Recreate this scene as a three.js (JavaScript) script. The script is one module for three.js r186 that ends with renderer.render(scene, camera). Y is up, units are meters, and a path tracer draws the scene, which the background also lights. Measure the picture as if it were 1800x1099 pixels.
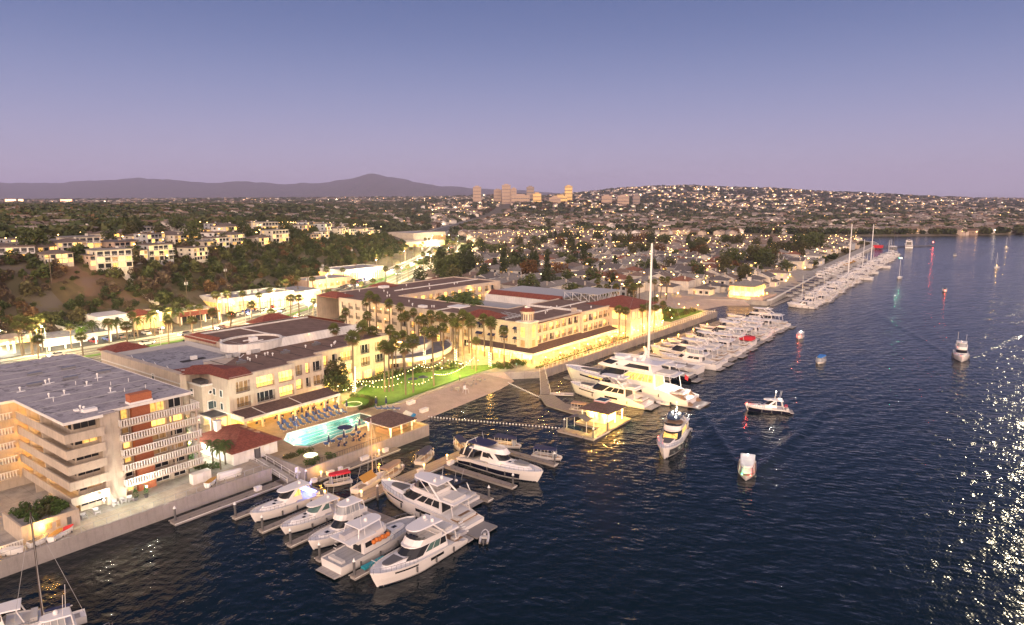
import * as THREE from 'three';
import { mergeGeometries } from 'three/addons/utils/BufferGeometryUtils.js';
import { MarchingCubes } from 'three/addons/objects/MarchingCubes.js';

// ---------- camera, sky, moon, exposure ----------
// Site axes: x runs along the waterfront, -z runs inland, y is up; metres.
const scene = new THREE.Scene();
const R = Math.PI / 180, YAW = 37.5 * R, PITCH = 9.29 * R;
const FWD = new THREE.Vector3(Math.cos(YAW), 0, -Math.sin(YAW)), RGT = new THREE.Vector3(Math.sin(YAW), 0, Math.cos(YAW));
const camera = new THREE.PerspectiveCamera(48.5, 1024 / 625, 1, 60000);
camera.position.set(0, 52, 0);
camera.lookAt(FWD.x * Math.cos(PITCH), 52 - Math.sin(PITCH), FWD.z * Math.cos(PITCH));
const renderer = new THREE.WebGLRenderer({ antialias: true });
renderer.toneMapping = THREE.LinearToneMapping;
renderer.toneMappingExposure = 1.5;
renderer.shadowMap.enabled = true;

// Dusk sky: mauve horizon to blue zenith, with the afterglow of the set sun low in the west (behind the camera).
{
  const W = 512, H = 256, data = new Float32Array(W * H * 4);
  const east = [[0, .352, .288, .352], [3, .322, .29, .4], [8, .19, .218, .37], [15, .07, .108, .245], [25, .05, .08, .185], [45, .055, .075, .15], [90, .06, .075, .14]];
  for (let j = 0; j < H; j++) for (let i = 0; i < W; i++) {
    const el = Math.max(0, ((j + .5) / H - .5) * 180), az = ((i + .5) / W - .5) * 2 * Math.PI;
    const base = [0, 0, 0]; // the table, smoothed over a few degrees
    for (let s = -4; s <= 4; s++) { const e = Math.abs(el + s * (.35 + el * .05)); let k = 0; while (k < east.length - 2 && e > east[k + 1][0]) k++; const p = east[k], q = east[k + 1], t = Math.min(1, (e - p[0]) / (q[0] - p[0])); for (let n = 0; n < 3; n++) base[n] += (p[n + 1] + (q[n + 1] - p[n + 1]) * t) / 9; }
    const c = Math.cos(az) * FWD.x + Math.sin(az) * FWD.z, w = Math.pow(.5 - .5 * c, 4);
    const g1 = w * Math.exp(-el / 13), g2 = w * Math.exp(-el / 38), o = (j * W + i) * 4;
    data[o] = base[0] + 6.6 * g1 + 3.5 * g2;
    data[o + 1] = base[1] + 4.1 * g1 + 2.65 * g2;
    data[o + 2] = base[2] + 2.4 * g1 + 2.15 * g2;
    if (j < H / 2) data.set([.2, .16, .19], o); // below the horizon: dim land and haze
    data[o + 3] = 1;
  }
  const sky = new THREE.DataTexture(data, W, H, THREE.RGBAFormat, THREE.FloatType);
  sky.mapping = THREE.EquirectangularReflectionMapping; sky.magFilter = THREE.LinearFilter; sky.needsUpdate = true;
  scene.background = sky; scene.environment = sky;
}
// The moon, just risen, outside the frame to the right: it makes the glitter on the bay.
const moon = new THREE.DirectionalLight(0xffecc4, .2);
{
  const az = 41.5 * R, el = 20 * R;
  moon.position.set(180, 0, -80).addScaledVector(FWD, Math.cos(az) * Math.cos(el) * 900).addScaledVector(RGT, Math.sin(az) * Math.cos(el) * 900);
  moon.position.y = Math.sin(el) * 900; moon.target.position.set(180, 0, -80);
  moon.castShadow = true; moon.shadow.mapSize.set(2048, 2048);
  Object.assign(moon.shadow.camera, { left: -400, right: 400, top: 400, bottom: -400, near: 10, far: 2500 });
  scene.add(moon, moon.target);
}
scene.fog = new THREE.FogExp2(0xa2a4ca, 0.000055);

// ---------- helpers ----------
function rng(s) { return () => { s |= 0; s = s + 0x6D2B79F5 | 0; let t = Math.imul(s ^ s >>> 15, 1 | s); t = t + Math.imul(t ^ t >>> 7, 61 | t) ^ t; return ((t ^ t >>> 14) >>> 0) / 4294967296; }; }
const rnd = rng(7), rr = (a, b, f = rnd) => a + (b - a) * f(), pick = (l, f = rnd) => l[Math.floor(f() * l.length)];
const smooth = (a, b, x) => { x = Math.min(1, Math.max(0, (x - a) / (b - a))); return x * x * (3 - 2 * x); };
const hash = (i, j, s) => { let h = Math.imul(i, 374761393) + Math.imul(j, 668265263) + Math.imul(s, 362437) | 0; h = Math.imul(h ^ h >>> 13, 1274126177); return ((h ^ h >>> 16) >>> 0) / 4294967296; };
function noise(x, y, s = 1, per = 0) {
  const i = Math.floor(x), j = Math.floor(y), m = n => per ? ((n % per) + per) % per : n;
  let u = x - i, v = y - j; u = u * u * (3 - 2 * u); v = v * v * (3 - 2 * v);
  const a = hash(m(i), m(j), s), b = hash(m(i + 1), m(j), s), c = hash(m(i), m(j + 1), s), d = hash(m(i + 1), m(j + 1), s);
  return a + (b - a) * u + (c - a) * v + (a - b - c + d) * u * v;
}
const fbm = (x, y, s, per, oct = 4) => { let v = 0, a = .5, n = 0; for (let o = 0; o < oct; o++) { v += a * noise(x, y, s + o, per); n += a; x *= 2; y *= 2; per *= 2; a *= .5; } return v / n; };
// tileable texture: f(u, v) in 0..1 gives [r, g, b] linear (or one grey value for bump)
function tex(n, metres, f, { data = false, my = metres } = {}) {
  const d = new Uint8Array(n * n * 4), s = x => data ? x : (x <= .0031308 ? 12.92 * x : 1.055 * Math.pow(x, 1 / 2.4) - .055);
  for (let j = 0; j < n; j++) for (let i = 0; i < n; i++) { let c = f((i + .5) / n, (j + .5) / n); if (!Array.isArray(c)) c = [c, c, c]; for (let k = 0; k < 3; k++) d[(j * n + i) * 4 + k] = Math.max(0, Math.min(255, s(Math.max(0, c[k])) * 255)); d[(j * n + i) * 4 + 3] = 255; }
  const t = new THREE.DataTexture(d, n, n); t.wrapS = t.wrapT = THREE.RepeatWrapping; t.magFilter = THREE.LinearFilter; t.minFilter = THREE.LinearMipmapLinearFilter; t.generateMipmaps = true;
  if (!data) t.colorSpace = THREE.SRGBColorSpace; t.repeat.set(1 / metres, 1 / my); t.needsUpdate = true; return t;
}
const col = (r, g, b) => new THREE.Color().setRGB(r, g, b);
function mat(c, rough = .8, o = {}) { const { e, ei = 1, ...rest } = o; const m = new THREE.MeshPhysicalMaterial({ color: col(...c), roughness: rough, side: THREE.DoubleSide, ...rest }); if (e) { m.emissive = col(...e); m.emissiveIntensity = ei; } return m; }

const names = {};
function numbered(n) { const k = names[n] = (names[n] ?? -1) + 1; return k ? n + '_' + String(k).padStart(3, '0') : n; }
const off = new WeakMap(), V = (a, y, b) => new THREE.Vector3(a, y, -b);
// a thing: a Group at its base; abs = its parts are given in site coordinates
function thing(name, label, category, [a, y, b] = [0, 0, 0], { group, turn = 0, abs = false, add = true } = {}) {
  const g = new THREE.Group(); g.name = numbered(name); g.position.set(a, y, -b); g.rotation.y = turn;
  g.userData = { label, category }; if (group) g.userData.group = group;
  off.set(g, abs ? g.position.clone() : new THREE.Vector3()); if (add) scene.add(g); return g;
}
function prep(g) {
  if (g.index) g = g.toNonIndexed(); if (!g.attributes.normal) g.computeVertexNormals();
  for (const k of Object.keys(g.attributes)) if (!['position', 'normal'].includes(k)) g.deleteAttribute(k);
  if (g.morphAttributes) g.morphAttributes = {}; g.groups = [];
  return g;
}
function metreUV(g) {
  const p = g.attributes.position, uv = new Float32Array(p.count * 2), A = new THREE.Vector3(), B = new THREE.Vector3(), C = new THREE.Vector3(), n = new THREE.Vector3();
  for (let i = 0; i < p.count; i += 3) {
    A.fromBufferAttribute(p, i); B.fromBufferAttribute(p, i + 1); C.fromBufferAttribute(p, i + 2); n.crossVectors(B.clone().sub(A), C.clone().sub(A));
    const x = Math.abs(n.x), y = Math.abs(n.y), z = Math.abs(n.z);
    [A, B, C].forEach((q, k) => { const o = (i + k) * 2; if (y >= x && y >= z) { uv[o] = q.x; uv[o + 1] = q.z; } else if (x >= z) { uv[o] = q.z; uv[o + 1] = q.y; } else { uv[o] = q.x; uv[o + 1] = q.y; } });
  }
  g.setAttribute('uv', new THREE.BufferAttribute(uv, 2)); return g;
}
function geo(list, keepUV) { list = (Array.isArray(list) ? list.flat(4) : [list]).filter(Boolean).map(prep); const g = list.length > 1 ? mergeGeometries(list) : list[0].clone(); return keepUV ? g : metreUV(g); }
function mesh(name, g, m, parent = scene) { const o = new THREE.Mesh(g, m); o.name = name; o.castShadow = o.receiveShadow = true; parent.add(o); return o; }
function part(parent, name, list, m, label) {
  const g = geo(list), t = off.get(parent); if (t.lengthSq()) g.translate(-t.x, -t.y, -t.z);
  const o = mesh(name, g, m, parent); off.set(o, t); if (label) o.userData.label = label; return o;
}
const parts = (p, n, list, m) => list.flat(3).forEach(g => part(p, n, g, m));
function single(name, label, category, list, m, group) { const o = mesh(numbered(name), geo(list), m); o.userData = { label, category }; if (group) o.userData.group = group; return o; }
function struct(name, list, m, kind = 'structure') { const o = mesh(numbered(name), Array.isArray(list) || !list.attributes.uv ? geo(list) : list, m); o.userData.kind = kind; return o; }
function copy(o, a, y, b, turn = 0, label, group) { const c = o.clone(); c.name = numbered(o.name.replace(/_\d{3}$/, '')); c.position.set(a, y, -b); c.rotation.y = turn; c.userData = { ...o.userData }; if (label) c.userData.label = label; if (group) c.userData.group = group; scene.add(c); return c; }

const bx = (a0, a1, y0, y1, b0, b1) => { const g = new THREE.BoxGeometry(Math.abs(a1 - a0), Math.abs(y1 - y0), Math.abs(b1 - b0)); g.translate((a0 + a1) / 2, (y0 + y1) / 2, -(b0 + b1) / 2); return g; };
// polygons [[a, y, b], ...] (flat, 3 or more corners)
function faces(list) {
  const v = []; for (const f of list) for (let i = 1; i < f.length - 1; i++) for (const p of [f[0], f[i], f[i + 1]]) v.push(p[0], p[1], -p[2]);
  const g = new THREE.BufferGeometry(); g.setAttribute('position', new THREE.Float32BufferAttribute(v, 3)); g.computeVertexNormals(); return g;
}
function prism(poly, y0, y1, holes = []) { const v2 = l => l.map(p => new THREE.Vector2(p[0], p[1])), s = new THREE.Shape(v2(poly)); for (const h of holes) s.holes.push(new THREE.Path(v2(h))); const g = new THREE.ExtrudeGeometry(s, { depth: y1 - y0, bevelEnabled: false, curveSegments: 1 }); g.rotateX(-Math.PI / 2); g.translate(0, y0, 0); return g; }
const cyl = (a, b, y0, y1, r0, r1 = r0, n = 8) => { const g = new THREE.CylinderGeometry(r1, r0, y1 - y0, n, 1); g.translate(a, (y0 + y1) / 2, -b); return g; };
function bar(p, q, r = .04, n = 4) { const A = V(...p), B = V(...q), d = B.clone().sub(A), g = new THREE.CylinderGeometry(r, r, d.length(), n, 1); g.applyQuaternion(new THREE.Quaternion().setFromUnitVectors(new THREE.Vector3(0, 1, 0), d.clone().normalize())); g.translate((A.x + B.x) / 2, (A.y + B.y) / 2, (A.z + B.z) / 2); return g; }
const ball = (a, y, b, r, n = 8) => { const g = new THREE.SphereGeometry(r, n, Math.max(4, n >> 1)); g.translate(a, y, -b); return g; };
function hip(a0, a1, b0, b1, y, rise, ov = .4) {
  a0 -= ov; a1 += ov; b0 -= ov; b1 += ov; const w = a1 - a0, d = b1 - b0, m = Math.min(w, d) / 2;
  const A = w > d ? [a0 + m, (b0 + b1) / 2] : [(a0 + a1) / 2, b0 + m], B = w > d ? [a1 - m, (b0 + b1) / 2] : [(a0 + a1) / 2, b1 - m], t = y + rise;
  const P = [a0, y, b0], Q = [a1, y, b0], S = [a1, y, b1], T = [a0, y, b1], U = [A[0], t, A[1]], W = [B[0], t, B[1]];
  const dn = p => [p[0], y - .22, p[2]], skirt = [[P, Q, dn(Q), dn(P)], [Q, S, dn(S), dn(Q)], [S, T, dn(T), dn(S)], [T, P, dn(P), dn(T)], [dn(P), dn(Q), dn(S), dn(T)]];
  return faces(w > d ? [[P, Q, W, U], [Q, S, W], [S, T, U, W], [T, P, U], ...skirt] : [[P, Q, U], [Q, S, W, U], [S, T, W], [T, P, U, W], ...skirt]);
}
function gable(a0, a1, b0, b1, y, rise, ov = .4, along = 'a') {
  const t = .22, out = [], mk = (lo, hi, mid, e0, e1, f) => { for (const [s, o] of [[lo, -ov], [hi, ov]]) { const k = rise / Math.abs(mid - s), yo = y - k * ov, A = f(e0 - ov, yo, s + o), B = f(e1 + ov, yo, s + o), C = f(e1 + ov, y + rise, mid), D = f(e0 - ov, y + rise, mid), u = p => [p[0], p[1] + t, p[2]]; out.push([A, B, C, D], [u(A), u(B), u(C), u(D)], [A, B, u(B), u(A)], [B, C, u(C), u(B)], [D, A, u(A), u(D)]); } };
  if (along === 'a') mk(b0, b1, (b0 + b1) / 2, a0, a1, (e, h, s) => [e, h, s]); else mk(a0, a1, (a0 + a1) / 2, b0, b1, (e, h, s) => [s, h, e]);
  return faces(out);
}
const gableEnd = (a0, a1, b0, b1, y, rise, along) => along === 'a' ? faces([[[a0, y, b0], [a0, y, b1], [a0, y + rise, (b0 + b1) / 2]], [[a1, y, b0], [a1, y, b1], [a1, y + rise, (b0 + b1) / 2]]]) : faces([[[a0, y, b0], [a1, y, b0], [(a0 + a1) / 2, y + rise, b0]], [[a0, y, b1], [a1, y, b1], [(a0 + a1) / 2, y + rise, b1]]]);

// real lamps: a glowing bulb (part of its fitting) with a light of its size in it
const WARM = [1, .52, .1], AMBER = [1, .46, .06], WHITE = [1, .93, .72], COOL = [.8, .92, 1];
const glowCache = {}, LAMPS = 2.3;
function glow(c, s) { const k = c.join() + s; return glowCache[k] ??= mat([.8, .8, .8], .6, { e: c, ei: s }); }
function lampLight(a, y, b, c, cd, r = .15) { const l = new THREE.PointLight(col(...c), cd * LAMPS, 0, 2); l.position.set(a, y, -b); l.castShadow = true; l.shadow.radius = r / .02; scene.add(l); return l; }
// ---------- materials ----------
const n2 = (u, v, f, s, o = 4) => fbm(u * f, v * f, s, f, o);
const T = {
  stucco: tex(256, 9, (u, v) => { const k = .9 + .34 * (n2(u, v, 5, 3) - .5) - .12 * smooth(.55, .75, fbm(u * 30, v * 4, 17, 4, 3)) + .08 * (n2(u, v, 60, 9, 2) - .5); return [k, k, k]; }),
  concrete: tex(256, 9, (u, v) => { const k = .8 + .5 * (n2(u, v, 6, 13) - .5) + .2 * (n2(u, v, 48, 5, 2) - .5) - (Math.abs((u * 3) % 1 - .5) > .485 || Math.abs((v * 3) % 1 - .5) > .485 ? .18 : 0); return [k, k, k * .98]; }),
  tar: tex(512, 24, (u, v) => { const k = .86 + .5 * (n2(u, v, 10, 33) - .5) - .42 * smooth(.58, .7, n2(u, v, 26, 37, 3)) * smooth(.4, .6, n2(u, v, 5, 39, 2)) + .35 * (n2(u, v, 90, 35, 2) - .5); return [k, k * .98, k * 1.02]; }),
  gravel: tex(256, 7, (u, v) => { const k = .85 + .5 * (n2(u, v, 5, 43) - .5) + .45 * (n2(u, v, 70, 47, 2) - .5); return [k, k, k]; }),
  tile: tex(256, 3.2, (u, v) => { const r = Math.floor(v * 10), k = .62 + .5 * hash(Math.floor((u * 12 + r * .5) % 12), r, 5) + .2 * (n2(u, v, 8, 51) - .5); return [k, k * .96, k * .93]; }),
  tileB: tex(256, 3.2, (u, v) => .5 + .35 * Math.sin(u * 12 * 6.283) + .3 * ((v * 10) % 1 - .5), { data: true }),
  brick: tex(256, 1.6, (u, v) => { const r = Math.floor(v * 20), x = (u * 7 + (r % 2) * .5) % 7, e = Math.abs(x % 1 - .5) > .45 || (v * 20) % 1 > .86; const k = .75 + .5 * hash(Math.floor(x), r, 8); return e ? [.75, .72, .68] : [k, k * .92, k * .9]; }),
  plank: tex(256, 2.4, (u, v) => { const r = Math.floor(v * 14), k = .7 + .45 * hash(r, 1, 3) + .25 * (fbm(u * 3, v * 60, 61, 3, 2) - .5); return ((v * 14) % 1 > .9) ? [.25, .25, .25] : [k, k, k]; }),
  grass: tex(256, 8, (u, v) => { const k = .8 + .55 * (n2(u, v, 7, 71) - .5) + .5 * (n2(u, v, 80, 75, 2) - .5); return [k * .95, k, k * .8]; }),
  sand: tex(256, 11, (u, v) => { const k = .9 + .35 * (n2(u, v, 6, 81) - .5) + .25 * (n2(u, v, 70, 85, 2) - .5); return [k, k, k]; }),
  asphalt: tex(256, 14, (u, v) => { const k = .85 + .6 * (n2(u, v, 5, 91) - .5) + .25 * (n2(u, v, 90, 95, 2) - .5); return [k, k, k]; }),
  land: tex(512, 170, (u, v) => { const k = n2(u, v, 16, 101, 5), m = n2(u, v, 40, 105, 3); return m > .52 ? [.5 + k, .55 + k, .35 + .7 * k] : [.9 + k * .7, .82 + k * .6, .75 + k * .5]; }),
  scrub: tex(256, 30, (u, v) => { const k = .6 + .9 * n2(u, v, 9, 111, 5), m = n2(u, v, 6, 115, 3); return m > .5 ? [k * .75, k * .85, k * .5] : [k * 1.25, k * .98, k * .8]; }),
  room: tex(64, 2.9, (u, v) => { const k = .3 + 1.25 * n2(u, v, 6, 121, 3), d = Math.abs((u * 3) % 1 - .5) < .42 ? 1 : .5; return [k * d, k * d * .96, k * d * .85]; }),
  canvas: tex(128, 2, (u, v) => { const k = .92 + .18 * (n2(u, v, 8, 131) - .5); return [k, k, k]; }),
};
const bumpT = { rough: tex(256, 5, (u, v) => .5 + .5 * (n2(u, v, 24, 141) - .5) + .4 * (n2(u, v, 80, 147, 2) - .5), { data: true }) };
const M = {
  apt: mat([.53, .455, .37], .85, { map: T.stucco }), aptRoof: mat([.4, .385, .4], .8, { map: T.tar, bumpMap: bumpT.rough, bumpScale: .03 }), trimWhite: mat([.78, .76, .72], .6, { map: T.stucco }),
  brick: mat([.42, .15, .075], .85, { map: T.brick }), hotel: mat([.58, .49, .4], .85, { map: T.stucco }), hotelSide: mat([.58, .49, .4], .88, { map: T.stucco }), roofBrown: mat([.205, .13, .098], .9, { map: T.gravel, bumpMap: bumpT.rough, bumpScale: .04 }),
  roofGrey: mat([.34, .35, .38], .8, { map: T.tar }), tile: mat([.24, .07, .045], .8, { map: T.tile, bumpMap: T.tileB, bumpScale: .05 }), shingle: mat([.13, .085, .075], .85, { map: T.tile, bumpMap: T.tileB, bumpScale: .03 }),
  glassDark: mat([.025, .028, .032], .08, { specularIntensity: 1 }), glassBlue: mat([.05, .08, .09], .06), winLit: mat([.5, .4, .25], .5, { map: T.room, e: [1, .5, .09], ei: .85, emissiveMap: T.room }), winHot: mat([.6, .5, .3], .5, { map: T.room, e: [1, .52, .1], ei: 2.4, emissiveMap: T.room }), winDim: mat([.3, .22, .14], .3, { map: T.room, e: [1, .48, .14], ei: .12, emissiveMap: T.room }),
  metal: mat([.35, .35, .36], .35, { metalness: .8 }), rail: mat([.06, .055, .05], .5), white: mat([.8, .79, .77], .5), steelWhite: mat([.75, .76, .78], .4),
  conc: mat([.46, .43, .4], .85, { map: T.concrete }), concWarm: mat([.5, .43, .36], .85, { map: T.concrete }), seawall: mat([.36, .33, .31], .9, { map: T.stucco, bumpMap: bumpT.rough, bumpScale: .05 }), plank: mat([.3, .26, .23], .85, { map: T.plank }),
  grass: mat([.075, .175, .014], .95, { map: T.grass, bumpMap: bumpT.rough, bumpScale: .06 }), sand: mat([.55, .43, .34], .95, { map: T.sand, bumpMap: bumpT.rough, bumpScale: .06 }), asphalt: mat([.09, .088, .085], .85, { map: T.asphalt }), road: mat([.13, .125, .12], .8, { map: T.asphalt }), paint: mat([.7, .68, .6], .7), kerb: mat([.4, .39, .37], .85, { map: T.stucco }),
  land: mat([.13, .11, .085], .95, { map: T.land }), scrub: mat([.1, .08, .055], .95, { map: T.scrub, bumpMap: bumpT.rough, bumpScale: .3 }), dirt: mat([.15, .1, .075], .95, { map: T.scrub }), navy: mat([.02, .028, .09], .8, { map: T.canvas }), blue: mat([.05, .12, .34], .8, { map: T.canvas }), red: mat([.55, .02, .035], .7), tan: mat([.4, .27, .19], .85, { map: T.canvas }),
  ochre: mat([.5, .27, .06], .85, { map: T.canvas }), black: mat([.012, .012, .014], .3), rubber: mat([.03, .03, .032], .8), teal: mat([.02, .3, .38], .6), teak: mat([.32, .2, .12], .7, { map: T.plank }), dgrey: mat([.1, .1, .105], .7), lgrey: mat([.4, .4, .41], .7), green: mat([.04, .13, .03], .9),
};

// ---------- terrain ----------
const road = [[-420, 241], [-100, 241], [60, 240], [110, 240], [142, 243], [178, 258], [230, 286], [322, 346], [395, 392], [470, 445], [560, 520], [640, 600], [720, 690], [800, 760], [1000, 900], [2200, 1700]];
function roadDist(a, b) { // signed: positive on the inland side
  let best = 1e9, s = 1; for (let i = 0; i < road.length - 1; i++) { const [x0, y0] = road[i], [x1, y1] = road[i + 1], dx = x1 - x0, dy = y1 - y0, t = Math.min(1, Math.max(0, ((a - x0) * dx + (b - y0) * dy) / (dx * dx + dy * dy))), ex = a - x0 - dx * t, ey = b - y0 - dy * t, d = Math.hypot(ex, ey); if (d < best) { best = d; s = dx * ey - dy * ex >= 0 ? 1 : -1; } } return best * s;
}
const lerpT = (tab, x) => { if (x <= tab[0][0]) return tab[0][1]; for (let i = 1; i < tab.length; i++) if (x <= tab[i][0]) { const [p, q] = [tab[i - 1], tab[i]]; return p[1] + (q[1] - p[1]) * (x - p[0]) / (q[0] - p[0]); } return tab[tab.length - 1][1]; };
const ridge = [[-.7, 20], [-.1, 40], [.03, 62], [.1, 100], [.16, 126], [.2, 136], [.245, 150], [.29, 142], [.35, 128], [.41, 116], [.49, 94], [.57, 74], [.66, 54], [.75, 47], [.9, 40]];
const shore = [[-999, 124], [298, 124], [299, 138], [334, 136], [342, 112], [352, 108], [514, 123], [741, 141], [860, 150], [900, 162], [930, 190], [960, 260], [990, 330]];
// stretches of harbour water among the houses: [a, b, half length along the sight, half width across, depth fwd/right]
const basins = [[905, 330, 55, 150], [1010, 640, 26, 60], [1010, 505, 30, 60], [1660, 1560, 90, 120]];
function TH(a, b) {
  const F = a * FWD.x + b * -FWD.z, X = a * RGT.x - b * RGT.z, sd = roadDist(a, b);
  let h = 2;
  // the bluff behind the highway and the mesa on it
  const bl = smooth(26, 92, sd + 9 * (noise(a / 40, b / 40, 5) - .5) * smooth(30, 60, sd)) * (1 - smooth(1400, 2400, F) * .35) * (1 - .55 * smooth(500, 900, F) * (1 - smooth(150, 420, sd)));
  h += 25.5 * bl + (sd > 60 ? 3 * (fbm(a / 90, b / 90, 15, 0, 3) - .5) * smooth(60, 120, sd) * bl + 6 * smooth(110, 420, sd) * bl : 0);
  const q = X / Math.max(F, 1), r = lerpT(ridge, q);
  if (F > 1500) { const t = smooth(1900, 5600, F); h += Math.max(0, r - 2) * t * (.86 + .28 * fbm(a / 500, b / 500, 25, 0, 4)) * (sd > 0 ? 1 : 1); }
  { const f = (F - 2700) / 520, x = (q - .05) / .13; h += 30 * Math.exp(-f * f - x * x); } // the plateau of the office towers
  // the bay, the harbour and the far shore
  const wet = d => d > 9 ? 1e3 : -3.5 + 5.5 * smooth(0, 9, d);
  if (F < 1020 + 40 * Math.sin(q * 9)) { let d = a < 1005 ? b - lerpT(shore, a) : (b - 330 - (a - 990) * .9); h = Math.min(h, wet(d)); }
  else if (q > .28) h = Math.min(h, wet(F - 1020 - 40 * Math.sin(q * 9)));
  for (const [ba, bb, bf, bw] of basins) { const f = (a - ba) * FWD.x + (b - bb) * -FWD.z, x = (a - ba) * RGT.x - (b - bb) * RGT.z, d = Math.max(Math.abs(f) - bf, Math.abs(x) - bw); if (d < 12) h = Math.min(h, wet(d * .75)); }
  return h;
}
{
  const ax = [], bz = []; const grow = (l, from, to, st, k) => { let x = from, s = st; while (x < to) { l.push(x); x += s; s *= k; } };
  grow(ax, -420, 1080, 9, 1); grow(ax, 1080, 9500, 12, 1.035); grow(bz, -5200, -400, 220, 1); grow(bz, -400, 60, 30, 1); grow(bz, 60, 980, 9, 1); grow(bz, 980, 9500, 12, 1.04);
  const nx = ax.length, nz = bz.length, pos = new Float32Array(nx * nz * 3), uv = new Float32Array(nx * nz * 2), idx = [];
  for (let j = 0; j < nz; j++) for (let i = 0; i < nx; i++) { const o = j * nx + i; pos.set([ax[i], TH(ax[i], bz[j]), -bz[j]], o * 3); uv.set([ax[i], bz[j]], o * 2); }
  const low = (i, j) => pos[(j * nx + i) * 3 + 1] < -3.4;
  for (let j = 0; j < nz - 1; j++) for (let i = 0; i < nx - 1; i++) { if (low(i, j) && low(i + 1, j) && low(i, j + 1) && low(i + 1, j + 1)) continue; const o = j * nx + i; idx.push(o, o + 1, o + nx, o + 1, o + nx + 1, o + nx); }
  const g = new THREE.BufferGeometry(); g.setAttribute('position', new THREE.BufferAttribute(pos, 3)); g.setAttribute('uv', new THREE.BufferAttribute(uv, 2)); g.setIndex(idx); g.computeVertexNormals();
  struct('terrain', g, M.land);
}
// mountains on the horizon
{
  const prof = [[-1.6, 380], [-1.1, 470], [-.8, 420], [-.74, 415], [-.65, 392], [-.59, 480], [-.54, 520], [-.49, 470], [-.43, 405], [-.38, 428], [-.31, 370], [-.26, 450], [-.22, 540], [-.195, 590], [-.172, 575], [-.15, 480], [-.115, 365], [-.06, 310], [0, 275], [.05, 215], [.1, 150], [.2, 90]];
  const nq = 260, nf = 26, pos = [], idx = [], uv = [];
  for (let j = 0; j < nf; j++) for (let i = 0; i < nq; i++) {
    const q = -1.6 + 1.8 * i / (nq - 1), t = j / (nf - 1), F = 10500 + 6000 * t, peak = 1 - Math.abs(t - .6) / (t < .6 ? .6 : .4);
    const h = lerpT(prof, q) * 1.02 * (Math.pow(Math.max(0, peak), .8) * (.8 + .2 * fbm(q * 40, t * 5, 201, 0, 4)) + .1 * (fbm(q * 60, t * 9, 207, 0, 4) - .5) * (t < .98 && t > .02 ? 1 : 0)) - 8;
    const x = F * q; pos.push(FWD.x * F + RGT.x * x, h, FWD.z * F + RGT.z * x); uv.push(x / 12, F / 12);
  }
  for (let j = 0; j < nf - 1; j++) for (let i = 0; i < nq - 1; i++) { const o = j * nq + i; idx.push(o, o + 1, o + nq, o + 1, o + nq + 1, o + nq); }
  const g = new THREE.BufferGeometry(); g.setAttribute('position', new THREE.Float32BufferAttribute(pos, 3)); g.setAttribute('uv', new THREE.Float32BufferAttribute(uv, 2)); g.setIndex(idx); g.computeVertexNormals();
  struct('mountains', g, mat([.1, .085, .075], .95, { map: T.scrub }));
}

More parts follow.
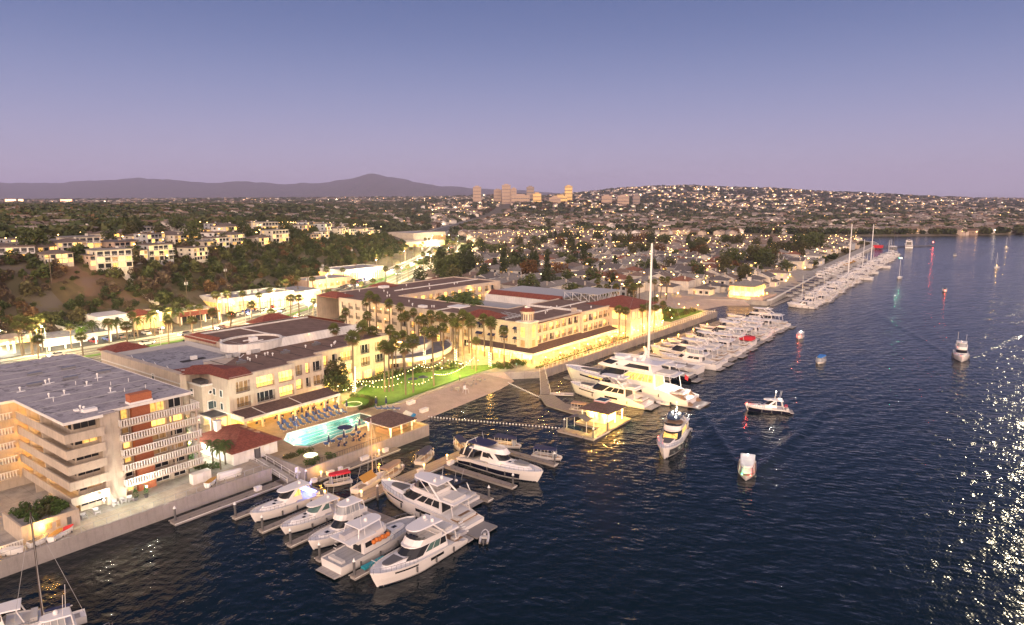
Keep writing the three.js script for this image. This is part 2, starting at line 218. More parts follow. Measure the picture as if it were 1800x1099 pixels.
// ---------- water ----------
const wakes = [ // [a, b, direction of travel, strength, length, width at the stern]
  [129, 41.5, Math.atan2(-3, -10), .55, 80, 1.6], [268, 18.5, Math.atan2(-1.5, -12), .19, 200, 2.4], [136, 59.5, Math.atan2(-4.8, -19), .2, 50, 2.5], [169.5, 51, Math.atan2(7.5, -3.5), .05, 50, 2], [270.4, 70.3, Math.PI, .1, 60, 1.2], [233, 53.8, Math.PI, .08, 50, 1.2], [460, 43, Math.PI, .12, 90, 1.4]];
{
  const grow = (l, from, to, st, k) => { let x = from, s = st; while (x < to) { l.push(x); x += s; s *= k; } };
  const ax = [], bz = []; grow(ax, -600, 20, 60, 1); grow(ax, 20, 470, 1.1, 1); grow(ax, 470, 12000, 2, 1.06); { const t = []; grow(t, 40, 9000, 2, 1.06); bz.push(...t.reverse().map(v => -v)); } grow(bz, -40, 126, 1.1, 1); grow(bz, 126, 2200, 2.5, 1.08);
  const nx = ax.length, nz = bz.length, pos = new Float32Array(nx * nz * 3), uv = new Float32Array(nx * nz * 2), idx = [];
  const hw = (a, b) => {
    const inb = smooth(20, 60, a) * (1 - smooth(430, 470, a)) * smooth(-40, -10, b); if (inb <= 0) return 0;
    const calm = 1 - .75 * smooth(84, 108, b);
    let h = .05 * (noise(a / 7 + b / 22, b / 3.6 - a / 15, 301) - .5) * calm + .03 * (noise(a / 3.1, b / 2.1, 305) - .5) * calm;
    for (const [wa, wb, th, s, len, w] of wakes) { const dx = a - wa, dy = b - wb, x = -(dx * Math.cos(th) + dy * Math.sin(th)), y = Math.abs(-dx * Math.sin(th) + dy * Math.cos(th)); if (x < -6 || x > len) continue; const e = smooth(len, 0, x) * smooth(-6, 2, x), arm = y - (w + Math.max(0, x) * .3), sp = 1.3 + x * .03; h += s * e * (Math.exp(-arm * arm / (sp * sp)) * Math.cos(arm * 2.2 / sp) + .5 * Math.exp(-Math.pow(arm + 3.2 * sp, 2) / (sp * sp)) * Math.cos((arm + 3.2 * sp) * 2.4 / sp)) + (y < w ? s * .3 * e * (noise(a * 1.4, b * 1.4, 311) - .5) * 2 : 0); }
    return h * inb;
  };
  for (let j = 0; j < nz; j++) for (let i = 0; i < nx; i++) { const o = j * nx + i; pos.set([ax[i], hw(ax[i], bz[j]), -bz[j]], o * 3); uv.set([ax[i], bz[j]], o * 2); }
  for (let j = 0; j < nz - 1; j++) for (let i = 0; i < nx - 1; i++) { const o = j * nx + i; idx.push(o, o + 1, o + nx, o + 1, o + nx + 1, o + nx); }
  const g = new THREE.BufferGeometry(); g.setAttribute('position', new THREE.BufferAttribute(pos, 3)); g.setAttribute('uv', new THREE.BufferAttribute(uv, 2)); g.setIndex(idx); g.computeVertexNormals();
  // wind ripples: a fine bump and a coarser normal map whose tiles differ in size
  const N = 512, hgt = new Float32Array(N * N);
  const wv = []; const wr = rng(55); for (let k = 0; k < 80; k++) { const f = 5 + Math.floor(wr() * wr() * 80), th = 1.1 + (wr() - .5) * 2.6; wv.push([Math.round(f * Math.cos(th)), Math.round(f * Math.sin(th)), wr() * 6.283, 1 / Math.pow(f, .85)]); }
  for (let j = 0; j < N; j++) for (let i = 0; i < N; i++) { let h = 0; const u = i / N, v = j / N, wx = .35 * (noise(u * 6, v * 6, 401, 6) - .5), wy = .35 * (noise(u * 6, v * 6, 405, 6) - .5); for (const [fx, fy, ph, am] of wv) h += am * Math.sin(6.283 * (fx * u + fy * v) + ph + (wx * fx + wy * fy) * .35); hgt[j * N + i] = h * (.45 + 1.1 * fbm(u * 5, v * 5, 411, 5, 3)); }
  let lo = 1e9, hi = -1e9; for (const h of hgt) { lo = Math.min(lo, h); hi = Math.max(hi, h); }
  const bump = tex(N, 21, (u, v) => (hgt[Math.floor(v * N) * N + Math.floor(u * N)] - lo) / (hi - lo), { data: true });
  const at = (i, j) => hgt[((j + N) % N) * N + (i + N) % N], nrm = tex(N, 73, (u, v) => { const i = Math.floor(u * N), j = Math.floor(v * N), k = 3.4 / (hi - lo), dx = (at(i + 1, j) - at(i - 1, j)) * k, dy = (at(i, j + 1) - at(i, j - 1)) * k, l = Math.hypot(dx, dy, 1); return [.5 - .5 * dx / l, .5 - .5 * dy / l, .5 + .5 / l]; }, { data: true });
  nrm.rotation = .5;
  struct('bay_water', g, mat([.0015, .009, .014], .16, { ior: 1.33, bumpMap: bump, bumpScale: .19, normalMap: nrm, normalScale: new THREE.Vector2(.2, .2), roughnessMap: tex(256, 310, (u, v) => .55 + .9 * (n2(u, v, 6, 701, 4) - .3), { data: true }) }));
}

// ---------- near ground ----------
const poolEdge = [[81, 122.2], [84, 125.4], [103, 124.2], [103, 120], [98.4, 116], [95, 116.4], [92.6, 115], [89.6, 115.6], [87, 114.4], [84.6, 115], [82, 114.6], [80.4, 117.8]], spaEdge = [...Array(16).keys()].map(i => [106.6 + 2 * Math.cos(i * Math.PI / 8), 130.9 + 2 * Math.sin(i * Math.PI / 8)]);
struct('ground', prism([[-420, 111], [70, 111], [70, 121], [74, 121], [74, 105.2], [106, 105.2], [106, 113], [112, 122.5], [132, 124.5], [150, 126], [154.5, 121.5], [163, 113.6], [298, 113.6], [298, 131], [312, 137], [334, 134], [344, 116], [345, 106.2], [352, 105.6], [514, 120], [514, 470], [470, 425], [395, 372], [322, 326], [230, 264], [178, 236], [142, 224], [110, 221], [-420, 221]], -4, 2.2, [poolEdge, spaEdge]), M.conc);
{
  // beach: slopes from the lawn wall into the water
  const top = [[106, 113], [112, 122.5], [132, 124.5], [150, 126], [154.5, 121.5]], edge = [[106.5, 109.5], [111, 113.4], [128, 114.6], [146, 116], [155, 118.2]], deep = [[107, 104], [113, 106.5], [130, 107], [146, 108], [156.5, 114]], f = [];
  for (let i = 0; i < 4; i++) { const t = (l, k, y) => [l[k][0], y, l[k][1]]; f.push([t(top, i, 2.15), t(top, i + 1, 2.15), t(edge, i + 1, .04), t(edge, i, .04)], [t(edge, i, .04), t(edge, i + 1, .04), t(deep, i + 1, -2.5), t(deep, i, -2.5)]); }
  struct('beach', faces(f), M.sand);
  const c = [[298, 131], [312, 137], [334, 134], [344, 118]], e = [[299, 124], [312, 127], [332, 123.5], [341, 113]], d2 = [[300, 114], [312, 117], [330, 113], [338, 106]], f2 = [];
  for (let i = 0; i < 3; i++) { const t = (l, k, y) => [l[k][0], y, l[k][1]]; f2.push([t(c, i, 2.15), t(c, i + 1, 2.15), t(e, i + 1, .04), t(e, i, .04)], [t(e, i, .04), t(e, i + 1, .04), t(d2, i + 1, -2.5), t(d2, i, -2.5)]); }
  struct('beach', faces(f2), M.sand);
}
struct('sandy_flat', prism([[300, 132], [312, 137.4], [334, 134.4], [343, 119], [347, 126], [338, 150], [306, 150]], 2.1, 2.23), M.sand);
// quay along the far marina
const quay = [[514, 120], [741, 138], [860, 147], [900, 158], [930, 186]];
struct('quay', prism([...quay, ...quay.slice().reverse().map(([a, b]) => [a - 2, b + 9])], -4, 2.3), M.conc);
struct('quay_parapet', [[345, 106.2], [352, 105.6], [514, 120], ...quay.slice(1)].map((p, i, l) => i ? faces([[[l[i - 1][0], 2.2, l[i - 1][1] - .05], [p[0], 2.2, p[1] - .05], [p[0], 3.0, p[1] - .05], [l[i - 1][0], 3.0, l[i - 1][1] - .05]], [[l[i - 1][0], 3.0, l[i - 1][1] - .05], [p[0], 3.0, p[1] - .05], [p[0], 3.0, p[1] + .3], [l[i - 1][0], 3.0, l[i - 1][1] + .3]], [[l[i - 1][0], 2.2, l[i - 1][1] + .3], [p[0], 2.2, p[1] + .3], [p[0], 3.0, p[1] + .3], [l[i - 1][0], 3.0, l[i - 1][1] + .3]]]) : null).filter(Boolean), M.trimWhite);
struct('seawall', [bx(-420, 70, -4, 2.5, 110.6, 111), bx(70, 70.35, -4, 2.5, 110.6, 121), bx(74, 106, -4, 2.55, 104.85, 105.2), bx(73.65, 74, -4, 2.55, 104.85, 121), bx(106, 106.35, -4, 2.5, 104.85, 113), bx(163, 298.3, -4, 2.5, 113.25, 113.6), bx(298, 298.35, -4, 2.5, 113.6, 131)], M.seawall);
struct('seawall_ribs', Array.from({ length: 45 }, (_, i) => bx(164 + i * 3, 164.45 + i * 3, -3, 2.45, 113.02, 113.25)), M.seawall);
// road with kerbs, centre island and painted lines
function ribbon(o0, o1, y0, y1, from = 0, to = road.length - 1) {
  const P = []; for (let i = from; i <= to; i++) { const p = road[Math.max(0, i - 1)], q = road[Math.min(road.length - 1, i + 1)], l = Math.hypot(q[0] - p[0], q[1] - p[1]), nx = -(q[1] - p[1]) / l, ny = (q[0] - p[0]) / l; P.push([road[i][0] + nx * o0, road[i][1] + ny * o0, road[i][0] + nx * o1, road[i][1] + ny * o1]); }
  const f = []; for (let i = 1; i < P.length; i++) { const [a, b, c, d] = P[i - 1], [e, g, h, k] = P[i]; f.push([[a, y1, b], [e, y1, g], [h, y1, k], [c, y1, d]], [[a, y0, b], [e, y0, g], [e, y1, g], [a, y1, b]], [[c, y0, d], [h, y0, k], [h, y1, k], [c, y1, d]]); } return faces(f);
}
struct('highway', ribbon(-13, 13, 2, 2.28), M.road);
struct('kerb', [ribbon(-16.2, -13, 2, 2.42), ribbon(13, 16, 2, 2.42)], M.kerb);
struct('centre_island', ribbon(-1.1, 1.1, 2, 2.43, 0, 12), M.grass);
{ const f = []; for (const o of [-9.4, -5.4, 5.4, 9.4]) f.push(ribbon(o - .12, o + .12, 2.27, 2.286, 0, 11)); struct('lane_marking', f, M.paint); }
struct('parking_lot', prism([[-300, 257.5], [140, 258], [176, 275], [226, 303], [316, 362], [300, 392], [210, 330], [160, 300], [130, 285], [-300, 283]], 1.8, 2.3), M.asphalt);
struct('forecourt', prism([[20, 190], [72, 190], [72, 222], [20, 222]], 2, 2.26), M.asphalt);
struct('driveway', prism([[88, 192], [165, 192], [170, 222], [150, 226], [88, 222]], 2, 2.25), M.asphalt);
struct('lawn', prism([[105.5, 134], [112, 137], [120, 142], [134, 143.5], [141, 139], [152, 136], [160, 130], [158.5, 127], [150, 127.2], [132, 125.6], [113, 124], [107.5, 126], [106, 130]], 2.1, 2.34), M.grass);
struct('lawn_path', prism([[107.3, 125.4], [113, 123.2], [132, 124.9], [150, 126.4], [150, 125.5], [132, 124], [112, 122.2], [106.2, 124.8]], 2, 2.36), M.concWarm);
struct('promenade', prism([[163.4, 113.65], [297.9, 113.65], [297.9, 117.5], [241, 117.5], [241, 115.8], [222, 115.8], [222, 119], [163.4, 119]], 2.1, 2.26), M.concWarm);
struct('seawalk', prism([[20, 111.05], [70, 111.05], [70, 117], [61, 117], [20, 113.8]], 2.1, 2.24), M.concWarm);
struct('green_park', prism([[262, 119], [297.5, 119], [297.5, 130], [280, 150], [262, 150]], 2.1, 2.3), M.grass);
// ---------- buildings near the water ----------
// a wall with real openings: rows of [y0, y1, [[u0, u1, kind], ...]] in a slab of depth d; kinds: hot, lit, dim, dark
const PANE = { hot: M.winHot, lit: M.winLit, dim: M.winDim, dark: M.glassDark, blue: M.glassBlue };
function openings(T0, axis, at, u0, u1, y0, y1, rows, o = {}) {
  const { d = .9, m = M.hotel, rail = true, frame = true, wall = 'wall', dir = 1 } = o, B = (p, q, r, s, e, f) => axis === 'b' ? bx(p, q, r, s, at + e * dir, at + f * dir) : bx(at + e * dir, at + f * dir, r, s, p, q), w = [];
  let y = y0; rows = rows.slice().sort((p, q) => p[0] - q[0]);
  for (const [a, b, ops] of rows) {
    if (a > y + .01) w.push(B(u0, u1, y, a, 0, d)); let u = u0;
    for (const [p, q] of ops.slice().sort((g, h) => g[0] - h[0])) { if (p > u + .01) w.push(B(u, p, a, b, 0, d)); u = q; }
    if (u1 > u + .01) w.push(B(u, u1, a, b, 0, d)); y = b;
  }
  if (y1 > y + .01) w.push(B(u0, u1, y, y1, 0, d));
  part(T0, wall, w, m);
  for (const [a, b, ops] of rows) for (const [p, q, k] of ops) {
    const pane = part(T0, 'window', B(p, q, a, b, d - .06, d), PANE[k] || M.glassDark);
    if (frame) { const n = Math.max(1, Math.round((q - p) / 1.1)), f = [B(p, q, a, a + .09, d - .13, d - .065), B(p, q, b - .09, b, d - .13, d - .065)]; for (let i = 0; i <= n; i++) { const c = Math.min(q - .04, Math.max(p + .04, p + (q - p) * i / n)); f.push(B(c - .04, c + .04, a + .09, b - .09, d - .13, d - .065)); } part(pane, 'frame', f, M.white); }
    if (rail) { const f = [B(p, q, a + .98, a + 1.05, .12, .18)]; for (let c = p + .12; c < q; c += .16) f.push(B(c - .02, c + .02, a, a + .98, .13, .17)); part(T0, 'railing', f, M.rail); }
  }
}
function lampOn(T0, a, y, b, c, cd, r = .16, g = 14, nm = 'lamp') { const o = part(T0, nm, ball(a, y, b, r, 10), glow(c, g)); lampLight(a, y, b, c, cd, r); return o; }
function parapet(a0, a1, b0, b1, y0, y1, t = .3) { return [bx(a0, a1, y0, y1, b0, b0 + t), bx(a0, a1, y0, y1, b1 - t, b1), bx(a0, a0 + t, y0, y1, b0 + t, b1 - t), bx(a1 - t, a1, y0, y1, b0 + t, b1 - t)]; }
const G0 = 2.2;

// --- apartment block ---
{
  const A = thing('apartment_building', 'six storey beige apartment block with grey flat roof and white slatted balconies', 'building', [46, G0, 130], { abs: true }), fh = 2.57, top = 17.6, fl = k => G0 + k * fh;
  part(A, 'core', [bx(47.6, 59.8, G0, top, 121.3, 170), bx(41.2, 47.6, G0, top, 119.4, 170), bx(-30, 41.2, G0, top, 139.8, 170)], M.apt);
  part(A, 'wall', [bx(44.9, 47.9, G0, top, 118.3, 121.3), bx(59.8, 60.0, G0, top, 120.7, 170)], M.apt);
  const rf = part(A, 'roof', prism([[-30, 138.2], [39.4, 138.2], [39.4, 117.3], [45, 117.3], [45, 118.0], [47.2, 118.0], [47.2, 118.9], [60.6, 118.9], [60.6, 170.6], [-30, 170.6]], top, top + .28), M.aptRoof);
  part(A, 'fascia', [bx(39.3, 45.05, top - .12, top + .34, 117.2, 117.3), bx(39.3, 39.4, top - .12, top + .34, 117.3, 138.2), bx(-30, 39.4, top - .12, top + .34, 138.1, 138.2), bx(45.05, 60.7, top - .12, top + .34, 118.8, 118.9), bx(60.6, 60.7, top - .12, top + .34, 118.9, 170.6)], M.trimWhite);
  const vr = rng(3); for (let i = 0; i < 26; i++) { const a = 8 + vr() * 50, b = (a < 40 ? 141 : 122) + vr() * 28, y = top + .28; part(rf, 'vent', [cyl(a, b, y, y + .45, .1), ball(a, y + .6, b, .22), bx(a - .7, a + .6, y, y + .06, b - .9, b - .4)], M.white); }
  for (let i = 0; i < 8; i++) { const a = 42 + vr() * 17, b = 121 + vr() * 20; part(rf, 'pipe', cyl(a, b, top + .28, top + 1.0, .05), M.white); }
  for (let i = 0; i < 9; i++) part(rf, 'roof_seam', bx(40.2, 60.2, top + .28, top + .33, 124 + i * 5.1, 124.22 + i * 5.1), M.lgrey); for (let i = 0; i < 5; i++) part(rf, 'duct', [bx(44 + i * 3, 46.4 + i * 3, top + .33, top + .75, 146 + (i % 2) * 9, 146.9 + (i % 2) * 9)], M.metal);
  part(rf, 'skylight', [bx(43.6, 45.6, top + .28, top + .75, 120.5, 121.7)], M.white); part(rf, 'vent', [bx(43, 43.6, top + .28, top + .55, 122.5, 123.3)], M.white);
  part(rf, 'chimney', bx(50.2, 53.8, top + .28, top + 1.9, 119.3, 120.9), M.brick); part(rf, 'chimney_base', bx(50.1, 53.9, top + .28, top + .62, 119.2, 121), M.white);
  part(A, 'brick_panel', bx(50.6, 53.6, G0, top, 119.9, 121.3), M.brick, 'red brick panel rising between the balconies');
  // front wall of the right bay, with glazed doors behind the balconies
  const kinds = [['dark', 'lit', 'dark'], ['dark', 'dark', 'dark'], ['lit', 'lit', 'dim'], ['dim', 'hot', 'dim'], ['dark', 'dim', 'hot'], ['dark', 'lit', 'lit']];
  for (let k = 0; k < 6; k++) {
    const y = fl(k), K = kinds[k];
    openings(A, 'b', 120.7, 47.9, 50.6, y, y + fh, [[y + .1, y + 2.25, [[48.1, 48.7, K[0]], [49.1, 50.4, K[1]]]]], { d: .6, m: M.apt, rail: false });
    openings(A, 'b', 120.7, 53.6, 60, y, y + fh, [[y + .1, y + 2.25, [[54.0, 56.6, K[2]], [57.2, 59.6, k % 2 ? 'dark' : K[2]]]]], { d: .6, m: M.apt, rail: false });
    if (!k) continue;
    const bal = part(A, 'balcony', bx(47.6, 61.2, y - .28, y, 117.5, 120.68), M.apt), sl = [];
    part(bal, 'balustrade_rail', [bx(47.6, 61.2, y + .95, y + 1.08, 117.5, 117.66), bx(61.04, 61.2, y + .95, y + 1.08, 117.66, 120.7), bx(47.6, 47.76, y + .95, y + 1.08, 117.66, 120.7)], M.trimWhite);
    for (let a = 47.8; a < 61.2; a += .44) sl.push(bx(a - .09, a + .09, y, y + .95, 117.52, 117.64)); for (let b = 117.9; b < 120.6; b += .44) sl.push(bx(61.06, 61.18, y, y + .95, b - .075, b + .075), bx(47.62, 47.74, y, y + .95, b - .075, b + .075));
    part(bal, 'balusters', sl, M.trimWhite); if (k < 5) parts(A, 'post', [bx(56.75, 57.05, y, y + fh - .28, 119, 119.3), bx(60.6, 60.9, y, y + fh - .28, 118, 118.3)], M.apt);
  }
  // corner bay: deep bands and ribbon windows, round onto the side
  for (let k = 0; k < 6; k++) {
    const y = fl(k);
    if (k) part(A, 'band', [bx(39.3, 45.0, y - .55, y + .85, 117.2, 117.5), bx(39.3, 39.6, y - .55, y + .85, 117.5, 138.2), bx(39.6, 45, y - .2, y, 117.5, 119.4), bx(39.6, 41.2, y - .2, y, 119.4, 138.2)], M.apt);
    const L = ['dark', 'dim', 'dark', 'dark', 'lit', 'dark'][k]; let i = 0;
    for (let a = 41.4; a < 44.6; a += 1.1) part(A, 'window', bx(a, a + 1.02, y + .85, y + 2.0, 119.3, 119.36), PANE[i++ % 3 ? L : 'dark']);
    for (let b = 119.6; b < 127; b += 1.25) part(A, 'window', bx(41.14, 41.2, y + .85, y + 2.0, b, b + 1.15), PANE[k < 1 || (i++ % 4) ? 'dark' : 'dim']);
    parts(A, 'partition', [bx(39.62, 41.2, y, y + fh - .2, 127.6, 127.8), bx(39.62, 41.2, y, y + fh - .2, 133.4, 133.6)], M.apt);
    if (k) { lampOn(A, 40.4, y + 2.0, 136.8, AMBER, 13, .14, 30, 'soffit_lamp'); lampOn(A, 40.5, y + 1.6, 130.4, WARM, 7, .12, 34, 'soffit_lamp'); }
    part(A, 'door', bx(41.1, 41.2, y + .05, y + 2.1, 131.4, 132.4), M.tan);
    if (k < 2) for (const b of [121.5, 125]) lampOn(A, 40.5, y + 2.05, b, WARM, 7, .1, 24, 'soffit_lamp');
  }
  // the wing set back at the left
  for (let k = 0; k < 6; k++) {
    const y = fl(k); let ops = []; for (let a = -28, i = 0; a < 36; a += 3.4, i++) ops.push([a, a + 2.5, pick(['dark', 'dark', 'dim', 'lit', 'dark'])]);
    openings(A, 'b', 139, -30, 41.2, y, y + fh, [[y + .1, y + 2.2, ops]], { d: .8, m: M.apt, rail: false });
    if (!k) continue; const bal = part(A, 'balcony', bx(12, 38.6, y - .25, y, 137.2, 139), M.apt), sl = []; for (let a = 12.2; a < 38.6; a += .44) sl.push(bx(a - .09, a + .09, y, y + .95, 137.22, 137.34)); part(bal, 'balustrade_rail', bx(12, 38.6, y + .95, y + 1.08, 137.2, 137.36), M.trimWhite); part(bal, 'balusters', sl, M.trimWhite);
  }
  // ground floor terrace block with planted roof
  part(A, 'terrace_wall', [bx(31.5, 39.2, G0, G0 + 2.7, 114.2, 114.5), bx(31.5, 31.8, G0, G0 + 2.7, 114.5, 122), bx(38.9, 39.2, G0, G0 + 2.7, 114.5, 117.2)], M.apt); part(A, 'terrace_roof', bx(31.8, 38.9, G0 + 2.2, G0 + 2.4, 114.5, 122), M.conc);
  for (const [a, w] of [[34.5, .9], [36, .5]]) part(A, 'window', bx(a, a + w, G0 + 1, G0 + 2, 114.12, 114.2), PANE.dim); part(A, 'door', bx(37.4, 38, G0, G0 + 1.95, 114.1, 114.2), M.dgrey);
  lampOn(A, 34, G0 + 2.15, 113.9, WARM, 30, .12, 40); for (const a of [43.3, 50]) { part(A, 'lamp_bracket', bar([a, G0 + 2.3, 117.3], [a, G0 + 2.45, 115.6], .05), M.dgrey); lampOn(A, a, G0 + 2.3, 115.5, WHITE, 30, .12, 40); }
  const fr = [bx(20, 31.5, G0 + .9, G0 + 1.05, 113.6, 113.75)]; for (let a = 20.1; a < 31.5; a += .34) fr.push(bx(a - .08, a + .08, G0, G0 + .9, 113.62, 113.74)); part(A, 'patio_fence', fr, M.trimWhite); lampOn(A, 28, G0 + .8, 113.2, AMBER, 3, .08, 24);
}

// --- hotel, near wing ---
const Y13 = 13;
{
  const H = thing('hotel_wing', 'cream three storey hotel wing behind the pool with lit rooms and brown flat roof', 'hotel', [105, G0, 150], { abs: true });
  const blocks = [[79, 84.5, 138.2], [84.5, 96, 138.5], [96, 106, 141], [106, 119, 144], [119, 133, 147]];
  part(H, 'core', [bx(79, 84.5, G0, Y13, 139.4, 151), ...blocks.slice(1).map(([a, c, f]) => bx(a, c, G0, Y13, f + .9, 159))], M.hotel);
  const W1 = {
    0: [['dim', 80.4, 83.8]], 1: [['hot', 85.6, 90.2], ['hot', 91.4, 95.4]], 2: [['dim', 96.8, 99.6], ['hot', 100.6, 101.9], ['dark', 102.8, 105.4]], 3: [['hot', 107, 109.6], ['dark', 111, 112.6], ['lit', 113.8, 117.6]], 4: [['dim', 120, 121.6], ['dark', 123, 126.2], ['dim', 128.2, 131.8]]
  }, W0 = { 0: ['dim'], 1: ['dark', 'hot'], 2: ['hot', 'dark', 'dim'], 3: ['dark', 'dark', 'hot'], 4: ['dark', 'dim', 'dark'] };
  blocks.forEach(([a, c, f], i) => openings(H, 'b', f, a, c, 5.6, Y13 + .5, [[9.6, 12.2, W1[i].map(([k, p, q]) => [p, q, k])], [6.1, 8.6, W1[i].map(([k, p, q], j) => [p, q, W0[i][j]])]], { d: .9 }));
  part(H, 'base_wall', [bx(79, 96, G0, 5.6, 138.3, 138.5), bx(96, 106, G0, 5.6, 141, 141.9), bx(106, 119, G0, 5.6, 144, 144.9), bx(119, 133, G0, 5.6, 147, 147.9)], M.hotel);
  for (const [p, q, f, k] of [[120, 123, 147, 'hot'], [124, 126.5, 147, 'hot'], [128, 131, 147, 'lit'], [107, 110, 144, 'hot'], [112, 117, 144, 'lit'], [97, 101, 141, 'hot'], [102, 105, 141, 'lit']]) part(H, 'window', bx(p, q, 2.5, 4.9, f - .08, f - .02), PANE[k]);
  part(H, 'side_wall', [bx(133, 133.3, G0, Y13 + .5, 147, 160), bx(78.7, 79, G0, Y13 + .2, 138.2, 145.2), bx(75.4, 79, G0, Y13, 151, 151.4), bx(74, 75.4, G0, Y13 + .5, 150, 190)], M.hotelSide);
  part(H, 'side_trim', [bx(73.86, 74, 11.2, 11.45, 150, 190), bx(78.56, 78.7, 5.3, 5.55, 138.2, 145.2)], M.trimWhite);
  // roofs at several levels
  part(H, 'brown_roof', [prism([[84.5, 138.9], [96, 138.9], [96, 141.4], [106, 141.4], [106, 144.4], [119, 144.4], [119, 147.4], [133, 147.4], [133, 159.4], [94.5, 159.4], [84.5, 151]], Y13 - .05, Y13 + .1)], M.roofBrown);
  part(H, 'grey_roof', [bx(75.4, 94.5, 12.0, 12.15, 151.4, 186)], M.roofGrey);
  part(H, 'tar_roof', [bx(94.5, 100, 12.3, 12.45, 159.4, 172)], M.roofBrown);
  part(H, 'light_well', [bx(83, 89, 12.16, 12.3, 166, 167.6)], M.rubber); part(H, 'roof_unit', [bx(85.5, 86.9, 12.3, 13.2, 166.3, 167.3), bx(95.5, 96.3, Y13 + .1, Y13 + .9, 157.5, 158.3)], M.white);
  part(H, 'parapet', [bx(75.4, 75.7, 12.15, 13.3, 151.4, 190), bx(75.7, 94.5, 12.15, 13.2, 185.7, 186), bx(94.2, 94.5, 12.15, 13.4, 160, 186), bx(84.5, 94.5, 13.1, 13.5, 159.1, 159.4)], M.lgrey);
  part(H, 'truss', [bar([76.5, 12.3, 152], [84, 12.3, 152], .12), bar([76.5, 13.6, 152.6], [77, 12.2, 160], .1), bar([90, 12.3, 152.6], [94, 13.8, 159], .1), bar([88, 12.3, 153], [94, 13.5, 157], .1), ...[0, 1, 2, 3, 4].map(i => bar([76.6, 12.2, 153 + i * 6], [76.6, 13.3, 155 + i * 6], .09))], M.white);
  const tr = part(H, 'tile_roof', [faces([[[78.4, Y13 + .3, 137.8], [84.6, Y13 + .3, 137.8], [84.6, Y13 + 1.5, 141.5], [80.5, Y13 + 1.5, 143]], [[78.4, Y13 + .3, 137.8], [80.5, Y13 + 1.5, 143], [80.5, Y13 + 1.5, 150], [78.4, Y13 + .3, 146]], [[80.5, Y13 + 1.5, 143], [84.6, Y13 + 1.5, 141.5], [86, Y13 + .6, 147], [84, Y13 + .6, 151.5], [80.5, Y13 + 1.5, 150]], [[78.4, Y13 + .3, 146], [80.5, Y13 + 1.5, 150], [78, Y13 + 1.5, 152], [73.8, Y13 + .3, 150.5]], [[73.8, Y13 + .3, 150.5], [78, Y13 + 1.5, 152], [84, Y13 + .6, 153], [75.6, Y13 + .2, 157]]])], M.tile);
  part(H, 'tile_roof', hip(75.5, 84, 187, 194, 13.2, 1.6, .6), M.tile); part(H, 'back_block', bx(75.5, 84, G0, 13.1, 187, 194), M.hotelSide);
  // raised rear block, mansard tiles to the street
  part(H, 'rear_block', [bx(96, 135, G0, 14.4, 161, 190)], M.hotelSide); part(H, 'rear_roof', [bx(97.2, 133.8, 14.4, 14.55, 162.2, 185)], M.roofBrown);
  part(H, 'rear_parapet', [bx(96, 135, 14.4, 15.1, 160.9, 161.3), bx(110, 110.3, 14.55, 14.8, 162.2, 185), bx(97, 97.2, 14.4, 14.9, 162.2, 185), bx(97.2, 133.8, 14.4, 15.0, 184.9, 185.1)], M.trimWhite);
  part(H, 'tile_roof', [faces([[[95.5, 13.8, 190.8], [135.5, 13.8, 190.8], [133.8, 15.3, 185], [97.2, 15.3, 185]], [[135.5, 13.8, 190.8], [135.5, 13.8, 167], [133.8, 15.3, 168.5], [133.8, 15.3, 185]], [[95.5, 13.8, 190.8], [97.2, 15.3, 185], [97.2, 15.3, 173], [95.5, 13.8, 173]]]), hip(121, 133, 190.8, 198, 13.6, 2.2, .6)], M.tile); part(H, 'entrance_block', bx(121, 133, G0, 13.5, 190.9, 198), M.hotelSide);
  part(H, 'sloped_wall', faces([[[100.5, 13.1, 159.4], [135, 13.1, 159.6], [135, 15.1, 160.9], [100.5, 15.1, 160.9]]]), M.trimWhite); lampOn(H, 116, 14.9, 160.2, AMBER, 3, .12, 10);
  { const e = (r, y0, y1, n = 40) => { const s = new THREE.Shape(); s.absellipse(101, 164.5, 8.2 * r, 6.6 * r, 0, Math.PI * 2); return s; }; const ring = e(1); ring.holes.push(e(.94)); const g = new THREE.ExtrudeGeometry(ring, { depth: 2.1, bevelEnabled: false, curveSegments: 28 }); g.rotateX(-Math.PI / 2); g.translate(0, 13.3, 0); part(H, 'oval_parapet', g, M.trimWhite); const g2 = new THREE.ExtrudeGeometry(e(.94), { depth: .2, bevelEnabled: false, curveSegments: 28 }); g2.rotateX(-Math.PI / 2); g2.translate(0, 14.7, 0); part(H, 'oval_roof', g2, M.roofBrown); part(H, 'roof_unit', [bx(99.2, 103.4, 14.9, 15.15, 165.4, 165.7), bx(99.2, 103.4, 14.9, 15.15, 162.8, 163.1), bx(100.4, 102.2, 14.9, 15.9, 163.4, 165)], M.white); }
  const vr = rng(9); for (let i = 0; i < 12; i++) { const a = 86 + vr() * 44, b = 145 + (a > 119 ? 4 : 0) + vr() * 9; part(H, 'vent', [cyl(a, b, Y13 + .1, Y13 + .5, .12), ball(a, Y13 + .65, b, .26)], M.white); }
  for (let i = 0; i < 8; i++) part(H, 'roof_seam', bx(86 + i * 5.6, 86.2 + i * 5.6, Y13 + .1, Y13 + .15, i > 5 ? 148 : 145, 158.8), M.rubber); for (const [a, b] of [[88, 150], [101, 151], [112, 153], [124, 154]]) part(H, 'duct', [bx(a, a + 2.4, Y13 + .1, Y13 + .7, b, b + .8), bx(a + .8, a + 1.6, Y13 + .7, Y13 + 1.1, b, b + .8)], M.metal);
  for (const a of [90, 92, 97, 98]) part(H, 'roof_unit', bx(a, a + 1.1, 13.1, 14, 157.7, 158.6), M.lgrey);
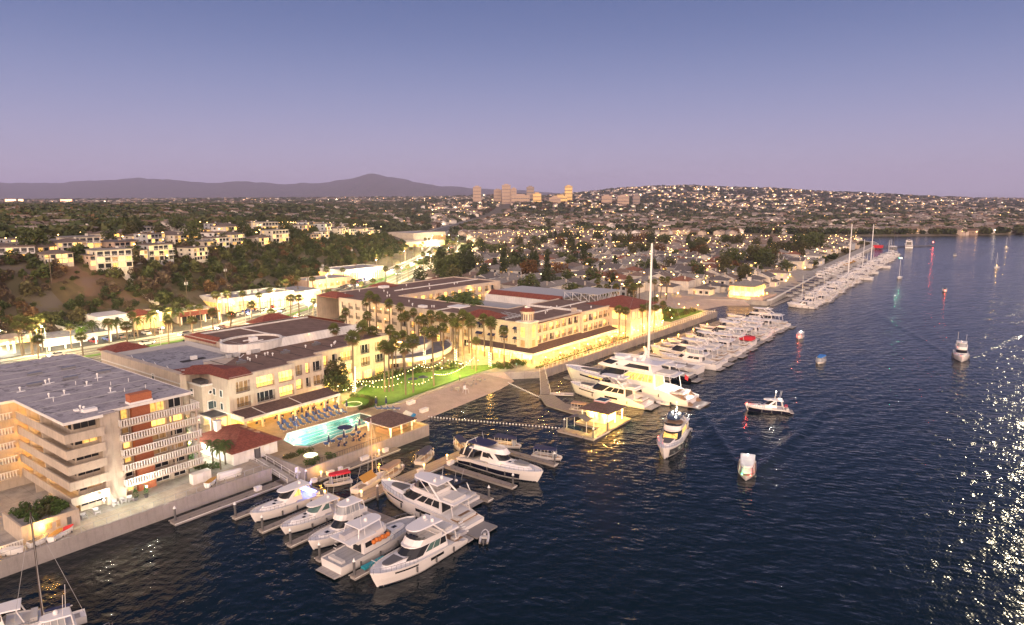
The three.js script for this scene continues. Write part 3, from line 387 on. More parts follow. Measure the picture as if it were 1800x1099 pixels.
  // stair tower with round window
  part(H, 'stair_tower', [bx(76.2, 80, G0, 11, 145, 152)], M.hotelSide); part(H, 'tower_coping', parapet(76, 80.2, 144.8, 152.2, 11, 11.35, .25), M.trimWhite);
  part(H, 'machinery', [bx(77, 79.2, 11, 11.7, 147, 150.5), cyl(78, 146, 11, 12, .3)], M.dgrey);
  for (const [y0, y1] of [[8.4, 9.8], [5.4, 6.8]]) { const w = part(H, 'window', bx(76.1, 76.19, y0, y1, 148.8, 149.8), M.glassBlue); part(w, 'frame', parapetV(76.05, 76.2, y0 - .2, y1 + .2, 148.6, 150, .2), M.trimWhite); }
  for (const [y0, y1, p, q] of [[5.6, 7.3, 77.4, 78.8]]) { const w = part(H, 'window', bx(p, q, y0, y1, 144.9, 144.99), M.glassBlue); part(w, 'frame', [bx(p - .2, p, y0 - .2, y1 + .2, 144.85, 145), bx(q, q + .2, y0 - .2, y1 + .2, 144.85, 145), bx(p, q, y1, y1 + .2, 144.85, 145), bx(p, q, y0 - .2, y0, 144.85, 145)], M.trimWhite); }
  { const g = new THREE.TorusGeometry(.42, .13, 6, 20); g.translate(78.1, 9.4, -144.95); const w = part(H, 'round_window', [new THREE.CircleGeometry(.38, 16).translate(78.1, 9.4, -144.9)], M.glassDark); part(w, 'frame', g, M.trimWhite); }
  for (const [b, y] of [[141, 8.8], [141, 5.9], [143.8, 8.8], [143.8, 5.9], [162, 10.2]]) { const at = b > 150 ? 74 : 78.7, w = part(H, 'window', bx(at - .08, at - .01, y, y + 1.4, b, b + .9), M.glassBlue); part(w, 'frame', parapetV(at - .12, at - .005, y - .18, y + 1.58, b - .18, b + 1.08, .18), M.trimWhite); }
  part(H, 'porch', [bx(74.8, 79, 4.8, 5.1, 139.5, 144.8), bx(74.8, 75.2, G0, 4.8, 139.6, 140), bx(78.5, 78.9, G0, 4.8, 139.6, 140)], M.hotel); part(H, 'porch_roof', bx(75.1, 78.7, 5.1, 5.25, 140, 144.6), M.dgrey); lampOn(H, 76.8, 4.2, 140.6, WARM, 30, .15, 30);
  // lounge in front with sloping roof, open towards the pool
  const lr = part(H, 'lounge_roof', faces([[[79, 5.9, 138.2], [104.5, 5.9, 138.2], [104.5, 4.9, 133.6], [79, 4.9, 133.6]], [[79, 4.65, 133.6], [104.5, 4.65, 133.6], [104.5, 4.65, 138.2], [79, 4.65, 138.2]]]), M.shingle);
  parts(lr, 'fascia', [bx(78.8, 104.7, 4.5, 5.1, 133.3, 133.6), bx(78.7, 79, 4.5, 5.6, 133.3, 138.2)], M.trimWhite); part(lr, 'roof_ridge', [bar([84.5, 5.0, 133.9], [83.6, 5.9, 137.6], .12), bar([94, 5.0, 133.9], [93.2, 5.9, 137.6], .12)], M.trimWhite);
  for (let a = 79.4; a < 105; a += 4.2) part(H, 'column', bx(a - .2, a + .2, G0, 4.5, 133.5, 133.9), M.hotel);
  for (let a = 80, i = 0; a < 103; a += 4.2, i++) part(H, 'window', bx(a, a + 3.4, 2.4, 4.4, 138.2, 138.27), PANE[i % 2 ? 'hot' : 'lit']);
  for (const a of [81.5, 86, 90.5, 95, 99.5, 103.5]) lampOn(H, a, 4.1, 135.6, WARM, 60, .13, 30, 'ceiling_lamp');
}
function parapetV(a0, a1, y0, y1, b0, b1, t) { return [bx(a0, a1, y0, y1, b0, b0 + t), bx(a0, a1, y0, y1, b1 - t, b1), bx(a0, a1, y0, y0 + t, b0 + t, b1 - t), bx(a0, a1, y1 - t, y1, b0 + t, b1 - t)]; }

// --- hotel, main building on the promenade ---
{
  const H = thing('hotel_building', 'large cream waterfront hotel with red tiled corner cupola and glowing terrace', 'hotel', [205, G0, 165], { abs: true }), bays = (l, y0, y1, f) => [y0, y1, l.map((p, i) => [p, p + 2.65, f(i)])];
  const rl = rng(21), mix = (h, d) => () => { const v = rl(); return v < h ? 'hot' : v < h + .2 ? 'lit' : v < h + .2 + d ? 'dim' : 'dark'; };
  const seq = (s, e, st) => { const l = []; for (let x = s; x < e - 2.75; x += st) l.push(x); return l; };
  part(H, 'core', [bx(173.4, 226, G0, Y13, 126.9, 150), bx(174.6, 193, G0, Y13, 150, 220), bx(193, 258, G0, Y13, 206.1, 235)], M.hotel);
  // water front
  openings(H, 'b', 126, 176, 203, 5.8, Y13 + .5, [bays(seq(177, 203, 3.7), 9.7, 12.1, mix(.3, .3)), bays(seq(177, 203, 3.7), 6.3, 8.6, mix(.25, .3))]);
  openings(H, 'b', 125, 203, 224, 5.8, Y13 + .3, [bays(seq(204, 224, 3.4), 9.6, 12, mix(.35, .3)), bays(seq(204, 224, 3.4), 6.2, 8.5, mix(.2, .3))]); part(H, 'core', bx(203, 224, G0, Y13, 125.9, 127), M.hotel);
  part(H, 'base_wall', [bx(173, 226, G0, 5.8, 126.4, 126.9)], M.hotel);
  // side towards the lawn, behind the palms
  const sb = seq(129, 148, 5.2), sc = seq(152, 186, 4.2), sd = seq(187, 219, 4.1);
  openings(H, 'a', 172.6, 129, 150, 5.8, Y13 + .5, [bays(sb, 9.7, 11.6, () => 'dark'), bays(sb, 6.6, 8.4, () => 'dim')], { d: .8, rail: false });
  part(H, 'awning', sb.flatMap(b => [faces([[[172.5, 12.0, b - .3], [172.5, 12.0, b + 2.6], [171.5, 11.3, b + 2.6], [171.5, 11.3, b - .3]]]), faces([[[172.5, 8.8, b - .3], [172.5, 8.8, b + 2.6], [171.5, 8.1, b + 2.6], [171.5, 8.1, b - .3]]])]), M.navy);
  openings(H, 'a', 173.6, 150, 186, G0, Y13 + .5, [bays(sc, 9.6, 12, mix(.15, .5)), bays(sc, 6, 8.4, mix(.2, .4)), bays(sc, 2.4, 4.9, mix(.3, .4))], { d: 1 });
  openings(H, 'a', 174, 186, 220, G0, Y13 + .5, [bays(sd, 9.6, 12, mix(.1, .6)), bays(sd, 6, 8.4, mix(.1, .6)), bays(sd, 2.4, 4.9, mix(.1, .6))], { d: .8 });
  // rear wing, court side
  const rb = seq(196, 256, 4.6); openings(H, 'b', 205.2, 193, 258, G0, Y13 + .5, [bays(rb, 9.6, 12, mix(.35, .3)), bays(rb, 6, 8.4, mix(.3, .3)), bays(rb, 2.4, 5, mix(.3, .3))], { d: .9 });
  part(H, 'side_wall', [bx(258, 258.3, G0, Y13 + .5, 205.2, 235), bx(174.6, 258, G0, Y13 + .5, 235, 235.3), bx(193, 193.3, G0, Y13 + .4, 150, 205.2), bx(193.3, 226, G0, Y13 + .4, 150, 150.3)], M.hotel);
  part(H, 'brown_roof', [bx(173.4, 226, Y13 - .05, Y13 + .1, 125.2, 150), bx(174.6, 193, Y13 - .05, Y13 + .1, 150, 206), bx(174.6, 258, Y13 - .05, Y13 + .1, 206, 235)], M.roofBrown);
  part(H, 'parapet', [bx(204, 204.3, Y13 + .1, Y13 + .8, 126, 150), bx(176, 226, Y13 + .1, Y13 + .5, 137.6, 137.9), bx(203, 258, Y13 + .1, Y13 + .5, 219, 219.3), bx(174.6, 193, Y13 + .1, Y13 + .45, 168, 168.3)], M.trimWhite);
  part(H, 'tile_roof', [hip(173, 180, 141, 153, Y13 + .5, 1.9, .8), hip(174, 181, 221, 232, Y13 + .4, 1.7, .8), hip(208, 216, 232, 240, Y13 + .4, 1.7, .8)], M.tile);
  const vr = rng(12); for (let i = 0; i < 26; i++) { const [a0, a1, b0, b1] = pick([[182, 224, 128, 148], [177, 191, 155, 203], [177, 255, 208, 233], [177, 255, 208, 233]], vr), a = rr(a0, a1, vr), b = rr(b0, b1, vr); part(H, 'vent', [cyl(a, b, Y13 + .1, Y13 + .5, .14), ball(a, Y13 + .7, b, .28)], M.white); }
  part(H, 'roof_unit', [bx(206, 210, Y13 + .1, Y13 + 1, 230, 233), bx(184, 190, Y13 + .1, Y13 + .5, 165, 171), bx(177, 179, Y13 + .1, Y13 + .9, 176, 179)], M.white);
  part(H, 'roof_frame', [...[0, 1, 2, 3, 4].map(i => bar([177 + i * 1.8, Y13 + .35, 136], [180 + i * 1.8, Y13 + .35, 147], .09)), ...[0, 1, 2, 3].map(i => bar([177, Y13 + .4, 137.5 + i * 2.6], [187, Y13 + .4, 136.5 + i * 2.6], .09))], M.lgrey);
  part(H, 'chimney', [bx(201, 202.4, Y13, Y13 + 1.8, 127, 128.4)], M.hotel);
  // corner tower and cupola
  const oct = (r, y0, y1, r2 = r) => { const g = new THREE.CylinderGeometry(r2, r, y1 - y0, 8, 1); g.rotateY(Math.PI / 8); g.translate(174, (y0 + y1) / 2, -127.4); return g; };
  part(H, 'corner_tower', [bx(171.6, 176.4, G0, Y13 + .7, 125.0, 129.8)], M.hotel); part(H, 'tower_cornice', [bx(171.3, 176.7, Y13 + .7, Y13 + 1.1, 124.7, 130.1)], M.trimWhite);
  const cup = part(H, 'cupola', [oct(2.15, Y13 + 1.1, Y13 + 4), oct(2.5, Y13 + 4, Y13 + 4.3)], M.hotel); part(cup, 'cupola_roof', [oct(2.6, Y13 + 4.3, Y13 + 5.3, 1.2)], M.tile); part(cup, 'lantern', [oct(.95, Y13 + 5.3, Y13 + 5.7)], M.trimWhite);
  for (let i = 0; i < 8; i++) { const t = (i + .5) * Math.PI / 4, a = 174 + 2.02 * Math.cos(t), b = 127.4 + 2.02 * Math.sin(t), g = new THREE.BoxGeometry(.1, 1.9, .9); g.rotateY(t); g.translate(a, Y13 + 2.5, -b); part(cup, 'arched_opening', g, M.glassDark); }
  for (const [y0, y1, k] of [[9.2, 12.3, 'lit'], [6.1, 8.2, 'dim']]) { part(H, 'window', [bx(173.2, 174.8, y0, y1, 124.9, 124.98), k === 'lit' ? new THREE.CircleGeometry(.8, 14, 0, Math.PI).translate(174, y1, -124.92) : null], PANE[k]); part(H, 'window', bx(171.5, 171.58, y0, y1, 126.6, 128.2), PANE[k]); }
  // red roofed end block
  const dk = seq(223, 240.5, 4.3); part(H, 'end_block', bx(222.8, 240.5, G0, Y13, 116.8, 135), M.hotel); openings(H, 'b', 116, 222, 241, G0, Y13, [bays(dk, 8.6, 11.6, () => 'hot'), bays(dk, 3, 6.2, () => 'hot')], { d: .8, rail: false }); openings(H, 'a', 222, 116.8, 126, G0, Y13, [bays([118, 121.5], 8.6, 11.6, () => 'hot'), bays([118, 121.5], 3, 6.2, () => 'hot')], { d: .8, rail: false });
  part(H, 'tile_roof', hip(222, 241, 116, 135, Y13, 3.2, .7), M.tile); part(H, 'annex', [bx(241, 250, G0, 8.2, 117.5, 134)], M.hotel); part(H, 'annex_parapet', parapet(241, 250, 117.5, 134, 8.2, 9.2), M.trimWhite); for (let a = 242; a < 250; a += 2.6) { part(H, 'window', bx(a, a + 1.6, 2.6, 4.6, 117.4, 117.48), PANE.hot); part(H, 'window', bx(a, a + 1.4, 5.4, 7.2, 117.4, 117.48), PANE.dim); }
  // ballroom with long tiled parapet and the open steel deck beyond
  part(H, 'ballroom', [bx(226, 252, G0, 12.2, 150, 188)], M.trimWhite); part(H, 'ballroom_roof', bx(229, 252, 12.9, 13.05, 150.4, 187.6), M.lgrey); part(H, 'tile_roof', faces([[[225.6, 12.3, 150], [225.6, 12.3, 186], [228.6, 13.9, 186], [228.6, 13.9, 150]], [[228.6, 13.9, 150], [228.6, 13.9, 186], [228.6, 12.4, 186], [228.6, 12.4, 150]]]), M.tile);
  part(H, 'loading_block', [bx(217, 226, G0, 10.4, 152, 160), bx(213, 226, G0, 9.2, 160, 190)], M.lgrey);
  const tb = []; for (let i = 0; i < 5; i++) for (let j = 0; j < 5; j++) { const a = 231 + i * 4.3, b = 135.5 + j * 3.8; tb.push(bar([a, 12, b], [a, 15.4, b], .11)); if (i < 4 && (j === 0)) tb.push(bar([a, 12.3, b], [a + 2.15, 15.2, b], .09), bar([a + 2.15, 15.2, b], [a + 4.3, 12.3, b], .09)); if (j < 4 && i === 0) tb.push(bar([a, 12.3, b], [a, 15.2, b + 3.8], .09)); }
  part(H, 'steel_truss', tb, M.steelWhite); part(H, 'deck_roof', bx(230.5, 249, 15.4, 15.6, 135, 151.2), M.lgrey); part(H, 'deck_floor', bx(226, 250, G0, 12, 135.1, 149.9), M.hotelSide);
  // terrace restaurant along the promenade: sloping roof, columns, ceiling lamps
  const tr = part(H, 'terrace_roof', faces([[[172, 6.1, 126], [222, 6.1, 125.6], [222, 5.2, 121], [172, 5.2, 121]], [[172, 4.95, 121], [222, 4.95, 121], [222, 4.95, 126], [172, 4.95, 126]], [[172.6, 6.1, 126], [172.6, 6.1, 148], [168.4, 5.2, 148], [168.4, 5.2, 121], [172, 5.2, 121]], [[172.6, 4.95, 126], [172.6, 4.95, 148], [168.4, 4.95, 148], [168.4, 4.95, 121]]]), M.shingle);
  parts(tr, 'fascia', [bx(168.2, 222, 4.7, 5.35, 120.7, 121), bx(168.1, 168.4, 4.7, 5.35, 121, 148)], M.trimWhite);
  for (let a = 168.5; a < 222; a += 5.35) part(H, 'column', bx(a - .25, a + .25, G0, 4.7, 120.8, 121.3), M.hotel); for (let b = 125.5; b < 148; b += 4.5) part(H, 'column', bx(168.2, 168.7, G0, 4.7, b - .25, b + .25), M.hotel);
  for (let a = 174; a < 221; a += 5.35) part(H, 'window', bx(a, a + 4.4, 2.4, 4.6, 126.3, 126.38), PANE.hot); for (let b = 128; b < 147; b += 4.5) part(H, 'window', bx(172.5, 172.58, 2.4, 4.6, b, b + 3.6), PANE.hot);
  for (let a = 170.5; a < 222; a += 5.35) lampOn(H, a + 1.5, 4.5, 123.4, WARM, 190, .17, 34, 'ceiling_lamp'); for (let b = 127; b < 148; b += 5) lampOn(H, 170.2, 4.5, b, WARM, 190, .17, 34, 'ceiling_lamp');
  for (const a of [226, 231, 236, 241, 246]) lampOn(H, a, 4.6, 115.2, WARM, 30, .14, 30, 'wall_lamp'); for (const [a, b] of [[197, 166], [200, 176], [204, 184], [214, 194], [199, 194]]) lampOn(H, a, 6, b, AMBER, 420, .25, 30, 'court_lamp');
  for (const [a, y, b] of [[212, 8.4, 204.6], [236, 11.6, 204.6], [249, 8, 204.6]]) lampOn(H, a, y, b, WARM, 22, .16, 34, 'wall_lamp');
  for (const [y, b] of [[11.4, 191], [11.4, 195], [11.4, 199], [7.8, 193], [4.2, 205], [4.2, 197]]) lampOn(H, 173.6, y, b, WARM, 7, .14, 22, 'wall_lamp');
  // glass screen along the promenade edge
  const gs = []; for (let a = 164; a < 297; a += 2.2) gs.push(bx(a - .05, a + .05, 2.3, 3.5, 113.75, 113.85)); gs.push(bx(164, 297, 3.44, 3.52, 113.76, 113.84)); part(H, 'promenade_railing', gs, M.trimWhite);
}
// low curved entrance pavilion between the two hotel buildings
{
  const P = thing('entrance_pavilion', 'low curved grey roofed pavilion between the hotel wings behind the lawn', 'pavilion', [150, G0, 152], { abs: true });
  const arc = (r0, r1, y0, y1, t0, t1, n = 22) => { const f = [], pt = (r, t, y) => [150 + r * Math.cos(t), y, 166 + r * Math.sin(t)]; for (let i = 0; i < n; i++) { const s = t0 + (t1 - t0) * i / n, e = t0 + (t1 - t0) * (i + 1) / n; f.push([pt(r0, s, y1), pt(r0, e, y1), pt(r1, e, y1), pt(r1, s, y1)], [pt(r1, s, y0), pt(r1, e, y0), pt(r1, e, y1), pt(r1, s, y1)], [pt(r0, s, y0), pt(r0, e, y0), pt(r0, e, y1), pt(r0, s, y1)], [pt(r0, s, y0), pt(r0, e, y0), pt(r1, e, y0), pt(r1, s, y0)]); } return faces(f); };
  part(P, 'roof', [arc(0.5, 14, 6.2, 6.4, -2.75, -.1), arc(14.6, 20.5, 4.7, 4.9, -2.55, -.45)], mat([.2, .2, .23], .8, { map: T.gravel })); parts(P, 'fascia', [arc(14, 14.6, 4.8, 7, -2.75, -.1), arc(20.5, 21, 4.0, 5.4, -2.55, -.45)], M.trimWhite); part(P, 'wall', [arc(18.6, 19, G0, 4.7, -2.4, -.6)], M.hotel);
  for (let i = 0; i < 9; i++) { const t = -2.4 + i * .22, a = 150 + 19.1 * Math.cos(t), b = 166 + 19.1 * Math.sin(t), g = new THREE.BoxGeometry(.12, 2.2, 1.5); g.rotateY(t); g.translate(a, 3.5, -b); part(P, 'window', g, PANE[['dim', 'dark', 'lit'][i % 3]]); }
  const dr = part(P, 'canopy', new THREE.CylinderGeometry(4.4, 4.4, .5, 28).translate(144, 7.3, -157), M.hotel); part(dr, 'canopy_light', new THREE.TorusGeometry(4.0, .22, 6, 30).rotateX(Math.PI / 2).translate(144, 7.62, -157), glow(WARM, 9)); for (const [a, b] of [[141, 154.5], [147, 154.5], [144, 160.5]]) part(dr, 'column', cyl(a, b, 6.3, 7.1, .2), M.hotel);
  lampLight(144, 8.2, 157, WARM, 60, .3); for (const [a, b] of [[134.5, 149.5], [152, 145.6], [160, 148.4]]) lampOn(P, a, 3.9, b, WARM, 16, .12, 24, 'wall_lamp');
}
// changing rooms with tiled hip roof beside the pool
{
  const B = thing('pool_house', 'small white pool house with red tiled hip roof at the pool corner', 'building', [71, G0, 124], { abs: true });
  part(B, 'wall', bx(67, 76.4, G0, 4.9, 117.6, 131.5), M.trimWhite); const r = part(B, 'roof', hip(67, 76.4, 117.6, 131.5, 4.95, 2.2, .7), M.tile); part(r, 'chimney', [bx(69.4, 70.4, 5.2, 8.2, 127.4, 128.4), bx(69.2, 70.6, 8.2, 8.4, 127.2, 128.6)], M.trimWhite); for (const [a, b, y] of [[73.8, 120.6, 6.2], [74.2, 123.4, 6.05], [74.2, 126, 6.05]]) part(r, 'skylight', bx(a, a + .9, y - .2, y + .14, b, b + .9), M.tan);
  const w = part(B, 'gate', [bx(71.4, 72.4, G0, 4.2, 117.45, 117.55)], M.dgrey); part(w, 'gate_frame', [bx(71.3, 71.4, G0, 4.3, 117.4, 117.58), bx(72.4, 72.5, G0, 4.3, 117.4, 117.58)], M.black); part(B, 'notice_board', bx(73.4, 74.4, 3.2, 4.3, 117.5, 117.58), M.white); lampOn(B, 66.5, 4.1, 128, WHITE, 40, .13, 34, 'wall_lamp');
}
// ---------- boats (built along x, bow at +x) ----------
const BM = {
  hullW: mat([.78, .75, .73], .22, { clearcoat: .6, clearcoatRoughness: .1 }), deckW: mat([.74, .73, .74], .5), hullNavy: mat([.012, .014, .03], .15, { clearcoat: 1 }), hullBlack: mat([.012, .012, .013], .15, { clearcoat: 1 }), hullGrey: mat([.09, .095, .1], .2, { clearcoat: 1 }), hullBlueGrey: mat([.05, .075, .11], .25, { clearcoat: 1 }),
  glass: mat([.02, .022, .026], .05), glassG: mat([.09, .16, .15], .06), clear: mat([.3, .32, .34], .1), cushion: mat([.62, .6, .58], .8, { map: T.canvas }), cover: mat([.5, .48, .5], .8, { map: T.canvas }), boot: mat([.03, .03, .05], .4), bootRed: mat([.35, .03, .03], .4), chrome: mat([.6, .6, .62], .2, { metalness: .9 }), platform: mat([.36, .34, .33], .7, { map: T.plank }), litCabin: mat([.3, .2, .1], .3, { map: T.room, e: [1, .55, .12], ei: 1.1, emissiveMap: T.room }),
};
function hullFn(L, B, F, bow = 1.4, stern = 1) {
  const hb = t => B / 2 * (t < .5 ? .93 + .07 * Math.sin(t * Math.PI) : Math.pow(Math.max(0, 1 - Math.pow((t - .5) / .5, 2.3)), .66)), sh = t => F * (1 + (bow - 1) * Math.pow(t, 1.8)) * (stern + (1 - stern) * smooth(0, .2, t));
  return (t, s) => { // s: 0 deck edge, .45 knuckle, .85 waterline, 1 below the water
    const k = s < .45 ? s / .45 : s < .85 ? (s - .45) / .4 : (s - .85) / .15, y = s < .45 ? sh(t) + (sh(t) * .52 - sh(t)) * k : s < .85 ? sh(t) * .52 * (1 - k) + .05 * k : .05 - .4 * k;
    const wl = t > .55 ? 1 - .42 * Math.pow((t - .55) / .45, 1.3) : 1, f = s < .45 ? 1 - (1 - (.96 - .12 * smooth(.5, 1, t))) * k : s < .85 ? (.96 - .12 * smooth(.5, 1, t)) * (1 - k) + .88 * wl * k : .88 * wl * (1 - .35 * k);
    const rake = s < .45 ? .028 * k : .028 + .05 * (s - .45) / .55; return [-L / 2 + L * (t - rake * Math.pow(t, 3)), y, hb(t) * f];
  };
}
const tri = l => { const g = new THREE.BufferGeometry(); g.setAttribute('position', new THREE.Float32BufferAttribute(l, 3)); g.computeVertexNormals(); return g; };
function patch(fn, t0, t1, s0, s1, nt, ns, o = 0) { const v = []; for (const sg of [1, -1]) for (let i = 0; i < nt; i++) for (let j = 0; j < ns; j++) { const P = (a, b) => { const p = fn(t0 + (t1 - t0) * a / nt, s0 + (s1 - s0) * b / ns); return [p[0], p[1], sg * (p[2] + o)]; }, A = P(i, j), B = P(i + 1, j), C = P(i + 1, j + 1), D = P(i, j + 1); v.push(...A, ...B, ...C, ...A, ...C, ...D); } return tri(v); }
function hullGeo(fn, deckDrop = .22) {
  const side = patch(fn, 0, 1, 0, 1, 20, 7), v = [], d = []; const N = 8; for (let j = 0; j < N; j++) { const p = fn(0, j / N), q = fn(0, (j + 1) / N); v.push(p[0], p[1], p[2], q[0], q[1], q[2], q[0], q[1], -q[2], p[0], p[1], p[2], q[0], q[1], -q[2], p[0], p[1], -p[2]); }
  for (let i = 0; i < 20; i++) { const p = fn(i / 20, 0), q = fn((i + 1) / 20, 0), k = .96; d.push(p[0], p[1] - deckDrop, p[2] * k, q[0], q[1] - deckDrop, q[2] * k, q[0], q[1] - deckDrop, -q[2] * k, p[0], p[1] - deckDrop, p[2] * k, q[0], q[1] - deckDrop, -q[2] * k, p[0], p[1] - deckDrop, -p[2] * k); }
  return { hull: [side, tri(v)], deck: tri(d) };
}
function tier(x0, x1, wb, wf, y0, y1, { rf = 0, rb = 0, taper = .08, nose = .3, pw = 2.4 } = {}) {
  const h = y1 - y0; const ring = (s, o = 0) => { const xb = x0 + rb * s * h - o, xf = x1 - rf * s * h + o, k = 1 - taper * s, nl = (x1 - x0) * nose, P = [[xb, -(wb / 2 * k + o)]]; for (let i = 0; i <= 8; i++) { const t = -Math.PI / 2 + Math.PI * i / 8, c = Math.pow(Math.abs(Math.cos(t)), 2 / pw), sn = Math.sign(Math.sin(t)) * Math.pow(Math.abs(Math.sin(t)), 2 / pw); P.push([xf - nl + nl * c, sn * (wf / 2 * k + o)]); } P.push([xb, wb / 2 * k + o]); return P; };
  const loft = (s0, s1, es, o = 0, u0 = 0, u1 = 1) => { const v = []; for (const e of es) { const A = ring(s0, o), B = ring(s1, o), n = A.length, m = (p, q, u) => [p[0] + (q[0] - p[0]) * u, p[1] + (q[1] - p[1]) * u], [a, b, c, d] = [m(A[e], A[(e + 1) % n], u0), m(A[e], A[(e + 1) % n], u1), m(B[e], B[(e + 1) % n], u0), m(B[e], B[(e + 1) % n], u1)], Y0 = y0 + h * s0, Y1 = y0 + h * s1; v.push(a[0], Y0, a[1], b[0], Y0, b[1], d[0], Y1, d[1], a[0], Y0, a[1], d[0], Y1, d[1], c[0], Y1, c[1]); } return tri(v); };
  const cap = s => { const A = ring(s), v = [], Y = y0 + h * s; for (let i = 1; i < A.length - 1; i++) v.push(A[0][0], Y, A[0][1], A[i][0], Y, A[i][1], A[i + 1][0], Y, A[i + 1][1]); return tri(v); }, all = [...Array(11).keys()];
  return { solid: [loft(0, 1, all), cap(1), cap(0)], walls: [loft(0, 1, all)], floor: cap(0.02), wind: (s0, s1, a = 2, b = 8, o = .025) => loft(s0, s1, all.slice(a, b), o), side: (s0, s1, u0, u1, o = .025) => [loft(s0, s1, [0], o, u0, u1), loft(s0, s1, [9], o, 1 - u1, 1 - u0)], back: (s0, s1, u0 = .1, u1 = .9, o = .025) => loft(s0, s1, [10], o, u0, u1) };
}
function bowRail(fn, t0, h = .65, n = 9) { const out = []; let q = null; for (const sg of [1, -1]) { const g = []; out.push(g); q = null; for (let i = 0; i <= n; i++) { const p = fn(t0 + (.985 - t0) * i / n, 0), top = [p[0], p[1] + h, -sg * p[2] * .95]; g.push(bar([p[0], p[1] - .1, -sg * p[2] * .95], top, .025, 3)); if (q) g.push(bar(q, top, .03, 3)); q = top; } } return out; }
function dome(x, y, z, r) { return [cyl(x, -z, y, y + r * .7, r * .8, r, 10), ball(x, y + r * .7, -z, r, 10)]; }
function boatBase(name, label, cat, L, B, F, o = {}) {
  const b = thing(name, label, cat, [0, 0, 0], { add: false, group: o.group }), fn = hullFn(L, B, F, o.bow ?? 1.45, o.stern ?? 1), h = hullGeo(fn, o.drop ?? .2);
  part(b, 'hull', h.hull, o.hull || BM.hullW); part(b, 'deck', h.deck, o.deck || BM.deckW); part(b, 'boot_stripe', patch(fn, 0, .985, .8, .87, 16, 1, .02), o.boot || BM.boot); part(b, 'rub_rail', patch(fn, 0, 1, .0, .035, 18, 1, .03), o.rub || BM.deckW);
  if (L > 10) { const fd = []; for (const s2 of [-1, 1]) for (const t of [.2, .42, .64]) { const p = fn(t, .3); fd.push(cyl(p[0], s2 * (p[2] + .16), Math.max(.15, p[1] - .75), p[1], .14, .14, 6)); } part(b, 'fenders', fd, o.fm || M.dgrey); }
  b.fn = fn; return b;
}
const LW = { hot: BM.litCabin, dark: BM.glass };
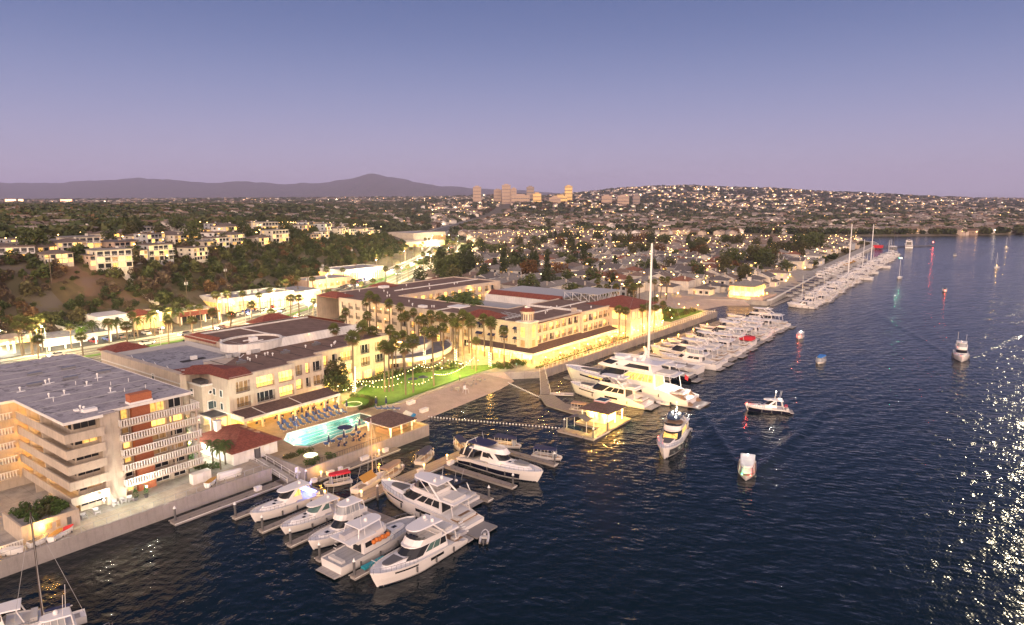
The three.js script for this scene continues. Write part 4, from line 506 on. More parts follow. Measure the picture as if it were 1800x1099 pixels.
function flyYacht(name, label, o) {
  const { L = 18, B = L * .27, F = L * .085, lit = 'dark', hard = true, hullWin = true } = o, b = boatBase(name, label, o.cat || 'yacht', L, B, F, { stern: .55, ...o }), fn = b.fn, dk = F * 1.02, ch = Math.max(1.5, L * .095);
  part(b, 'swim_platform', [tier(-L / 2 - L * .085, -L / 2 + .1, B * .9, B * .92, .28, .46, { nose: .05 }).solid], o.platform || BM.platform);
  if (hullWin) { part(b, 'hull_window', patch(fn, .32, .48, .2, .42, 6, 1, .03), BM.glass); part(b, 'hull_window', patch(fn, .62, .84, .16, .27, 6, 1, .03), BM.glass); }
  const c = tier(-L * .26, L * .25, B * .8, B * .74, dk - .15, dk + ch, { rf: 1.35, rb: .1, taper: .12, nose: .36 }); part(b, 'saloon', c.solid, BM.hullW); part(b, 'windshield', c.wind(.28, .95, 1, 9), BM.glass); { const n = Math.max(2, Math.round(L / 7)); for (let i = 0; i < n; i++) for (const g of c.side(.38, .88, .05 + .92 * i / n, .05 + .92 * (i + .9) / n)) part(b, 'side_window', g, i && o.sideGlass || LW[lit]); } part(b, 'saloon_door', c.back(.05, .92), LW[lit]);
  const f = tier(L * .08, L * .4, B * .62, B * .4, dk - .1 + F * .1, dk + F * .32 + .28, { rf: 1.2, taper: .1, nose: .5 }); part(b, 'foredeck_trunk', f.solid, BM.deckW); const sp = tier(L * .2, L * .36, B * .4, B * .3, dk + F * .32 + .28, dk + F * .32 + .42, { nose: .4 }); part(b, 'sun_pad', sp.solid, o.pad || mat([.12, .12, .13], .8));
  const fy = dk + ch, fd = tier(-L * .4, L * .13, B * .84, B * .74, fy, fy + .16, { nose: .3 }); part(b, 'fly_deck', fd.solid, BM.hullW);
  const fb = tier(-L * .18, L * .1, B * .8, B * .7, fy + .16, fy + .85, { rf: .9, rb: -.2, taper: -.03, nose: .35 }); part(b, 'fly_coaming', fb.walls, BM.hullW); part(b, 'fly_screen', fb.wind(.98, 1.5, 2, 8, .0), BM.glass);
  part(b, 'fly_seat', [bx(-L * .15, -L * .05, fy + .16, fy + .6, -B * .3, -B * .1), bx(-L * .15, -L * .05, fy + .16, fy + .6, B * .1, B * .3), bx(-L * .36, -L * .26, fy + .16, fy + .5, -B * .28, B * .28)], BM.cushion); part(b, 'helm', bx(L * .0, L * .04, fy + .16, fy + .95, -B * .2, B * .1), BM.glass);
  parts(b, 'post', [bar([-L * .38, dk - .1, -B * .36], [-L * .36, fy, -B * .36], .09), bar([-L * .38, dk - .1, B * .36], [-L * .36, fy, B * .36], .09)], BM.hullW);
  part(b, 'aft_deck', bx(-L * .46, -L * .27, F * .76, F * .82, -B * .38, B * .38), M.teak); part(b, 'aft_seat', [bx(-L * .455, -L * .42, F * .82, F * .82 + .5, -B * .3, B * .3), bx(-L * .42, -L * .36, F * .82, F * .82 + .42, B * .2, B * .34)], BM.cushion);
  if (hard) { const hy = fy + 2.15, ht = tier(-L * .22, L * .08, B * .68, B * .56, hy, hy + .17, { nose: .35, taper: .06 }); part(b, 'hardtop', ht.solid, o.top || BM.deckW); for (const s of [-1, 1]) part(b, 'radar_arch', [bar([-L * .25, fy + .1, s * B * .38], [-L * .12, hy + .05, s * B * .3], .16, 6), bar([-L * .17, fy + .3, s * B * .38], [-L * .02, hy + .05, s * B * .28], .07, 5)], BM.hullW); part(b, 'radar_dome', dome(-L * .15, hy + .17, B * .14, .3), BM.hullW); part(b, 'radar_dome', dome(-L * .15, hy + .17, -B * .16, .3), BM.hullW); part(b, 'antenna', [bar([-L * .18, hy, 0], [-L * .2, hy + 2.6, 0], .03), bar([-L * .12, hy + .1, -.3], [-L * .12, hy + .5, .3], .08)], BM.hullW); }
  else { for (const s of [-1, 1]) part(b, 'radar_arch', [bar([-L * .24, fy + .1, s * B * .38], [-L * .2, fy + 1.7, s * B * .3], .15, 6)], BM.hullW); part(b, 'radar_arch', bar([-L * .2, fy + 1.7, -B * .3], [-L * .2, fy + 1.7, B * .3], .15, 6), BM.hullW); part(b, 'radar_dome', dome(-L * .2, fy + 1.8, 0, .34), BM.hullW); part(b, 'antenna', bar([-L * .2, fy + 1.7, B * .2], [-L * .23, fy + 4.4, B * .22], .03), BM.hullW); }
  bowRail(fn, .62).forEach(g => part(b, 'bow_rail', g, BM.chrome)); return b;
}
function expressBoat(name, label, o) {
  const { L = 12, B = L * .3, F = L * .09, lit = 'dark' } = o, b = boatBase(name, label, o.cat || 'motorboat', L, B, F, { stern: .7, ...o }), dk = F * 1.08, ch = o.ch ?? 1.7, fn = b.fn;
  part(b, 'swim_platform', tier(-L / 2 - L * .08, -L / 2 + .1, B * .86, B * .9, .26, .42, { nose: .05 }).solid, BM.platform);
  const f = tier(-L * .1, L * .4, B * .76, B * .5, dk - .12, dk + F * .3 + .25, { rf: 1.5, taper: .14, nose: .5 }); part(b, 'foredeck_trunk', f.solid, BM.deckW); for (const z of [-.35, .45]) part(b, 'hatch', bx(L * .12 + z, L * .12 + z + .5, dk + F * .3 + .25, dk + F * .3 + .3, z - .25, z + .25), BM.glass);
  const c = tier(-L * .2, L * .14, B * .78, B * .7, dk + .1, dk + ch, { rf: 1.25, rb: .2, taper: .14, nose: .34 }); part(b, 'cabin', c.solid, BM.hullW); part(b, 'windshield', c.wind(.42, .95), o.glass || BM.glass); part(b, 'side_window', c.side(.42, .92, .12, .94), lit === 'hot' ? BM.litCabin : (o.glass || BM.glass)); part(b, 'cabin_door', c.back(.02, .95), BM.glass);
  const t = tier(-L * .34, L * .09, B * .8, B * .62, dk + ch, dk + ch + .16, { nose: .38, taper: .05 }); part(b, 'hardtop', t.solid, o.top || BM.deckW); part(b, 'cockpit', [bx(-L * .46, -L * .22, dk - .35, dk - .3, -B * .38, B * .38), bx(-L * .47, -L * .41, dk - .3, dk + .15, -B * .36, B * .36)], BM.cushion); for (const s of [-1, 1]) part(b, 'arch', bar([-L * .36, dk - .1, s * B * .4], [-L * .3, dk + ch, s * B * .36], .1, 5), BM.hullW);
  if (o.mast !== false) { part(b, 'radar_dome', dome(-L * .24, dk + ch + .16, 0, .28), BM.hullW); part(b, 'antenna', [bar([-L * .26, dk + ch, B * .2], [-L * .3, dk + ch + 2.6, B * .22], .025), bar([-L * .26, dk + ch, -B * .2], [-L * .3, dk + ch + 2.2, -B * .22], .025)], BM.hullW); }
  bowRail(fn, .58, .55, 8).forEach(g => part(b, 'bow_rail', g, BM.chrome)); return b;
}
function sedanBridge(name, label, o) { // enclosed or open flybridge on a convertible or trawler
  const { L = 13, B = L * .31, F = L * .1, lit = 'dark', enclosed = true } = o, b = boatBase(name, label, o.cat || 'motor yacht', L, B, F, o), dk = F * 1.05, ch = 1.75, fn = b.fn;
  part(b, 'swim_platform', tier(-L / 2 - L * .07, -L / 2 + .1, B * .86, B * .9, .26, .42, { nose: .05 }).solid, BM.platform);
  const c = tier(-L * .24, L * .2, B * .82, B * .76, dk - .1, dk + ch, { rf: 1.1, rb: .05, taper: .1, nose: .36 }); part(b, 'cabin', c.solid, BM.hullW); part(b, 'windshield', c.wind(.4, .86), BM.glass); part(b, 'side_window', c.side(.44, .84, .1, .5), LW[lit]); part(b, 'side_window', c.side(.44, .84, .55, .95), LW[lit]); part(b, 'cabin_door', c.back(.04, .9, .15, .6), BM.glass);
  const f = tier(L * .05, L * .37, B * .6, B * .4, dk - .1, dk + F * .34, { rf: 1, taper: .1, nose: .5 }); part(b, 'foredeck_trunk', f.solid, BM.deckW); part(b, 'hatch', bx(L * .2, L * .25, dk + F * .34, dk + F * .34 + .05, -.3, .3), BM.glass);
  const y = dk + ch, fb = tier(-L * .3, L * .1, B * .82, B * .7, y, y + .7, { rf: .6, taper: -.02, nose: .36 }); part(b, 'flybridge', fb.solid, BM.hullW); const en = tier(-L * .2, L * .05, B * .66, B * .58, y + .7, y + 1.9, { rf: .45, taper: .12, nose: .34 });
  if (enclosed) { part(b, 'enclosure', en.walls, BM.clear); const q = []; for (const z of [-1, 1]) for (let i = 0; i < 4; i++) q.push(bar([-L * .2 + i * L * .07, y + .7, z * B * .33], [-L * .19 + i * L * .065, y + 1.9, z * B * .29], .045)); part(b, 'post', q, BM.hullW); } else part(b, 'post', [-1, 1].flatMap(z => [bar([-L * .2, y + .6, z * B * .32], [-L * .2, y + 1.95, z * B * .3], .05), bar([0, y + .6, z * B * .3], [-L * .02, y + 1.95, z * B * .28], .05)]), BM.hullW);
  part(b, 'hardtop', tier(-L * .26, L * .04, B * .7, B * .58, y + 1.9, y + 2.05, { nose: .3 }).solid, o.top || BM.deckW); part(b, 'radar_dome', dome(-L * .12, y + 2.05, .2, .3), BM.hullW); part(b, 'radar_arch', [bar([-L * .28, y + .6, -B * .34], [-L * .26, y + 1.95, -B * .3], .09), bar([-L * .28, y + .6, B * .34], [-L * .26, y + 1.95, B * .3], .09)], BM.hullW); part(b, 'antenna', [bar([-L * .22, y + 2, -B * .25], [-L * .24, y + 5, -B * .26], .03), bar([-L * .18, y + 2, B * .25], [-L * .2, y + 4.6, B * .26], .03)], BM.hullW);
  part(b, 'cockpit', bx(-L * .47, -L * .25, dk - .35, dk - .28, -B * .4, B * .4), BM.platform); part(b, 'transom_seat', bx(-L * .46, -L * .42, dk - .28, dk + .15, -B * .3, B * .3), BM.cushion); bowRail(fn, .55, .6, 9).forEach(g => part(b, 'bow_rail', g, BM.chrome)); return b;
}
function canopyBoat(name, label, o) { // small electric harbour boat with a fringed top
  const { L = 6.4, B = 2.5, F = .62 } = o, b = boatBase(name, label, 'boat', L, B, F, { bow: 1.3, drop: .3, ...o, deck: o.deckM || mat([.45, .33, .24], .7), group: o.group }), top = o.top || M.navy, y = 2.15;
  const t = tier(-L * .44, L * .3, B * .82, B * .7, y, y + .16, { nose: .3, taper: .12 }); part(b, 'canopy', t.solid, top); part(b, 'fringe', tier(-L * .445, L * .305, B * .83, B * .71, y - .16, y, { nose: .3, taper: 0 }).walls, top);
  part(b, 'post', [-1, 1].flatMap(s => [-.42, -.18, .06, .24].map(x => bar([L * x, F * .7, s * B * .42], [L * x, y, s * B * .36], .035))), M.white); part(b, 'windscreen', tier(L * .2, L * .3, B * .66, B * .6, F, F + 1.1, { rf: .25, nose: .5 }).walls, BM.clear); part(b, 'bench', [bx(-L * .38, L * .14, F * .5, F * .95, -B * .4, -B * .22), bx(-L * .38, L * .14, F * .5, F * .95, B * .22, B * .4), bx(-L * .44, -L * .36, F * .5, F * .95, -B * .34, B * .34)], o.seat || BM.cushion);
  if (o.lit) { part(b, 'cabin_lamp', ball(0, 1.95, 0, .07), glow(WARM, 12)); } return b;
}
function dinghy(name, label, o = {}) {
  const { L = 3.4, w = 1.5, c = BM.hullW } = o, b = thing(name, label, 'dinghy', [0, 0, 0], { add: false }); const cv = new THREE.CatmullRomCurve3([[-L / 2, w * .38], [-L * .1, w * .4], [L * .3, w * .3], [L * .5, 0], [L * .3, -w * .3], [-L * .1, -w * .4], [-L / 2, -w * .38]].map(([x, z]) => new THREE.Vector3(x, .34 + .16 * Math.max(0, x / L), z)));
  part(b, 'tube', new THREE.TubeGeometry(cv, 26, .2, 7), c); part(b, 'floor', bx(-L / 2, L * .32, .02, .2, -w * .32, w * .32), o.floor || M.lgrey); part(b, 'seat', bx(-L * .12, L * .02, .2, .5, -w * .28, w * .28), BM.cushion); part(b, 'outboard_motor', [bx(-L / 2 - .35, -L / 2, .45, .95, -.16, .16), bx(-L / 2 - .22, -L / 2 - .08, -.3, .45, -.07, .07)], o.motor || M.dgrey); part(b, 'console', bx(L * .05, L * .14, .2, .75, -.22, .22), o.consoleM || M.lgrey); return b;
}
function sailYacht(name, label, o) {
  const { L = 12, B = L * .27, F = 1.1, H = 16, cover = M.navy } = o, b = boatBase(name, label, 'sailboat', L, B, F, { bow: 1.2, ...o }), y = F + .5, x = L * .08; part(b, 'cabin', tier(-L * .18, L * .24, B * .55, B * .36, F - .1, y, { rf: 1.4, taper: .15, nose: .5 }).solid, BM.deckW); part(b, 'cockpit', bx(-L * .42, -L * .2, F - .15, F - .1, -B * .26, B * .26), BM.platform);
  part(b, 'mast', cyl(x, 0, F, H, o.mr ?? .1, (o.mr ?? .1) * .75, 8), o.mastM || M.white); part(b, 'boom', bar([x, y + 1, 0], [-L * .33, y + .9, 0], .08), M.white); part(b, 'sail_cover', bar([x - .2, y + 1.2, 0], [-L * .3, y + 1.1, 0], .2, 7), cover);
  const st = [bar([L * .49, F * 1.15, 0], [x, H - .2, 0], .025, 3), bar([-L * .48, F, 0], [x, H - .2, 0], .025, 3)]; for (const s of [-1, 1]) for (const k of [.42, .7]) st.push(bar([x, H * k, 0], [x, H * k, s * B * .3], .035, 3), bar([x - .1, F, s * B * .46], [x, H * k, s * B * .3], .022, 3), bar([x, H * k, s * B * .3], [x, H * (k === .42 ? .7 : .99), k === .42 ? s * B * .3 : 0], .022, 3)); part(b, 'rigging', st, M.lgrey); bowRail(b.fn, .7, .5, 4).forEach(g => part(b, 'bow_rail', g, BM.chrome)); return b;
}
const put = (b, a, bb, deg, y = 0) => { b.position.set(a, y, -bb); b.rotation.y = deg * R; scene.add(b); return b; }; // deg: 0 bow along the shore (+x), 90 bow inland
function navLamp(a, y, b, c, cd, g = 18, r = .12) { lampLight(a, y, b, c, cd, r); return glow(c, g); }
function boatLamp(b, x, y, z, c, cd, r = .12, g = 20) { part(b, 'navigation_lamp', ball(x, y, -z, r, 8), glow(c, g)); b.updateMatrixWorld(true); const p = new THREE.Vector3(x, y, z).applyMatrix4(b.matrixWorld); lampLight(p.x, p.y, -p.z, c, cd, r); }

// --- the near marina ---
{
  const B1 = put(expressBoat('express_cruiser', 'white cruiser with raised wheelhouse and blue lit cockpit nearest the seawall', { L: 13, F: 1.35, ch: 2.1, lit: 'hot' }), 64.3, 97.8, 180); boatLamp(B1, -4.6, 2.1, .9, [.15, .2, 1], 60, .22, 14); part(B1, 'cockpit_light_bar', bx(-5.4, -4.2, 1.9, 2.05, -1.5, 1.5), glow([.2, .25, 1], 5));
  put(expressBoat('express_cruiser', 'white hardtop express cruiser with green tinted windscreen, second from the seawall', { L: 12.5, glass: BM.glassG, ch: 1.75 }), 64.6, 90.3, 180);
  put(sedanBridge('bridge_cruiser', 'white cruiser with clear enclosed flybridge between two finger docks', { L: 12.8, lit: 'dark' }), 64.4, 82.9, 181);
  { const b = put(sedanBridge('trawler_yacht', 'older white motor yacht moored stern out with boat on its upper deck', { L: 16.5, B: 4.9, F: 1.6, enclosed: false, deck: mat([.42, .43, .46], .7, { map: T.plank }) }), 64.6, 75.3, 0); part(b, 'upper_deck', bx(-6.6, -1.6, 4.0, 4.15, -2.2, 2.2), BM.deckW); part(b, 'stored_dinghy', tier(-6.2, -2.8, 1.5, 1.2, 4.2, 4.9, { nose: .5, taper: .3 }).solid, BM.cover); part(b, 'life_jackets', [0, 1, 2, 3, 4, 5].map(i => ball(-2.4 + i * .55, 3.0 + (i % 2) * .12, -2.35, .38, 6)), mat([.55, .16, .03], .8)); part(b, 'ladder', [0, 1, 2, 3, 4].map(i => bar([-6.4 - i * .12, 3.6 - i * .45, .9], [-6.4 - i * .12, 3.6 - i * .45, 1.4], .05)), M.white); }
  { const b = put(flyYacht('flybridge_yacht', 'sleek white flybridge yacht at the outer end, bow toward the seawall', { L: 17.5, B: 5.2, F: 1.75, sideGlass: BM.glassG }), 65.4, 67.6, 181); part(b, 'tender', tier(-10.6, -8.4, 1.2, .9, .5, 1.0, { nose: .5 }).solid, BM.cover); }
  { const b = put(flyYacht('flybridge_yacht', 'big white yacht moored stern out with radar domes and grey stern platform', { L: 21.5, B: 5.6, F: 2.05, platform: mat([.2, .2, .21], .7) }), 78.4, 78.6, 90); part(b, 'stern_platform', bx(-13.6, -10.5, .3, .55, -2.5, 2.5), mat([.22, .21, .21], .7)); part(b, 'stair', [0, 1, 2, 3, 4].map(i => bx(-11.2 + i * .3, -10.9 + i * .3, .55 + i * .3, .7 + i * .3, 1.7, 2.5)), M.white); }
  put(dinghy('inflatable_dinghy', 'white inflatable dinghy tied behind the big stern-out yacht', { L: 4, floor: M.black }), 77.2, 64.6, 35);
  { const b = put(expressBoat('convertible_cruiser', 'white cruiser under a black canvas cockpit canopy with teak stern platform', { L: 14, B: 4.4, F: 1.3, top: M.black }), 85.2, 81, 90); part(b, 'bimini_top', tier(-4.5, -.2, 3.6, 3.2, 3.25, 3.4, { nose: .2, taper: .1 }).solid, M.black); }
  { const b = put(expressBoat('sport_yacht', 'white sport yacht with dark navy hull stripe and navy bimini top', { L: 19.5, B: 5, F: 1.7, hull: BM.hullW, ch: 2.0 }), 100, 79.2, -90); part(b, 'hull_band', patch(b.fn, .02, .8, .34, .74, 14, 2, .03), BM.hullNavy, 'dark navy band along the hull'); part(b, 'bimini_top', tier(-7, -2, 3.8, 3.4, 4.9, 5.05, { nose: .2, taper: .1 }).solid, M.navy); part(b, 'fly_coaming', tier(-5.5, 1.5, 3.8, 3.2, 3.9, 4.7, { rf: .8, nose: .35 }).walls, BM.hullW); for (const s of [-1, 1]) part(b, 'radar_arch', [bar([-8.2, 2.2, s * 2], [-7.4, 4.8, s * 1.6], .16), bar([-4.6, 3.6, s * 1.7], [-4.2, 4.95, s * 1.6], .05), bar([-2.4, 3.6, s * 1.7], [-4.8, 4.95, s * 1.6], .05)], BM.hullW); part(b, 'radar_arch', bar([-7.4, 4.8, -1.6], [-7.4, 4.8, 1.6], .2), BM.hullW); part(b, 'sun_pad', tier(3.6, 6.6, 2, 1.4, 2.95, 3.05, { nose: .4 }).solid, mat([.2, .2, .21], .8)); part(b, 'canvas_cover', tier(-9.3, -5.6, 4, 3.8, 2.0, 2.9, { nose: .1, taper: .3 }).solid, M.black); }
  put(canopyBoat('canopy_boat', 'tan topped electric boat with lit windows at the main dock', { L: 7, top: M.tan, lit: 1 }), 86.2, 94.8, 12); { const q = [[95.5, 95.2, 20, 'navy canopied electric boat between the tan boat and the sport yacht'], [104.6, 94, 60, 'navy canopied electric boat behind the stern of the sport yacht', 1], [111.4, 86.6, -78, 'navy canopied electric boat at the inner end of the farthest finger dock', 1], [111, 76, -78, 'navy canopied electric boat at the outer end of the farthest finger dock']]; for (const [a, b, d, l, lit] of q) put(canopyBoat('canopy_boat', l, { lit, group: 'electric boats with navy canopies' }), a, b, d); }
  lampLight(86.2, 1.95, 94.8, WARM, 6, .07); lampLight(104.6, 1.95, 94, WARM, 6, .07); lampLight(111.4, 1.95, 86.6, WARM, 6, .07);
  put(dinghy('inflatable_dinghy', 'small white dinghy floating beside the pool dock', { L: 3.8 }), 80.6, 102.9, 8);
  { const b = put(canopyBoat('runabout', 'small runabout with bright red sun canopy inside the marina', { L: 5.2, B: 2.1, top: M.red, deckM: M.black }), 76.6, 99.4, 160); }
  { const b = put(sailYacht('sailboat', 'wooden masted sailboat with ochre sail cover at the marina corner', { L: 9, H: 12.5, F: .9, cover: M.ochre, mastM: mat([.5, .4, .3], .6) }), 80.2, 94.4, 12); part(b, 'awning', faces([[[-3.6, 1.9, -1.3], [.4, 1.9, -1.3], [.2, 2.8, 0], [-3.4, 2.8, 0]], [[-3.6, 1.9, 1.3], [.4, 1.9, 1.3], [.2, 2.8, 0], [-3.4, 2.8, 0]]]), M.ochre); }
  // boats cut by the lower left corner
  put(expressBoat('motorboat', 'white motorboat with curved windscreen at the left edge below the seawall', { L: 12, mast: false }), 21.6, 97, 160); { const b = put(sedanBridge('bridge_cruiser', 'white cruiser with broad hardtop beside the dark mast in the corner', { L: 10, enclosed: true }), 24.9, 86.4, 165); } put(expressBoat('motorboat', 'bow of a white motorboat at the bottom edge right of the dark mast', { L: 9, mast: false }), 27.4, 82.6, 30);
  put(sailYacht('sailboat', 'sailboat with tall dark mast at the lower left corner', { L: 7.5, H: 15.6, mastM: mat([.05, .035, .03], .5), mr: .13 }), 27.0, 91.6, 165);
}
// --- boats under way ---
{
  const y1 = put(flyYacht('flybridge_yacht', 'dark hulled flybridge yacht under way with lit cabin heading out past the floating pavilion', { L: 20, B: 5.4, F: 1.9, hull: BM.hullW, lit: 'hot', hullWin: false, top: BM.glass }), 133.5, 59.2, 194); part(y1, 'hull_band', patch(y1.fn, .0, .94, .2, .74, 14, 2, .03), BM.hullGrey); part(y1, 'windshield', tier(-5.2, 5.05, 4.3, 4, 1.85, 3.75, { rf: 1.35, taper: .12, nose: .36 }).wind(.42, .86, 3, 7, .06), BM.litCabin, 'lit windscreen'); part(y1, 'seat', bx(-3.4, -1.2, 4.1, 4.7, -1.6, 1.6), M.tan); boatLamp(y1, -3, 6.9, 0, WHITE, 70, .14, 40); boatLamp(y1, 4, 2.9, 2.3, [1, .06, .04], 5, .12, 16);
  const p = put(expressBoat('patrol_boat', 'white boat with dark hull and red bow light crossing the channel', { L: 10.5, B: 3.4, F: 1.1, hull: BM.hullW, ch: 1.9 }), 170, 50.8, 115); part(p, 'hull_band', patch(p.fn, 0, .97, .25, .8, 12, 2, .03), BM.hullNavy); part(p, 'mast', [bar([-1.6, 3, 0], [-1.9, 5.2, 0], .07), bar([-1.9, 4.4, -.7], [-1.9, 4.4, .7], .05)], M.white); boatLamp(p, 4.8, 1.9, -.3, [1, .07, .04], 9, .13, 18); boatLamp(p, -1.9, 5.2, 0, WHITE, 40, .12, 30); part(p, 'lifebuoy', new THREE.TorusGeometry(.3, .09, 6, 14).translate(-4.4, 1.7, 0), M.red);
  const c = put(canopyBoat('canopy_boat', 'white topped tour boat with passengers heading for the camera', { L: 9.5, B: 3.4, F: .8, top: BM.deckW, seat: M.tan }), 128.2, 41.4, 197); boatLamp(c, 3.6, .95, .75, [.03, 1, .35], 3, .1, 16); boatLamp(c, 3.6, .95, -.8, [1, .05, .03], 7, .12, 18); boatLamp(c, -3, 2.6, 0, WHITE, 16, .1, 24);
  const w = put(sedanBridge('bridge_cruiser', 'white cruiser alone near the right edge with red light on the water', { L: 14, B: 4.6, F: 1.4 }), 268, 18.6, 187); boatLamp(w, 5.6, 1.7, .5, [1, .05, .03], 26, .14, 18); boatLamp(w, 5.6, 1.7, -.9, [.03, 1, .35], 8, .12, 14); boatLamp(w, -2, 5.2, 0, WHITE, 20, .12, 24);
  const k = put(canopyBoat('canopy_boat', 'little boat with bright blue canopy on the open channel', { L: 6, top: mat([.03, .2, .6], .7) }), 233, 53.8, 180); const r1 = put(canopyBoat('canopy_boat', 'small pale boat with red reflection off the hotel marina', { L: 6, top: BM.deckW }), 270.4, 70.3, 185); boatLamp(r1, 2.6, .9, 0, [1, .07, .04], 26, .13, 16); boatLamp(r1, -2, 2.5, 0, WHITE, 16, .12, 24);
  const r2 = put(canopyBoat('canopy_boat', 'dark topped boat with red lamp far out on the right', { L: 7, top: M.black }), 460, 43, 190); boatLamp(r2, 2.6, .9, 0, [1, .06, .03], 16, .22, 22);
  const s = put(sailYacht('sailboat', 'small sailboat motoring with green and white masthead lamps', { L: 10, H: 14 }), 518, 74.7, 180); boatLamp(s, .8, 13.8, .7, [.05, 1, .45], 40, .25, 16); boatLamp(s, .8, 13.8, -.4, WHITE, 40, .25, 20);
  const bl = put(canopyBoat('canopy_boat', 'distant boat lit bright blue near the right edge', { L: 8, top: BM.deckW }), 757, -21, 180); boatLamp(bl, 0, 2.8, 0, [.15, .2, 1], 400, .7, 14);
  for (const [a, b, l, hl] of [[640, 28, 'distant sailboat at anchor below the blue lit boat', 12], [905, 33, 'distant white sailboat far out beyond the marina point', 12], [860, -8, 'distant boat with warm lamp left of the blue lit boat', 9], [760, 66, 'distant dark skiff off the end of the far pier', 0], [1090, -20, 'most distant small sailboat by the far shore', 12]]) { const o = put(hl ? sailYacht('sailboat', l, { L: 10, H: hl, group: undefined }) : canopyBoat('skiff', l, { L: 6, top: M.black }), a, b, 170); if (hl) boatLamp(o, 0, 2.4, 0, WARM, 40, .3, 12); }
}
// --- hotel marina: bows to the promenade ---
{
  { const b = put(flyYacht('superyacht', 'largest white motor yacht with raked bow and lit saloon windows beside the hotel pier', { L: 39, B: 8, F: 3.3, lit: 'hot', hard: false, bow: 1.5, ch: 3 }), 164.4, 87.2, 90); part(b, 'upper_saloon', tier(-9.5, 8.5, 6.2, 5.4, 7.0, 9.3, { rf: 1.8, rb: .4, taper: .14, nose: .4 }).solid, BM.hullW); const u = tier(-9.5, 8.5, 6.2, 5.4, 7.0, 9.3, { rf: 1.8, rb: .4, taper: .14, nose: .4 }); part(b, 'side_window', u.side(.35, .8, .1, .95), BM.glass); part(b, 'windshield', u.wind(.35, .85), BM.glass); part(b, 'sun_deck', tier(-11, 3, 6, 5, 9.3, 9.5, { nose: .4 }).solid, BM.hullW); part(b, 'radar_mast', [bar([-5, 9.4, 0], [-6.2, 12.6, 0], .5, 8), ...dome(-5.6, 12.4, 0, .5), bar([-5.8, 11.4, -1.4], [-5.8, 11.4, 1.4], .2)], BM.hullW); for (const z of [-1.6, 1.6]) part(b, 'radar_dome', dome(-3.4, 9.5, z, .6), BM.hullW); part(b, 'liferaft', [bx(-.5, 2.5, 9.5, 10.2, -1.8, 1.8)], BM.deckW); for (let i = 0; i < 4; i++) part(b, 'side_window', patch(b.fn, .58 + i * .045, .615 + i * .045, .05, .17, 2, 1, .05), BM.litCabin); part(b, 'stern_stair', [0, 1, 2, 3, 4, 5, 6].map(i => bx(-20.4 + i * .42, -19.98 + i * .42, .5, .8 + i * .26, -3.2, -1.9)), M.teak); part(b, 'stern_stair', [0, 1, 2, 3, 4, 5, 6].map(i => bx(-20.4 + i * .42, -19.98 + i * .42, .5, .8 + i * .26, 1.9, 3.2)), M.teak); boatLamp(b, -4.2, 10.6, 2.4, [1, .93, .8], 120, .25, 20); boatLamp(b, -13.5, 6.6, 0, [1, .93, .8], 70, .2, 20); boatLamp(b, -18, 3.2, 0, [1, .9, .75], 30, .15, 20); part(b, 'flag', faces([[[-17, 6.4, 0], [-17.9, 6, .1], [-18, 7, .1], [-17, 7.6, 0]]]), M.red); }
  put(flyYacht('flybridge_yacht', 'white flybridge yacht with brown side windows beside the floating pavilion', { L: 23.5, B: 5.9, F: 2.1, lit: 'dark' }), 155.3, 87.3, 90);
  put(dinghy('inflatable_dinghy', 'grey and white tender moored along the hotel gangway', { L: 6.5, w: 2.3, floor: M.black, c: BM.cover }), 151.0, 99.2, 122); put(dinghy('inflatable_dinghy', 'small tender between the largest yacht and its neighbour', { L: 3.6, motor: M.black }), 159.8, 73.8, 95);
  { const b = put(sailYacht('sailing_yacht', 'tall masted sailing yacht rising above the hotel marina', { L: 30, B: 7, F: 1.9, H: 38.5, mr: .42, cover: BM.cover, hull: BM.hullW }), 196.6, 94, 90); }
  const P = [
    o => expressBoat('sport_yacht', '', { L: 22, B: 5.4, F: 1.8, hull: BM.hullBlack, deck: BM.platform, ...o }), o => flyYacht('motor_yacht', '', { L: 26, B: 6.2, F: 2.2, ...o }), o => flyYacht('motor_yacht', '', { L: 24, B: 6, F: 2.1, hard: false, ...o }), o => sedanBridge('motor_yacht', '', { L: 20, B: 5.6, F: 1.9, ...o }), o => sedanBridge('motor_yacht', '', { L: 19, B: 5.4, F: 1.8, enclosed: false, ...o }), o => flyYacht('motor_yacht', '', { L: 25, B: 6.2, F: 2.2, hull: BM.hullBlueGrey, ...o }), o => expressBoat('motor_yacht', '', { L: 17, B: 4.8, F: 1.6, ...o })];
  const list = [[0, 187, 'black hulled sport yacht with teak stern beside the largest yacht'], [3, 204.5, 'white convertible motor yacht next to the tall masted sailing yacht'], [1, 211.5, 'white flybridge yacht, third motor yacht beyond the sailing mast'], [2, 219, 'white yacht with tender on its stern, fourth beyond the sailing mast'], [1, 226, 'white hardtop yacht, fifth beyond the sailing mast'], [4, 232.5, 'white yacht with round stern hatch, sixth beyond the sailing mast'], [2, 239, 'white yacht just before the one with the red cover'], [3, 245.5, 'white motor yacht with bright red canvas cover on its stern'], [5, 252, 'blue grey hulled yacht behind the red covered one'], [1, 259, 'tall white trawler yacht with row of dark windows'], [4, 265.5, 'white sportfishing yacht beyond the tall trawler'], [3, 271.5, 'white yacht fourth from the far end of the hotel marina'], [2, 278, 'white yacht third from the far end of the hotel marina'], [6, 284.5, 'white cruiser second from the far end of the hotel marina'], [1, 291, 'white flybridge yacht at the far end of the hotel marina']], proto = {};
